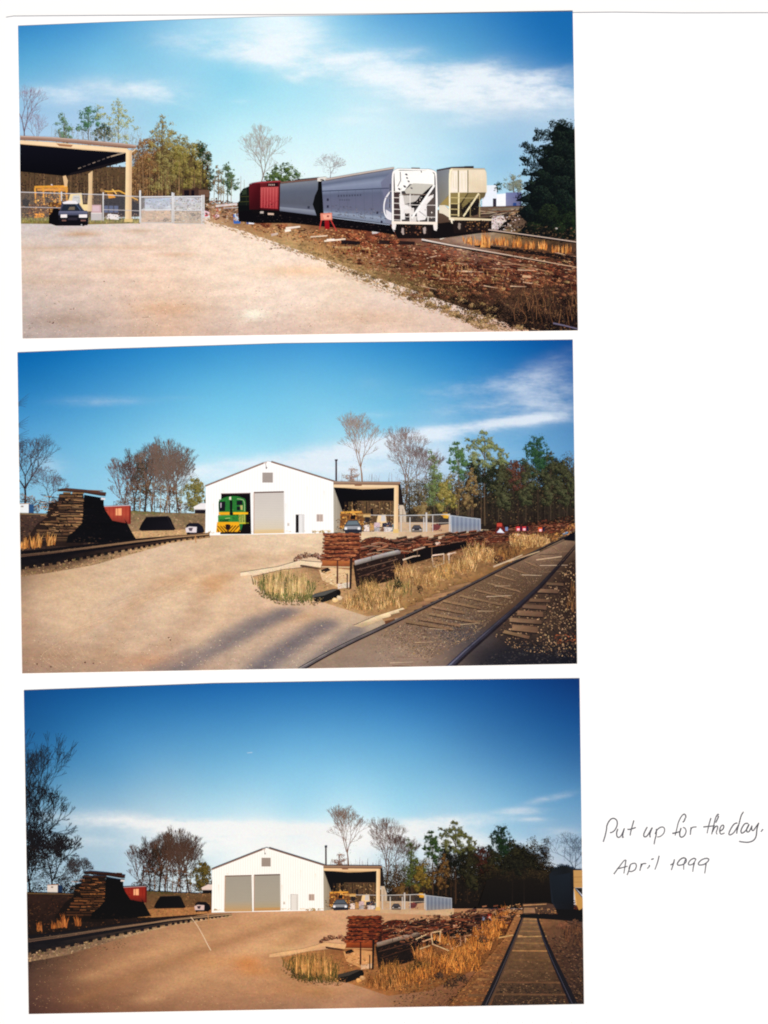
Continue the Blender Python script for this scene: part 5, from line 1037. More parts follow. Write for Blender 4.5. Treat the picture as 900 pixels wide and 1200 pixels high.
    ex = S.part('yellow_excavator', 'yellow excavator with a black body behind the fence', 'paint'); ex.poly([(514, 608), (520, 606), (527, 608), (527, 614), (514, 615.6)], (22, 20, 26)); ex.poly([(518.6, 601.4), (524, 601), (526, 604), (525, 607.6), (519.6, 607)], (226, 168, 30)); ex.stroke([(520, 602), (529, 605.4)], 1.4, (236, 206, 130)); ex.poly([(516, 604), (519.6, 602), (520, 605)], (196, 140, 30))
    f = S.part('chain_link_fence', 'grey chain link fence right of the canopy', 'pale')
    f.stroke([(434, 603.6), (462, 604)], .7, (196, 192, 190)); f.stroke([(467, 604.2), (499, 603.6), (527, 602.6)], .9, (200, 198, 196)); f.stroke([(475, 613.6), (527, 612.6)], .7, (196, 184, 172)); f.stroke([(467, 622.6), (505, 622)], .6, (190, 176, 160))
    for i in range(50): x = 467+i*1.2; f.stroke([(x, 604), (x, 622)], .13, (150, 138, 128))
    for x, y0, w_ in ((480.4, 606, 1.2), (496.6, 606, 1.2), (499.6, 600.6, 2.0), (507, 604, .9), (470, 604, 1.2), (526.6, 602, 1.3)): q = f.sub('fence_post'); q.stroke([(x, y0), (x, 623)], w_, (206, 200, 194))
    ms = S.part('metal_sheeting', 'blue grey sheet metal screen at the end of the fence', 'paint')
    ms.quad((527, 604), (562.6, 608.2), (562.4, 622.4), (528, 624.6), [(0, (138, 148, 164)), (.5, (122, 132, 150)), (1, (146, 142, 140))])
    for i in range(14): x = 528.4+i*2.5; ms.stroke([(x, 604.6+i*.3), (x, 624.2-i*.16)], .6, (104, 112, 132) if i % 2 else (158, 166, 178))
    ms.stroke([(527, 604), (562.6, 608.2)], .7, (196, 200, 206)); q = ms.sub('end_post', 'pale end post'); q.stroke([(562.4, 607.6), (562.6, 622.6)], 1.2, (166, 172, 186)); q = ms.sub('end_post', 'pale end post'); q.stroke([(528, 603.6), (528.6, 624.4)], 1.0, (196, 200, 206))

def locomotive(S):
    G, GD, Y = (40, 116, 48), (26, 78, 36), (238, 170, 28)
    lo = S.part('switcher_locomotive', 'green and yellow switcher locomotive standing in the open shed doorway', 'paint')
    lo.poly(pts_smooth([(256.6, 600), (256.4, 588), (260, 584.6), (268, 581.8), (278, 581.6), (284, 583.4), (288, 586.4), (288.2, 602)], 3), [G]*22)
    lo.poly([(256, 603.6), (270, 603.4), (270, 606), (256, 606)], GD); lo.poly([(255.6, 604.4), (280, 603.8), (280.4, 612), (255.8, 612)], (52, 136, 56)); lo.poly([(279.6, 600), (288.2, 599.6), (288, 613), (279.6, 613)], (126, 148, 50))
    for x in (281.4, 284.2, 286.6): lo.stroke([(x, 602.6), (x, 612.4)], .5, (214, 196, 120))
    lo.poly([(280.2, 613.4), (285, 614), (282.6, 621.6), (280.4, 620)], (32, 108, 52))
    lo.poly([(258, 608.6), (270, 608), (270, 610.8), (264, 611.6), (258, 611.4)], (28, 84, 36)); lo.stroke([(264, 607.6), (270, 607)], .8, (170, 196, 120)); lo.stroke([(256.4, 604.6), (270, 603.6)], .6, (110, 160, 90))
    lo.scatter([(257, 585), (287, 585), (287, 611), (257, 611)], 60, 1.2, .7, [(30, 96, 40), (60, 150, 66), (24, 70, 34), (90, 140, 60)], 0, .5)
    for i in range(6): lo.stroke([(273+i*1.1, 605), (273+i*1.1, 611)], .3, (22, 66, 30))
    q = lo.sub('cab_door', 'dark door recess'); q.poly([(269.4, 586.6), (272.6, 586.4), (272.4, 603.4), (269.8, 603.4)], (14, 18, 20))
    for pts in ([(257, 588), (264.4, 587.6), (264, 598.8), (257, 599.2)], [(277.4, 586.8), (284, 586.4), (284.6, 591.6), (277.6, 592)], [(277.6, 593.6), (282, 593.8), (281.6, 598), (277.8, 598)]): q = lo.sub('cab_window', 'dark cab window'); q.poly(pts, (20, 22, 30))
    q = lo.sub('window_glint', 'pale reflection in the window'); q.poly([(258.4, 589.4), (259.8, 589.2), (259.6, 595), (258.6, 595)], (196, 180, 190)); q.poly([(281.6, 592.4), (284.6, 592.2), (284.4, 597.6), (282.4, 597.4)], (190, 180, 110))
    q = lo.sub('headlight', 'white headlight'); q.poly([(268.8, 582.4), (271, 582), (271.2, 585.6), (268.9, 585.6)], (242, 236, 214))
    q = lo.sub('stripe', 'yellow stripe'); q.poly([(256.4, 600.2), (269.2, 600), (269.2, 603.2), (256.4, 603.4)], Y); q.poly([(273.4, 600.2), (291, 600.4), (290.6, 602.6), (273.4, 603)], (246, 186, 30)); q.stroke([(286, 612.8), (292, 613)], 1.0, (126, 126, 30)); q.poly([(280, 612.4), (288, 612.2), (288, 613.8), (280, 614)], (200, 190, 50))
    q = lo.sub('handrail', 'pale handrail'); q.stroke(pts_smooth([(278, 584.6), (283, 585.2), (286.4, 588), (286.8, 599)], 3), .7, (176, 200, 150))
    q = lo.sub('pilot_plate', 'yellow front plate with black chevrons'); q.poly([(254.6, 611.8), (280, 611.6), (281.8, 623), (253.4, 623.8)], Y)
    for i in range(5):
        x = 255.4+i*3.4
        q.poly([(x-1.0, 616.2), (x+.5, 616.2), (x+7.2, 623.4), (x+5.6, 623.6)] if i < 3 else [(x, 623), (x+.1, 623), (x+.1, 623.2), (x, 623.2)], (92, 52, 14))
    for i in range(3):
        x = 279.6-i*3.6; q.poly([(x, 615.6), (x+1.4, 616.0), (x-5.4, 623.4), (x-7.0, 623.4)], (92, 52, 14))
    q.poly([(254.4, 619.6), (255.4, 619.6), (257.6, 623.6), (256, 623.6)], (92, 52, 14)); q.poly([(281.2, 619.6), (281.7, 622), (280.4, 623.2), (278.6, 623.2)], (92, 52, 14))
    q = lo.sub('coupler', 'dark coupler'); q.poly(pts_smooth([(264.2, 615), (267, 614.2), (270.4, 615.4), (269.8, 618.6), (267.2, 621), (264.8, 618.8)], 2), (34, 20, 22))

def weed_bank(S, third):
    """scrap row, culvert, dry grass and timber between drive and track (second-print pixels)"""
    sl = S.part('scrap_strewn_ground', 'bare ground and rubble under the scrap row', 'scrap')
    sl.poly([(296, 676), (330, 668), (380, 662), (420, 648), (520, 640), (620, 628), (668, 618), (640, 642), (560, 680), (480, 716), (430, 722), (380, 706), (330, 700)], [(200, 160, 112), (196, 160, 116), (150, 110, 76), (120, 78, 52), (110, 70, 48), (70, 44, 36), (80, 54, 40), (120, 84, 50), (130, 90, 50), (150, 110, 66), (170, 130, 88), (186, 146, 100), (190, 150, 104)])
    sl.scatter([(310, 680), (380, 664), (420, 650), (520, 642), (640, 630), (560, 676), (480, 712), (430, 720), (380, 704)], 420, 2.2, .8, [(150, 112, 74), (96, 66, 46), (190, 146, 98), (70, 48, 36), (206, 164, 116), (120, 90, 56)], -.15, .5)
    hp = S.part('rusty_scrap_heap', 'long low heap of rusty scrap running to the right', 'scrap')
    hp.poly(pts_smooth([(416, 650), (424, 634), (440, 629.6), (456, 633), (470, 638), (484, 636), (494, 629), (506, 634), (524, 630), (548, 626), (572, 622), (600, 618), (640, 614), (672, 614), (672, 622), (620, 628), (560, 640), (500, 652), (440, 662), (418, 662)], 3), (88, 46, 34))
    top = [(418, 640), (432, 630), (450, 630), (470, 638), (486, 636), (494, 630), (508, 635), (530, 629), (570, 622), (620, 616), (672, 613), (672, 620), (600, 634), (540, 644), (480, 652), (420, 660)]
    hp.scatter(top, 620, 3.2, .75, [(120, 58, 38), (150, 80, 50), (64, 30, 24), (178, 112, 74), (40, 22, 20), (100, 50, 36)], -.12, .35)
    hp.scatter([(520, 630), (672, 614), (672, 626), (560, 652), (500, 660)], 340, 2.4, .9, [(30, 18, 18), (60, 34, 28), (20, 14, 16), (96, 60, 46), (150, 110, 84)], -.1, .5)
    hp.scatter([(560, 622), (672, 604), (672, 616), (560, 630)], 260, 2.6, .7, [(70, 34, 28), (40, 24, 22), (96, 52, 38), (120, 76, 52), (24, 16, 16)], 0, .3)
    for i in range(130):
        R = hp.R; f = R.random()**.8; x = 424+f*240; yc = 642-f*26; y = yc+R.uniform(-8, 9)*(1-f*.55); k = 1.15-.75*f
        if y < 629-f*14: y = 629-f*14+R.uniform(0, 3)
        L = R.uniform(6, 15)*k; a = R.choice((-.12, -.2, -.05, .15, -.35)); w_ = R.uniform(1.3, 2.5)*k; dx, dy = math.cos(a)*L/2, math.sin(a)*L/2
        c_ = R.choice([(120, 64, 44), (84, 44, 34), (150, 90, 60), (54, 30, 26), (104, 60, 44), (40, 24, 22)])
        hp.stroke([(x-dx, y-dy+w_*.6), (x+dx, y+dy+w_*.6)], w_, (22, 14, 14)); hp.stroke([(x-dx, y-dy), (x+dx, y+dy)], w_, jit(c_, .15, R)); hp.stroke([(x-dx, y-dy-w_*.35), (x+dx, y+dy-w_*.35)], w_*.35, jit(mixc(c_, (220, 170, 130), .4), .1, R))
    for x, y, w_ in ((434, 640, 24), (452, 644, 20), (444, 636, 18), (470, 646, 26), (440, 648, 20)): hp.stroke([(x-w_/2, y+1.6), (x, y-.6), (x+w_/2, y+.8)], .8, (186, 150, 120), .5)
    for x, y, r in ((494, 634, 6), (486, 640, 5)): hp.clump(x, y, r, 50, [(50, 24, 20), (104, 52, 38), (140, 80, 54)], 1.2, .6)
    for x, y in ((513, 637), (530, 640), (520, 646), (606, 627)): hp.clump(x, y, 2.6, 9, [(206, 176, 150), (236, 216, 196)], 1.4, .7)
    hp.poly([(474, 650), (500, 642), (546, 634), (548, 640), (512, 652), (478, 662)], (16, 12, 14)); hp.poly([(545, 642), (562, 636), (566, 644), (548, 650)], (24, 16, 18))
    # red and white things far down the row
    if not third:
        for i, (x, y, c_, lab) in enumerate(((583, 617, (150, 40, 34), 'red heap with white boards far along the row'), (607, 620, (206, 40, 50), 'red drum, left of the far pair'), (614, 620, (190, 40, 50), 'red drum, right of the far pair'), (633, 621, (224, 90, 40), 'orange drum near the bend of the track'))):
            b = S.part('scrap_heap' if i == 0 else 'red_drum', lab, 'paint')
            if i == 0: b.poly([(580, 625), (582, 616), (584, 612), (588, 613), (592, 621), (590, 626)], (96, 30, 30)); b.poly([(582, 624), (586, 619), (591, 624.6)], (226, 230, 240)); b.rect(582, 613, 588, 617, (190, 70, 54)); b.rect(592, 617.6, 595, 622, (120, 140, 180))
            else: b.poly([(x-2.6, y-3), (x+2, y-3.2), (x+2.4, y+2), (x-2.4, y+2)], c_); b.rect(x-1.4, y-1, x+1.6, y+1.6, (240, 200, 206)); b.rect(x+2.2, y-3, x+5, y+2, (26, 26, 50))
    else:
        for i, (x, y, c_, lab) in enumerate(((556, 625, (180, 60, 46), 'red heap with white boards far along the row'), (566, 628, (214, 60, 52), 'red drum, left of the far pair'), (574, 628, (196, 60, 54), 'red drum, right of the far pair'))):
            b = S.part('scrap_heap' if i == 0 else 'red_drum', lab, 'paint')
            b.poly([(x-3, y-3), (x+2.4, y-3.4), (x+3, y+3), (x-3, y+3)], c_); b.rect(x-1.6, y-.4, x+1.8, y+2, (244, 204, 190))
            if i == 0: b.rect(x-9, y, x-4, y+5, (150, 170, 206)); b.poly([(x-3, y+5), (x, y+1), (x+4, y+5)], (214, 214, 226))
    # rubbish by the drive
    rb = S.part('rubble_pile', 'brown rubble beside the drive, left of the square stack', 'scrap')
    for x, y, r in ((352, 653, 5), (360, 651, 6), (370, 651, 5), (376, 654, 4), (347, 656, 3)): rb.clump(x, y, r, 40, [(50, 26, 26), (106, 62, 50), (160, 118, 92), (206, 180, 160)], 1.2, .5)
    sb = S.part('stone_slab', 'pale stone slabs at the edge of the drive', 'earth')
    sb.poly([(282, 671), (300, 668), (326, 664), (350, 657), (378, 659), (376, 664), (352, 661), (330, 667), (300, 673), (282, 675)], (236, 212, 176)); sb.poly([(340, 661), (352, 656.6), (377, 660), (376, 665), (356, 662)], (240, 214, 176)); sb.poly([(352, 662), (376, 666), (372, 667), (352, 664)], (90, 66, 52))
    sb.poly([(374, 668), (388, 665), (412, 668), (412, 684), (396, 688), (378, 680)], (222, 186, 140)); sb.poly([(376, 668), (384, 665), (388, 668), (378, 672)], (40, 28, 26)); sb.poly([(396, 684), (412, 682), (410, 688), (396, 690)], (226, 208, 186)); sb.scatter([(376, 670), (410, 670), (404, 690), (380, 684)], 50, 2.2, .8, [(206, 160, 110), (186, 140, 96), (236, 206, 166), (150, 112, 76)])
    cb = S.part('square_tie_stack', 'neat square stack of rust brown sleepers with ragged edges', 'timber')
    R = cb.R
    cb.poly([(381, 626), (421, 624.6), (422, 656), (410, 660), (380, 660)], (62, 30, 24))
    for i in range(7):
        y = 625+i*4.9; x0 = 380-(.0 if i < 5 else 3)+R.uniform(-.8, .8); x1 = 421.6+R.uniform(-1, 1)-(0 if i < 4 else i*.9)
        n = 12; P1 = [(x0+(x1-x0)*k/n, y+R.uniform(-.7, .7)) for k in range(n+1)]; P2 = [(x0+(x1-x0)*k/n, y+3.4+R.uniform(-.6, .6)) for k in range(n, -1, -1)]
        P = P1+P2; cb.poly(P, [jit((150, 82, 52), .12, R)]*(n+1) + [jit((92, 46, 34), .12, R)]*(n+1))
        for q_ in (x0, x1):
            for k in range(7): cb.fleck(q_+R.uniform(-1.6, 1.6), y+R.uniform(0, 3.4), 1.5, .5, jit((120, 62, 42), .25, R), 0)
        for k in range(40): x = R.uniform(x0, x1); yy = y+R.uniform(-.5, 3.5); cb.fleck(x, yy, R.uniform(1.4, 4), .4, jit(R.choice([(170, 98, 62), (110, 54, 36), (60, 28, 24), (196, 128, 84)]), .12, R), 0)
        cb.stroke([(x0+2, y+4.2+R.uniform(-.3, .3)), (x0+18, y+4.0), (x1-2, y+4.3)], .45, (44, 22, 20))
    q = cb.sub('base_sleeper', 'orange brown lowest sleepers'); q.poly([(378, 657), (410, 657.4), (409.6, 663.6), (377, 663)], [(186, 108, 56), (176, 100, 54), (130, 70, 40), (140, 78, 44)]); q.stroke([(396, 657), (396, 663)], .8, (80, 40, 28)); q.stroke([(377, 664), (410, 664.6)], 1.0, (220, 190, 150))
    wp = S.part('wooden_post', 'thin dark post in front of the square stack', 'timber'); wp.stroke([(395.6, 656), (395.4, 684)], 1.8, (88, 48, 36), 2.2)
    wp = S.part('wooden_post', 'post at the near end of the long beam', 'timber'); wp.stroke([(411.6, 654), (410.6, 690)], 3.0, (40, 26, 24), 2.4); wp.stroke([(407, 672), (407, 690)], 1.6, (80, 56, 44))
    wp = S.part('wooden_post', 'post at the far end of the long beam', 'timber'); wp.stroke([(467, 648), (468, 664)], 2.2, (76, 50, 40))
    bm = S.part('timber_beam', 'long beam with a lit grey top and a dark side', 'timber')
    bm.poly([(414, 662), (470, 648), (474, 650), (470, 676), (452, 682), (418, 690)], (36, 24, 22)); bm.poly([(415.6, 657), (440, 650.6), (466, 644.4), (470, 646), (469, 649), (442, 655), (416, 662.6)], [(196, 190, 186), (190, 182, 176), (176, 170, 168), (130, 122, 118), (92, 80, 74), (110, 98, 90), (120, 106, 98)])  # beam's top painted lit grey, its side below painted dark
    bm.scatter([(418, 664), (466, 652), (464, 676), (420, 688)], 70, 3, .7, [(84, 56, 44), (50, 34, 30), (22, 16, 16), (120, 84, 62)], -.25, .2); bm.stroke([(418, 668), (466, 655)], .9, (110, 84, 70)); bm.stroke([(420, 676), (464, 662)], .8, (92, 66, 54)); bm.stroke([(435, 651.6), (435.6, 656)], .7, (80, 70, 66))
    fr = S.part('broken_frame', 'pale broken concrete frames lying in the grass', 'timber')
    for pts in ([(472, 656), (484, 652), (492, 651)], [(506, 651), (520, 649), (520, 660), (508, 664), (506, 651)], [(524, 650), (534, 647)], [(484, 645), (498, 641)], [(526, 648), (526, 662)], [(508, 664), (532, 672)], [(512, 666), (526, 668)]): fr.stroke(pts, 1.6, (226, 202, 176), 1.2, (196, 168, 140))
    for a, b in (((489, 644), (489, 652)), ((506, 641), (506, 652)), ((556, 646), (572, 642)), ((540, 652), (556, 654))): fr.stroke([a, b], .9, (110, 84, 66))
    cu = S.part('culvert_pipe', 'black culvert pipe end under the drive', 'paint')
    cu.poly([(363, 697), (390, 690), (398, 690.6), (399.6, 694), (397, 700), (378, 706), (366, 704)], (26, 24, 24)); cu.poly([(363.6, 697), (390, 690.4), (396, 690.6), (380, 697.6), (366, 700)], (84, 82, 78)); q = cu.sub('mouth', 'dark mouth of the pipe'); q.fleck(397, 695, 2.6, 5, (14, 12, 14), 0, 12)
    for x, y, c_, lab in ((364.6, 703, (226, 188, 134), 'tan boulder left of the culvert pipe'), (393, 703, (236, 196, 132), 'tan boulder right of the culvert pipe'), (398, 700, (220, 190, 150), 'smaller tan boulder by the culvert pipe')):
        b = S.part('boulder', lab, 'earth'); b.fleck(x, y, 4.0, 2.8, c_, 0, 9); b.fleck(x-.6, y-.8, 2.2, 1.2, mixc(c_, (255, 245, 220), .4), 0, 7)
    # vegetation
    g = S.part('green_weed_clump', 'green weed clump with tall straw plumes beside the drive', 'brush')
    g.clump(335, 688, 30, 380, [(40, 44, 26), (92, 90, 48), (140, 124, 76), (190, 156, 104)], 1.5, .48); g.clump(360, 688, 9, 90, [(28, 36, 26), (60, 70, 40), (90, 100, 56)], 1.4, 1.0); g.clump(318, 688, 14, 110, [(44, 58, 30), (86, 98, 50), (130, 128, 74)], 1.4, .7)
    g.blades([(296, 684), (330, 676), (370, 686), (366, 704), (330, 703), (306, 694)], 560, 12, .8, [(96, 104, 52), (150, 130, 80), (190, 156, 100), (66, 76, 38), (210, 172, 118)], .4)
    for x, y, h in ((324, 698, 30), (330, 701, 30), (339, 703, 32), (345, 703, 30), (352, 703, 34), (356, 702, 30), (317, 696, 24)): g.blades([(x-2.2, y-9), (x+2.2, y-9), (x+2.6, y+1), (x-2.6, y+1)], 24, h*.86, .7, [(226, 188, 128), (196, 156, 100), (238, 204, 148), (160, 130, 80)], .10)
    g.scatter([(296, 690), (310, 702), (330, 709), (372, 710), (380, 700), (366, 700), (330, 700)], 130, 1.6, .8, [(120, 104, 62), (170, 136, 92), (86, 78, 46), (150, 120, 80), (200, 160, 112)], 0, .6)
    g.blades([(306, 700), (330, 706), (366, 707), (366, 698), (330, 698)], 160, 8, .8, [(90, 96, 48), (60, 70, 38), (140, 124, 74), (110, 108, 60)], .5)
    d = S.part('dry_grass', 'tall orange dry grass along the track', 'brush')
    OR = [(208, 160, 100), (172, 124, 72), (230, 188, 130), (136, 98, 58)]
    for x, y, r, n, pal in ((420, 706, 16, 190, OR), (446, 700, 16, 190, OR), (432, 690, 12, 110, [(120, 100, 56), (180, 140, 82), (214, 170, 108)]), (468, 690, 14, 150, [(90, 90, 50), (150, 130, 76), (206, 164, 100)]), (474, 672, 12, 130, OR), (500, 680, 16, 190, OR), (520, 670, 13, 170, [(150, 126, 80), (206, 150, 84), (228, 178, 110)]),
                            (544, 662, 14, 190, OR), (556, 648, 12, 170, OR), (572, 652, 14, 160, OR), (590, 652, 10, 110, [(90, 56, 34), (160, 104, 56), (206, 146, 80)]), (612, 634, 15, 190, OR), (630, 634, 12, 140, OR), (600, 646, 12, 110, [(60, 38, 28), (120, 80, 48), (180, 126, 70)])):
        if third and x > 560: continue
        d.clump(x, y, r, n, sorted(pal), 1.3, .62); d.blades([(x-r, y-3), (x+r, y-6), (x+r, y+8), (x-r, y+8)], int(n*.8), 13 if x < 570 else 8, .6, pal + [(110, 78, 46), (150, 112, 66)], .5)
    d.blades([(410, 705), (440, 700), (470, 690), (470, 712), (440, 716), (420, 716)], 320, 12, .7, OR + [(110, 100, 54), (90, 70, 40), (120, 90, 52)], .5)
    d.clump(466, 684, 5, 44, [(28, 30, 22), (50, 56, 34)], 1.3, 1.3); d.clump(492, 690, 3.5, 30, [(30, 22, 20), (70, 48, 34)], 1.2, 1.3); d.clump(586, 656, 9, 60, [(34, 22, 22), (70, 46, 36), (110, 76, 56)], 1.3, .5)
    pd = S.part('wooden_plank', 'pale plank lying beside the rail', 'timber')
    if not third:
        pd.poly([(414, 733), (440, 722), (472, 712), (476, 715), (454, 723.6), (424, 735)], [(214, 190, 150), (236, 208, 164), (240, 214, 172), (226, 196, 152), (206, 176, 136), (196, 166, 128)]); q = pd.sub('plank_end', 'dark sawn end'); q.poly([(450, 726), (462, 721), (463, 727), (452, 732)], (106, 66, 44)); q.poly([(462, 721.4), (480, 719), (478, 723), (463, 726.4)], (190, 170, 150))
    else:
        pd.poly([(512, 738), (524, 727), (530, 728), (522, 738)], (236, 214, 180))

def curved_track(S, pts, w0, w1, label, col=(20, 17, 20)):
    t = S.part('rail_track', label, 'timber'); t.stroke(pts, w0, col, w1)
    return t

def along(P, n, rx, ry, col, st):
    """soft patches strung along a curve"""
    Q = pts_smooth(P, n); return [(x, y, rx, ry, col, st*.9) for x, y in Q]

def print_two():
    S = make_print([(20.8, 413.5), (120, 409.5), (330, 402.8), (671, 398.6), (676, 777.6), (26.5, 789)],
                   'middle print, of the white shed with a green locomotive in its open doorway', 1)
    sky = S.part('sky', 'deep blue sky with thin cloud', 'sky')
    sky.tone([(15, 395), (690, 395), (690, 640), (15, 640)],
        [(21, 414, (2, 98, 168)), (120, 410, (24, 118, 184)), (230, 406, (48, 140, 200)), (330, 403, (62, 148, 206)), (450, 402, (48, 138, 200)), (560, 400, (18, 108, 178)), (671, 400, (6, 76, 146)),
         (30, 460, (40, 126, 186)), (130, 460, (70, 152, 204)), (250, 460, (100, 182, 220)), (350, 460, (112, 190, 224)), (460, 455, (96, 176, 216)), (560, 450, (56, 140, 196)), (660, 440, (24, 100, 166)),
         (40, 510, (86, 160, 206)), (130, 515, (112, 186, 220)), (250, 515, (140, 208, 232)), (350, 510, (142, 208, 232)), (460, 500, (126, 196, 226)), (560, 500, (96, 166, 210)), (660, 495, (76, 136, 186)),
         (50, 560, (126, 186, 216)), (130, 560, (140, 200, 226)), (235, 560, (186, 226, 238)), (400, 550, (196, 226, 238)), (500, 540, (172, 208, 230)), (600, 530, (112, 172, 212)), (665, 530, (92, 150, 196)),
         (110, 600, (150, 204, 228)), (240, 600, (200, 230, 238)), (450, 590, (190, 214, 232)), (600, 590, (130, 180, 214))],
        clouds=[(118, 470, 100, 9, 0, .45), (215, 466, 60, 5, 0, .16), (60, 544, 50, 16, 6, .5), (235, 552, 60, 12, -14, .7), (365, 540, 90, 18, -4, .9), (250, 560, 60, 20, 0, .6), (345, 548, 90, 22, 0, .6), (490, 512, 150, 8, -5, .6), (605, 495, 80, 6, -6, .6), (650, 490, 50, 6, 4, .35), (580, 470, 190, 50, -6, .28), (520, 530, 200, 36, -2, .3), (430, 524, 130, 12, -9, .75), (520, 505, 130, 8, -7, .8), (600, 494, 90, 6, -6, .7), (420, 545, 110, 16, -4, .6), (300, 548, 120, 16, -3, .7),
                (560, 454, 130, 12, -5, .42), (640, 430, 90, 18, -22, .34), (640, 460, 80, 30, 0, .4), (570, 478, 110, 10, -4, .4), (430, 448, 50, 26, -10, .14), (440, 486, 50, 6, -4, .3), (480, 550, 110, 40, 0, .35), (500, 530, 160, 18, -2, .3), (655, 478, 60, 24, 0, .3)], cloud_col=(226, 236, 244))
    bare_tree(S, 'dark leafy bare tree at the left edge', 30, 592, 66, .66, (40, 30, 32), (74, 60, 62), 3.0, 71, 8, .04, haze=420, hazecol=(62, 46, 46))
    bare_tree(S, 'small bare tree between the edge tree and the tie stack', 58, 596, 42, .8, (60, 46, 46), (96, 84, 92), 1.4, 72, 8, .05, haze=130, hazecol=(96, 84, 88))
    ov = S.part('branch', 'bare twigs reaching in from the left edge', 'leaf')
    for x0, y0, a in ((18, 500, -.3), (18, 520, .2), (18, 512, 0), (18, 476, -.5), (18, 526, -.4)):
        for k in range(5): ov.stroke([(x0, y0), (x0+8, y0-6*(k-2)*.3+a*8), (x0+13+k, y0-8*(k-2)*.5+a*14)], .6, (50, 50, 62), .2)
    hg = S.part('hedgerow', 'brown hedge under the edge trees', 'leaf')
    for x, y, r in ((26, 584, 8), (36, 586, 7), (48, 590, 8), (58, 592, 7), (42, 596, 6), (66, 588, 6)): hg.clump(x, y, r, 60, [(30, 24, 24), (66, 52, 48), (104, 80, 68), (150, 124, 104)], 1.1, .7)
    midground(S, False)
    gr = S.part('yard_ground', 'tan gravel drive sweeping round to the left', 'earth')
    gr.tone([(15, 662), (150, 640), (240, 626), (392, 622), (560, 620), (690, 628), (690, 800), (15, 800)],
        [(30, 672, (148, 119, 95)), (60, 668, (184, 151, 117)), (120, 650, (204, 173, 139)), (200, 640, (212, 183, 153)), (240, 630, (204, 173, 139)), (320, 632, (226, 199, 167)), (370, 640, (224, 197, 163)), (470, 628, (220, 193, 159)), (540, 626, (212, 183, 149)),
         (40, 700, (194, 163, 133)), (120, 690, (208, 179, 149)), (200, 680, (210, 181, 151)), (270, 670, (220, 191, 159)), (40, 745, (186, 155, 129)), (120, 740, (202, 173, 145)), (200, 730, (206, 177, 149)), (280, 710, (212, 179, 147)), (340, 715, (210, 175, 143)), (390, 722, (208, 175, 143)),
         (40, 784, (164, 135, 115)), (120, 782, (180, 149, 123)), (200, 780, (188, 155, 131)), (280, 770, (190, 163, 139)), (340, 770, (184, 161, 141)), (430, 760, (176, 157, 135)), (480, 745, (148, 131, 113)), (560, 720, (138, 115, 91)), (560, 775, (68, 65, 71)), (640, 700, (94, 77, 65)), (650, 765, (38, 41, 51)), (660, 650, (128, 107, 87))],
        blots=[(252, 686, 16, 10, (200, 126, 66), .55), (262, 676, 20, 5, (206, 136, 76), .4), (215, 682, 40, 7, (214, 160, 108), .4), (345, 722, 26, 6, (206, 150, 96), .35), (180, 774, 40, 8, (190, 130, 90), .4), (320, 668, 30, 3, (236, 206, 164), .5),
               *along([(338, 716), (300, 734), (258, 758), (206, 786)], 8, 15, 5, (112, 104, 106), .55), *along([(300, 724), (262, 744), (224, 762), (180, 786)], 6, 12, 4, (126, 114, 110), .38), *along([(384, 730), (350, 750), (320, 770), (300, 788)], 7, 15, 6, (108, 100, 104), .55), *along([(420, 738), (396, 756), (376, 774), (364, 788)], 6, 13, 6, (112, 104, 106), .45),  # tree shadows across the drive, blended into the ground colour
               *along([(372, 646), (300, 668), (262, 692), (258, 720), (230, 756)], 9, 12, 4, (226, 194, 156), .3), *along([(350, 648), (280, 668), (240, 692), (226, 722), (190, 760)], 9, 12, 4, (190, 152, 118), .28), *along([(330, 648), (250, 668), (208, 694), (190, 724), (150, 764)], 9, 14, 4, (224, 192, 154), .28), *along([(300, 650), (220, 672), (170, 698), (146, 730), (120, 770)], 9, 14, 5, (188, 150, 116), .26), *along([(240, 652), (150, 680), (100, 706), (80, 740)], 8, 18, 5, (222, 188, 150), .25),
               (60, 770, 50, 14, (160, 120, 88), .35), (30, 740, 14, 40, (170, 134, 104), .4)])
    gr.scatter([(30, 690), (240, 640), (380, 640), (290, 668), (300, 690), (420, 730), (380, 780), (30, 786)], 700, 1.5, .5, [(186, 148, 110), (226, 196, 160), (170, 132, 98), (234, 206, 172)], -.1, .3, .06, (630, .35))
    gr.scatter([(30, 740), (300, 740), (420, 750), (380, 782), (30, 787)], 200, .9, .6, [(130, 100, 78), (236, 212, 184), (110, 82, 64)], 0, .5, .1)
    for i in range(16): gr.stroke(pts_smooth([(250-i*3, 690-i*1.0), (170-i*5, 694+i*3.4), (110-i*4, 722+i*3), (110-i*2, 760+i*2)], 4), .5, jit((214, 180, 144) if i % 2 else (200, 164, 130), .03, gr.R), .2)
    for x, y in ((44, 778), (100, 776), (110, 777), (198, 747), (200, 750), (60, 781)): gr.fleck(x, y, 1.4, 1.1, (86, 54, 42))
    shed_and_canopy(S, False)
    left_track(S, lambda t: (26+t*214, 682-t*50 if t < .0 else 0), 0)
    weed_bank(S, False)
    right_track_two(S)
    S.build()

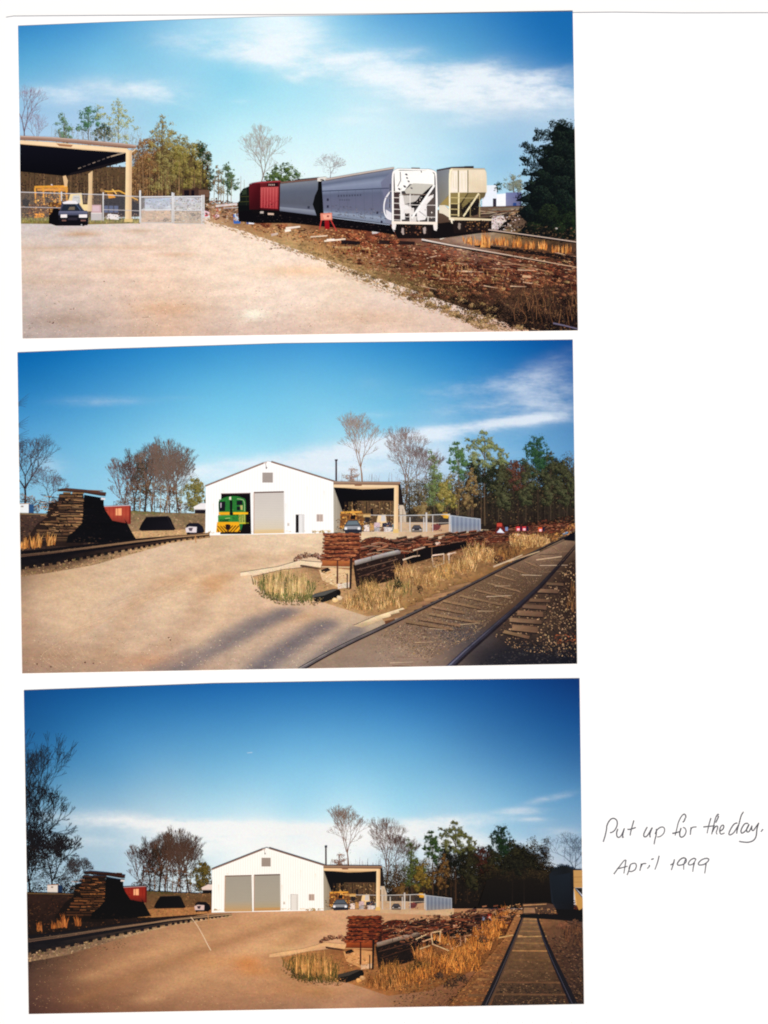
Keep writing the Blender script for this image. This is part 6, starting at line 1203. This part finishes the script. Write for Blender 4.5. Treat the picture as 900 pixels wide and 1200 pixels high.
def left_track(S, _f, third):
    """the tie-built track that curves in from the left edge towards the shed"""
    A = [(15, 648), (60, 644), (110, 638), (160, 632), (200, 628.6), (246, 625)] if not third else [(25, 1098), (80, 1091), (140, 1083), (200, 1076), (240, 1072.6), (272, 1070)]
    B = [(15, 656), (60, 651), (110, 644), (160, 637), (200, 631.6), (246, 626.6)] if not third else [(25, 1107), (80, 1099), (140, 1089), (200, 1079), (240, 1074.6), (272, 1071)]
    C = [(15, 666), (60, 660), (110, 651), (160, 642), (200, 634.6), (246, 628)] if not third else [(25, 1117), (80, 1107), (140, 1094), (200, 1082), (240, 1076), (272, 1071.6)]
    bed = S.part('track_bed', 'dark bed of the curving track at the left', 'scrap')
    bed.poly(A + C[::-1], [(16, 14, 18)]*3 + [(70, 50, 40)]*3 + [(120, 88, 62)]*2 + [(50, 38, 32)]*2 + [(18, 15, 18)]*2)
    D = [(x, y+ (11 if x < 120 else 6 if x < 200 else 2)) for x, y in C]
    bed.poly(C + D[::-1], [(84, 62, 46)]*3 + [(170, 130, 90)]*3 + [(196, 158, 116)]*3 + [(140, 108, 80)]*3)
    bed.scatter(C + D[::-1], 260, 1.6, .8, [(176, 140, 100), (110, 82, 60), (60, 44, 36), (206, 170, 124), (130, 112, 60)], -.1, .4)
    bed.scatter(A + B[::-1], 90, 2.4, .6, [(120, 92, 66), (50, 38, 34), (80, 60, 46)], -.1, .2)
    t = S.part('rail_track', 'dark rails of the curving track at the left', 'paint')
    r = t.sub('rail', 'far rail'); r.stroke(A, 3.0, (16, 13, 17), .9)
    r = t.sub('rail', 'near rail'); r.stroke(B, 4.2, (14, 12, 17), 1.0); 
    for q_, w_ in ((.42, 1.3), (.62, .7)): t.stroke([mixp(a_, b_, q_) for a_, b_ in zip(A, B)], w_, (86, 66, 52), .8, (190, 150, 108))
    t.stroke([(x, y-2.6) for x, y in B], .7, (84, 60, 50), .4, (170, 126, 90))
    n = 30
    for i in range(n):
        f = (i/n)**.85*(len(C)-1.001); k = int(f); p = mixp(C[k], C[k+1], f-k); s_ = 1-i/n*.72
        q = t.sub('sleeper'); q.poly([(p[0]-3.4*s_, p[1]-2.0*s_), (p[0]+2.6*s_, p[1]-2.6*s_), (p[0]+2.8*s_, p[1]+2.6*s_), (p[0]-3.2*s_, p[1]+3.2*s_)], jit((24, 19, 20), .2, q.R))
    g = S.part('dry_grass_tufts', 'orange grass tufts in front of the tie stack', 'brush')
    for x, y, h in (((32, 643, 12), (40, 643, 17), (46, 642, 14), (58, 640, 14), (62, 639, 10), (26, 644, 9)) if not third else ((47, 1091, 9), (70, 1087, 8), (76, 1087, 15), (92, 1085, 11), (64, 1088, 7))):
        g.blades([(x-3, y-3), (x+3, y-3), (x+3, y), (x-3, y)], 26, h, 1.0, [(196, 132, 66), (150, 92, 44), (220, 160, 92), (100, 62, 36)] if not third else [(150, 82, 34), (110, 58, 26), (176, 104, 50)], .35)
    st = S.part('marker_stake', 'short orange stake beside the curving track', 'paint')
    st.stroke([(229, 627), (230, 636)] if not third else [(244, 1071), (245, 1081)], 1.1, (190, 134, 84))

def right_track_two(S):
    LR = pts_smooth([(338, 791), (358, 780), (384, 765.6), (412, 751.4), (442, 737.4), (490, 714.6), (536, 692), (580, 669.6), (620, 649), (650, 634.4), (674, 623)], 4)
    RR = [(514, 792), (545, 763), (576, 736), (606, 710), (632, 686), (652, 664), (676, 636)]
    bd = S.part('track_ballast', 'brown ballast of the main track', 'earth')
    bd.tone([(340, 796), (400, 758), (440, 737.6), (490, 714), (674, 622.6), (690, 628), (690, 800), (340, 800)],
        [(350, 788, (146, 123, 104)), (420, 760, (148, 124, 105)), (470, 770, (150, 125, 106)), (480, 740, (130, 104, 85)), (500, 775, (142, 117, 100)), (520, 720, (121, 93, 70)), (540, 745, (92, 79, 74)), (560, 690, (106, 82, 62)), (580, 715, (93, 70, 53)), (610, 665, (108, 84, 66)), (640, 650, (132, 104, 83)), (670, 630, (133, 106, 85)),
         (545, 772, (86, 73, 68)), (600, 735, (60, 45, 38)), (640, 700, (63, 47, 38)), (668, 660, (56, 41, 33)), (580, 770, (32, 30, 35)), (640, 770, (21, 20, 26)), (674, 770, (16, 18, 25)), (640, 735, (65, 50, 40)), (672, 720, (41, 30, 26))],
        blots=[(536, 741, 30, 9, (72, 68, 72), .6), (600, 772, 50, 14, (34, 34, 42), .6), (560, 752, 22, 8, (84, 76, 76), .4), (470, 760, 30, 5, (150, 128, 106), .4)])  # dark blots put the shade at the near end into the ballast colour
    bd.scatter([(444, 742), (540, 694), (640, 646), (668, 632), (640, 672), (600, 706), (550, 748), (500, 776), (470, 760)], 1500, 1.5, .7, [(170, 138, 104), (120, 92, 66), (190, 160, 124), (90, 68, 52), (146, 116, 84), (140, 112, 60)], -.4, .6, .12, (630, .4))
    bd.scatter([(600, 716), (632, 694), (676, 650), (676, 772), (600, 760), (580, 745)], 900, 1.8, 1.0, [(150, 116, 84), (60, 44, 38), (36, 28, 28), (190, 152, 112), (96, 72, 56), (24, 20, 24)], .3, .9)
    bd.scatter([(440, 745), (520, 712), (560, 720), (500, 770), (440, 775)], 500, 1.2, .6, [(90, 84, 84), (150, 130, 112), (70, 66, 70), (180, 156, 128)], 0, .8)
    bd.scatter([(505, 738), (540, 728), (568, 740), (560, 756), (524, 750)], 130, 1.6, .7, [(66, 62, 66), (100, 88, 82), (54, 52, 58), (130, 110, 94)], .2, .5, .1)
    bd.scatter([(556, 780), (580, 764), (610, 752), (676, 764), (676, 780)], 260, 2.2, .8, [(32, 32, 40), (52, 50, 54), (66, 60, 58), (24, 24, 30)], .1, .5, .1)
    for i in range(13):
        f = (i/13)**1.2; xl, yl = mixp((470, 727), (662, 630), f); xr, yr = mixp((562, 742), (672, 642), f); w_ = 5*(1-f)+.8
        k_ = bd.R.uniform(.02, .2); a_ = mixp((xl, yl), (xr, yr), k_); b_ = mixp((xl, yl), (xr, yr), min(k_+bd.R.uniform(.5, .8), .95))
        bd.stroke([a_, b_], w_*.55, jit((150, 118, 88), .12, bd.R), w_*.45, jit((130, 100, 74), .12, bd.R)); bd.stroke([(a_[0], a_[1]+w_*.4), (b_[0], b_[1]+w_*.4)], w_*.28, (70, 52, 40))
    bd.scatter([(452, 742), (540, 696), (640, 646), (668, 634), (640, 672), (600, 706), (550, 748), (500, 772)], 1700, 1.3, .65, [(130, 102, 78), (88, 66, 54), (160, 130, 104), (60, 46, 40), (116, 88, 68), (46, 36, 34)], -.4, .6, .1, (630, .4))
    for i in range(26):
        x = bd.R.uniform(456, 660); y = 770-(x-440)*.62+bd.R.uniform(0, 24); bd.stroke([(x, y), (x+bd.R.uniform(14, 34), y+bd.R.uniform(-2, 1.4))], .8, bd.R.choice([(190, 160, 126), (96, 72, 56), (206, 180, 150), (120, 96, 74)]), .4)
    t = S.part('rail_track', 'main track running away at the right edge', 'timber')
    # sleeper ends outside the rails
    k = 0
    for a, b_, w_ in [((600, 735), (630, 738), 7), ((597, 726), (634, 729), 5), ((606, 718), (636, 720), 6), ((612, 710), (640, 712), 5), ((620, 703), (644, 704), 4), ((628, 692), (654, 693), 4.6), ((640, 684), (660, 685), 3.4), ((590, 740), (620, 747), 4)]:
        q = t.sub('sleeper'); q.stroke([a, b_], w_, jit((128, 98, 74), .2, q.R), w_, (96, 70, 54)); q.stroke([(a[0], a[1]+w_*.6), (b_[0], b_[1]+w_*.6)], 1.6, (34, 26, 26))
    for i in range(9):
        f = i/9; x, y = 452+f*86, 727-f*42; q = t.sub('sleeper'); q.poly([(x-4, y-2), (x+22, y-8), (x+26, y-6), (x-2, y+1)], jit((150, 112, 78), .15, q.R))
    r = t.sub('rail', 'left rail'); r.stroke([(x, y+1.6) for x, y in LR], 4.4, (44, 34, 36), .8, (30, 24, 26)); r.stroke(LR, 3.4, (112, 104, 106), .7, (60, 50, 48)); r.stroke([(x-.4, y-.7) for x, y in LR[:20]], 1.0, (176, 166, 160), .5, (96, 84, 78))
    r = t.sub('rail', 'right rail'); r.stroke([(x+1.6, y+1.4) for x, y in RR], 7.6, (30, 24, 30), 1.2); r.stroke(RR, 6.2, (52, 52, 68), 1.0, (34, 28, 30)); r.stroke([(x-1, y) for x, y in RR[:4]], 1.8, (110, 110, 132), .6, (60, 54, 60))
    r = t.sub('rail_joint', 'splice bar'); r.stroke([(510, 779), (524, 770)], 1.2, (120, 100, 82))
    sh = S.part('track_shadow', 'black shade lying across the far track', 'paint'); sh.poly([(660, 633), (672, 622), (690, 618), (690, 634), (672, 634)], (12, 12, 20)); 
    pk = S.part('pale_timber', 'pale timbers lying along the left rail', 'timber'); pk.stroke([(578, 664), (596, 657), (612, 650)], 2.0, (206, 178, 146), 1.2); pk.stroke([(596, 658), (632, 646)], 1.2, (190, 160, 124)); pk.stroke([(628, 656), (658, 652)], 1.4, (190, 160, 130)); pk.stroke([(632, 650), (654, 649)], .8, (80, 60, 50))
    lt = S.part('grass_fringe', 'dry grass fringe at the bend of the track', 'brush'); lt.scatter([(640, 628), (674, 612), (674, 622), (650, 634)], 90, 2, .7, [(206, 146, 80), (150, 100, 56), (110, 76, 48)], -.4, .3); lt.blades([(668, 690), (676, 680), (676, 720), (664, 715)], 60, 12, .8, [(110, 76, 44), (60, 42, 32), (140, 96, 56)], .3)
    lt.scatter([(648, 744), (676, 742), (676, 752), (652, 754)], 26, 2.4, 1, [(150, 80, 46), (96, 58, 40)])

def print_three():
    S = make_print([(28.3, 809), (250, 800.8), (420, 798), (679, 795), (684, 1175.6), (34.3, 1187.5)],
                   'lowest print, a darker view of the white shed with both of its doors shut', 2)
    sky = S.part('sky', 'deep blue sky with a low cloud bank', 'sky')
    sky.tone([(20, 790), (700, 790), (700, 1090), (20, 1090)],
        [(28, 809, (8, 72, 132)), (130, 805, (16, 88, 150)), (250, 801, (24, 98, 164)), (350, 800, (30, 104, 168)), (470, 798, (22, 92, 158)), (580, 796, (10, 72, 138)), (678, 796, (4, 50, 110)),
         (36, 860, (30, 96, 150)), (130, 860, (58, 128, 180)), (250, 860, (78, 148, 196)), (350, 860, (88, 158, 204)), (470, 855, (76, 146, 196)), (580, 850, (46, 108, 164)), (672, 845, (20, 78, 138)),
         (50, 910, (70, 132, 174)), (130, 910, (98, 158, 196)), (250, 910, (126, 184, 214)), (350, 910, (136, 196, 224)), (470, 905, (122, 184, 216)), (580, 900, (86, 146, 190)), (674, 890, (50, 106, 158)),
         (80, 950, (134, 176, 200)), (160, 950, (160, 196, 214)), (250, 945, (170, 212, 228)), (350, 945, (166, 214, 232)), (470, 945, (156, 208, 228)), (580, 940, (128, 182, 212)), (674, 935, (92, 146, 186)),
         (90, 985, (160, 190, 206)), (200, 990, (204, 224, 230)), (300, 985, (232, 242, 240)), (420, 985, (226, 240, 240)), (520, 990, (200, 220, 228)), (600, 985, (160, 196, 216)), (670, 985, (144, 176, 200)), (130, 1020, (164, 194, 210)), (240, 1010, (206, 226, 230)), (450, 1010, (200, 222, 230)), (640, 1010, (176, 194, 208))],
        clouds=[(200, 966, 240, 10, 3, .7), (330, 972, 200, 10, 1, .8), (150, 962, 150, 16, 4, 0.65), (120, 985, 120, 14, 0, 0.52), (310, 980, 150, 26, 2, 1.10), (240, 975, 120, 16, 8, 0.78), (430, 978, 150, 22, 0, 1.10), (530, 962, 110, 10, -3, 0.98), (610, 950, 60, 5, -2, 0.65), (645, 935, 60, 6, -12, 0.65), (600, 990, 130, 12, 2, 0.65), (660, 975, 60, 10, 0, 0.39), (630, 1015, 60, 14, 0, 0.65), (500, 985, 150, 26, 0, 0.65), (220, 1000, 120, 20, 0, 0.65), (625, 960, 40, 4, 2, 0.52)], cloud_col=(240, 240, 236))
    sp = S.part('scratch', 'tiny white scratch in the sky', 'pale'); sp.stroke([(290, 882), (296, 881.4)], .7, (180, 206, 220))
    K = .872
    def g3(c):
        f = [(max(v, 0)/255)**1.42*255 for v in c]; return (f[0]*.98, f[1]*.90, f[2]*.84) if max(c) < 244 else c
    S.grade = g3
    bare_tree(S, 'tall bare tree cut off by the left edge', 18, 1062, 166, .32, (28, 30, 40), (58, 74, 96), 4.0, 81, 9, .06, twig=.32)
    bare_tree(S, 'dark bushy bare tree at the left edge', 36, 1050, 62, .6, (30, 26, 28), (44, 44, 54), 3.0, 82, 9, -.02, haze=300, hazecol=(52, 48, 54), twig=.5)
    bare_tree(S, 'second dark bare tree, right of the edge trees', 60, 1050, 64, .56, (30, 26, 28), (50, 48, 56), 2.6, 83, 9, .06, haze=260, hazecol=(54, 50, 54), twig=.4)
    bare_tree(S, 'small thin bare tree beside the tie stack', 88, 1046, 38, .8, (60, 52, 50), (96, 98, 106), 1.2, 84, 8, .04, haze=90, hazecol=(100, 100, 106))
    bare_tree(S, 'dark bare tree filling the left edge lower down', 30, 1050, 104, .5, (28, 28, 34), (50, 56, 68), 3.0, 85, 9, .04, haze=260, hazecol=(52, 56, 66), twig=.34)
    hg = S.part('hedgerow', 'dark hedge under the edge trees', 'leaf')
    for x, y, r in ((38, 1000, 10), (46, 1010, 11), (40, 1024, 12), (58, 1018, 9), (66, 1028, 10), (74, 1034, 8), (50, 1036, 10), (80, 1040, 7), (88, 1042, 6), (34, 1040, 11), (44, 1044, 9), (36, 1012, 9), (62, 1042, 7), (72, 1044, 6)): hg.clump(x, y, r, 90, [(14, 16, 22), (34, 34, 38), (66, 62, 60)], 1.1, .8)
    S.m = (K, 249-241.5*K, K, 1068-626.6*K)
    midground(S, True)
    S.m = (1, 0, 1, 0)
    fw = S.part('woods', 'dark wood closing the view behind the straight track', 'leaf')
    fw.vgrad([(560, 1062), (570, 1030), (590, 1024), (604, 1020), (618, 1022), (630, 1018), (642, 1022), (648, 1030), (650, 1062)], [(1018, (52, 44, 34)), (1040, (30, 26, 24)), (1062, (18, 15, 16))])
    for i in range(34): x = 566+i*2.45; fw.clump(x, 1024-(3 if i % 3 else -2)+fw.R.uniform(-5, 5), fw.R.uniform(4, 7), 40, [(30, 28, 24), (62, 54, 38), (96, 86, 58)], 1.1, .9)
    for x, y, lab in ((600, 1003, 'dark pine left of the straight track'), (614, 998, 'taller dark pine beside the straight track')):
        leafy_tree(S, lab, x, 1060, 1062-y, 22, [(18, 22, 20), (40, 44, 34), (74, 76, 54)], (50, 42, 36), 420, 1.0, int(x), [(x, y, 4), (x-6, y+5, 4), (x+6, y+6, 5), (x+12, y+12, 4), (x-2, y+9, 6), (x-10, y+12, 5), (x+5, y+16, 6), (x-6, y+18, 6), (x+16, y+18, 3)])
    gr = S.part('yard_ground', 'brown gravel drive sweeping round to the left', 'earth')
    S.grade = None
    gr.tone([(20, 1115), (130, 1090), (250, 1069), (380, 1065), (560, 1064), (700, 1068), (700, 1200), (20, 1200)],
        [(40, 1120, (62, 44, 35)), (100, 1105, (118, 82, 57)), (180, 1090, (170, 124, 88)), (250, 1075, (175, 128, 88)), (320, 1075, (204, 153, 111)), (380, 1075, (209, 160, 117)), (460, 1072, (193, 144, 103)), (540, 1070, (175, 124, 84)),  # dark lower-left points put vignette shading into the ground colour
         (40, 1145, (86, 59, 46)), (110, 1135, (147, 104, 73)), (200, 1120, (187, 139, 99)), (270, 1110, (198, 147, 106)), (330, 1100, (209, 159, 115)), (40, 1182, (75, 48, 40)), (110, 1178, (120, 80, 57)), (200, 1170, (156, 111, 79)), (270, 1150, (181, 131, 93)), (330, 1160, (175, 124, 86)), (330, 1176, (156, 113, 82)), (420, 1178, (171, 124, 91)), (480, 1176, (137, 93, 64)),
         (560, 1150, (118, 73, 46)), (620, 1120, (113, 79, 57)), (630, 1165, (56, 40, 35)), (670, 1110, (71, 51, 44)), (674, 1165, (38, 31, 33))],
        blots=[*along([(372, 1076), (330, 1098), (280, 1118), (230, 1140), (170, 1172)], 9, 16, 4, (206, 158, 110), .35), *along([(350, 1076), (290, 1096), (230, 1116), (160, 1142), (90, 1172)], 9, 16, 4, (150, 104, 66), .3), *along([(320, 1076), (240, 1098), (170, 1120), (100, 1146)], 8, 16, 4, (196, 148, 100), .3), *along([(372, 1082), (330, 1112), (330, 1140), (380, 1166)], 8, 16, 5, (160, 112, 70), .3), (290, 1128, 16, 8, (200, 116, 52), .6), (300, 1138, 20, 5, (206, 126, 60), .45), (250, 1126, 30, 8, (190, 128, 72), .35), (340, 1112, 30, 4, (226, 190, 134), .5), (275, 1150, 60, 12, (196, 150, 100), .25), (370, 1160, 50, 7, (190, 130, 76), .35)])
    gr.scatter([(40, 1130), (250, 1080), (380, 1076), (330, 1110), (330, 1140), (440, 1170), (430, 1176), (40, 1184)], 600, 1.4, .5, [(160, 116, 74), (206, 164, 116), (130, 90, 58), (186, 140, 94)], -.1, .3, .06, (1075, .35))
    gr.scatter([(40, 1110), (140, 1096), (150, 1108), (40, 1132)], 160, 1.2, .7, [(130, 92, 62), (60, 42, 32), (90, 62, 44)], -.1, .4)
    gr.blades([(36, 1120), (60, 1116), (60, 1130), (36, 1136)], 30, 4, .7, [(40, 28, 22), (80, 56, 38)], .3)
    S.grade = g3
    S.m = (K, 249-241.5*K, K, 1068-626.6*K)
    def gs(c):
        if c[0] > 244: return c
        f = [(max(v, 0)/255)**1.12*255 for v in c]; return (f[0], f[1]*.97, f[2]*.93)
    S.grade = gs
    shed_and_canopy(S, True)
    S.m = (1, 0, 1, 0); S.grade = None
    left_track(S, None, 1)
    S.m = (.94, 408-380*.94, .96, 1072-624*.96)
    def gw(c):
        f = [(max(v, 0)/255)**1.3*255 for v in c]; return (f[0]*.97, f[1]*.86, f[2]*.76)
    S.grade = gw
    weed_bank(S, True)
    S.m = (1, 0, 1, 0); S.grade = None
    right_track_three(S)
    fs = S.part('scrap_field', 'field of loose rusty scrap between the heap and the track', 'scrap')
    zone = [(452, 1084), (500, 1072), (560, 1066), (600, 1064), (594, 1076), (560, 1096), (520, 1108), (470, 1104)]
    fs.scatter(zone, 420, 2.6, .8, [(96, 50, 34), (60, 32, 26), (130, 78, 50), (36, 20, 18), (156, 100, 66), (24, 15, 15)], -.15, .4)
    for i in range(60):
        R = fs.R; x = R.uniform(456, 596); y = 1100-(x-456)*.2+R.uniform(-17, 8); L = R.uniform(4, 12); a = R.uniform(-.4, .2)
        fs.stroke([(x, y+1), (x+L*math.cos(a), y+1+L*math.sin(a))], 1.5, (20, 13, 13)); fs.stroke([(x, y), (x+L*math.cos(a), y+L*math.sin(a))], 1.4, jit(R.choice([(120, 66, 44), (84, 44, 34), (150, 96, 64), (60, 34, 28)]), .15, R))
    fs.scatter(zone, 60, 1.2, .7, [(206, 170, 130), (226, 190, 150), (180, 140, 100)], 0, .5)
    og = S.part('dry_grass_tufts', 'orange tufts growing through the scrap field', 'brush')
    for i in range(26):
        R = og.R; x = R.uniform(500, 596); y = 1112-(x-500)*.36+R.uniform(-8, 8); og.blades([(x-3, y-2), (x+3, y-2), (x+3, y+1), (x-3, y+1)], 12, R.uniform(5, 10), .7, [(190, 112, 46), (150, 84, 34), (214, 140, 66), (110, 62, 30)], .5)
    for x0, y0, x1, y1 in ((487, 1100, 500, 1094), (505, 1092, 507, 1106), (507, 1092, 517, 1090), (516, 1090, 515, 1103), (506, 1105, 526, 1113), (492, 1111, 504, 1107)): og2 = fs.stroke([(x0, y0), (x1, y1)], 1.3, (206, 170, 124), 1.0)
    sc = S.part('scratch', 'thin white scratch curving over the drive', 'pale'); sc.stroke(pts_smooth([(224, 1074), (231, 1083), (239, 1097), (243, 1105), (247.5, 1113)], 3), 1.0, (216, 180, 144), .8, (236, 206, 170))
    S.build()

def right_track_three(S):
    LR = [(566, 1180), (580, 1150), (592, 1122), (602, 1098), (609, 1080), (614, 1066)]
    RR = [(674, 1180), (660, 1150), (648, 1124), (638, 1100), (631, 1080), (628, 1066)]
    bd = S.part('track_ballast', 'brown ballast and sleepers of the straight track', 'scrap')
    bd.poly([(520, 1185), (556, 1140), (590, 1100), (606, 1066), (640, 1066), (664, 1080), (690, 1090), (690, 1185)], [(120, 72, 38), (124, 76, 40), (140, 88, 48), (150, 100, 60), (130, 92, 60), (96, 66, 46), (60, 40, 32), (24, 18, 18)])
    bd.poly([(574, 1180), (600, 1110), (612, 1072), (628, 1072), (640, 1110), (664, 1180)], [(48, 34, 26), (104, 74, 48), (130, 98, 68), (126, 94, 64), (100, 70, 44), (36, 26, 22)])
    bd.scatter([(575, 1178), (600, 1110), (612, 1075), (628, 1075), (640, 1110), (664, 1178)], 620, 2.0, .6, [(120, 86, 56), (84, 58, 38), (150, 112, 76), (60, 42, 32), (100, 72, 44)], 0, .2, .15, (1070, .4))
    bd.scatter([(575, 1178), (586, 1150), (652, 1150), (664, 1178)], 260, 2.2, .8, [(40, 28, 24), (66, 46, 34), (28, 20, 20), (84, 60, 42)], 0, .3)
    bd.scatter([(520, 1178), (556, 1140), (592, 1096), (604, 1076), (590, 1120), (566, 1178)], 420, 2.2, .7, [(150, 94, 48), (96, 58, 32), (60, 38, 26), (176, 118, 64)], -.1, .3)
    bd.scatter([(640, 1096), (684, 1090), (684, 1176), (676, 1176)], 420, 2.4, .8, [(60, 42, 34), (36, 26, 24), (90, 64, 44), (24, 18, 20), (120, 86, 58)], .2, .4)
    for y in (1076, 1080, 1085, 1090, 1096, 1104, 1113, 1124, 1136, 1150, 1164):
        f = (y-1066)/114; bd.stroke([(612-f*40, y), (630+f*40, y+.6)], .7+1.6*f, jit((156, 112, 68), .2, bd.R) if y < 1120 else jit((96, 66, 42), .2, bd.R))
    bd.stroke([(584, 1098), (600, 1095), (612, 1096)], 1.6, (196, 150, 92)); bd.stroke([(606, 1097), (640, 1096)], 1.0, (190, 146, 92))
    t = S.part('rail_track', 'straight track running to the far wood', 'paint')
    for i in range(7):
        y = 1118+i*9.4; x = 592-(y-1118)*.42; q = t.sub('sleeper'); q.stroke([(x-16-i*1.6, y), (x-3, y+.6)], 1.6+i*.3, jit((140, 96, 56), .2, q.R), 1.6+i*.3, (100, 66, 40))
    r = t.sub('rail', 'left rail'); r.stroke([(x+1.6, y) for x, y in LR], 8.6, (84, 60, 44), 1.4); r.stroke(LR, 7.2, (18, 16, 22), 1.3); r.stroke([(x+1.2, y) for x, y in LR], 1.0, (70, 62, 66), .3)
    r = t.sub('rail', 'right rail'); r.stroke(RR, 9.6, (16, 15, 22), 1.5); r.stroke([(x-1.4, y) for x, y in RR], .9, (60, 58, 72), .3)
    far = S.part('far_track', 'sunlit far end of the track before the wood', 'scrap')
    far.poly([(612, 1058), (640, 1057), (652, 1060), (654, 1070), (612, 1070)], (72, 50, 38)); far.stroke([(613, 1060), (640, 1058.6)], 1.0, (190, 140, 92)); far.poly([(614, 1063), (626, 1063), (627, 1069), (613, 1069)], (150, 110, 78)); far.scatter([(628, 1062), (652, 1064), (650, 1072), (630, 1070)], 40, 2.2, .9, [(150, 100, 58), (50, 34, 28), (110, 74, 46), (190, 140, 92)], .2, .4)
    sh = S.part('track_shadow', 'black shade of the hopper car lying over the rails', 'paint'); sh.poly([(608, 1070.4), (640, 1069.6), (664, 1072), (690, 1072), (690, 1080), (650, 1077), (622, 1075), (609, 1074.4)], (10, 9, 12))
    sl = S.part('wild_grass', 'orange wild grass on the bank left of the track', 'brush')
    OR3 = [(196, 116, 46), (150, 84, 32), (220, 144, 66), (110, 60, 26)]
    for x, y, r, n in ((545, 1118, 16, 150), (560, 1106, 14, 140), (572, 1090, 14, 160), (584, 1080, 10, 120), (590, 1072, 8, 80), (530, 1132, 14, 130), (552, 1130, 12, 110), (516, 1128, 12, 100), (500, 1140, 14, 110), (480, 1146, 14, 110)):
        sl.clump(x, y, r, n, sorted(OR3), 1.3, .6); sl.blades([(x-r, y-4), (x+r, y-6), (x+r, y+8), (x-r, y+8)], int(n*.8), 10, .7, OR3 + [(90, 54, 28)], .5)
    for x, y, r in ((566, 1100, 7), (556, 1086, 6), (514, 1142, 6), (540, 1146, 8), (528, 1152, 8), (600, 1072, 4)): sl.clump(x, y, r, 50, [(26, 18, 18), (60, 40, 30), (96, 66, 44)], 1.3, .6)
    sl.scatter([(470, 1150), (540, 1140), (560, 1150), (530, 1178), (460, 1178)], 320, 1.8, .8, [(96, 66, 38), (60, 42, 28), (130, 90, 50), (40, 28, 22), (150, 108, 62)], -.3, .6)
    sl.scatter([(590, 1060), (612, 1058), (610, 1072), (588, 1076)], 60, 2, .8, [(176, 112, 60), (90, 56, 36), (210, 160, 110)], 0, .4)
    bare_tree(S, 'dark bare tree over the hopper car', 676, 1030, 42, .8, (50, 60, 72), (92, 110, 128), 1.6, 91, 8, -.1, haze=110, hazecol=(90, 108, 126))
    hc = S.part('hopper_car', 'dark hopper car at the right edge with a sunlit tan end', 'paint')
    hc.poly([(643, 1024), (648, 1018), (660, 1015), (672, 1017), (672, 1072), (660, 1071), (652, 1066), (646, 1056)], [(20, 26, 34), (16, 20, 26), (14, 18, 22), (22, 24, 28), (8, 9, 14), (12, 14, 20), (14, 18, 26), (22, 30, 40)])
    hc.poly([(645, 1026), (668, 1022), (669, 1058), (648, 1058)], [(18, 25, 33), (20, 27, 36), (10, 14, 21), (12, 18, 25)])
    for x, y, r in ((648, 1018, 4), (656, 1015, 4), (664, 1016, 4)): hc.clump(x, y, r, 18, [(10, 14, 16), (22, 28, 26)], 1.2, .6)
    q = hc.sub('sunlit_side', 'sunlit tan panels'); q.poly([(671.6, 1019), (690, 1019), (690, 1039), (672, 1039.4)], (190, 144, 84)); q.stroke([(672, 1027), (690, 1026.6)], .6, (150, 108, 60)); q.stroke([(672, 1033), (690, 1032.6)], .6, (160, 118, 66)); q.poly([(672.6, 1040), (684, 1054), (684, 1062), (678, 1066), (675, 1058)], (190, 140, 72)); q.stroke([(672.6, 1040), (675, 1060)], 1.2, (220, 170, 100)); q.poly([(674, 1040), (690, 1040), (690, 1056)], (20, 15, 14))
    q = hc.sub('wheel_truck', 'dark wheels in shade'); q.poly([(650, 1064), (690, 1066), (690, 1076), (656, 1075)], (8, 8, 10))
    bu = S.part('brush', 'brown brush at the right edge below the hopper car', 'brush'); bu.clump(672, 1088, 12, 110, [(30, 20, 20), (70, 44, 34), (120, 78, 52)], 1.3, .8); bu.clump(660, 1084, 8, 50, [(60, 34, 26), (120, 70, 48), (150, 96, 64)], 1.2, .6); bu.blades([(656, 1090), (684, 1086), (684, 1110), (664, 1106)], 100, 9, .8, [(90, 56, 38), (50, 32, 26), (120, 76, 46)], .4)
PW.build()
print_one()
print_two()
print_three()
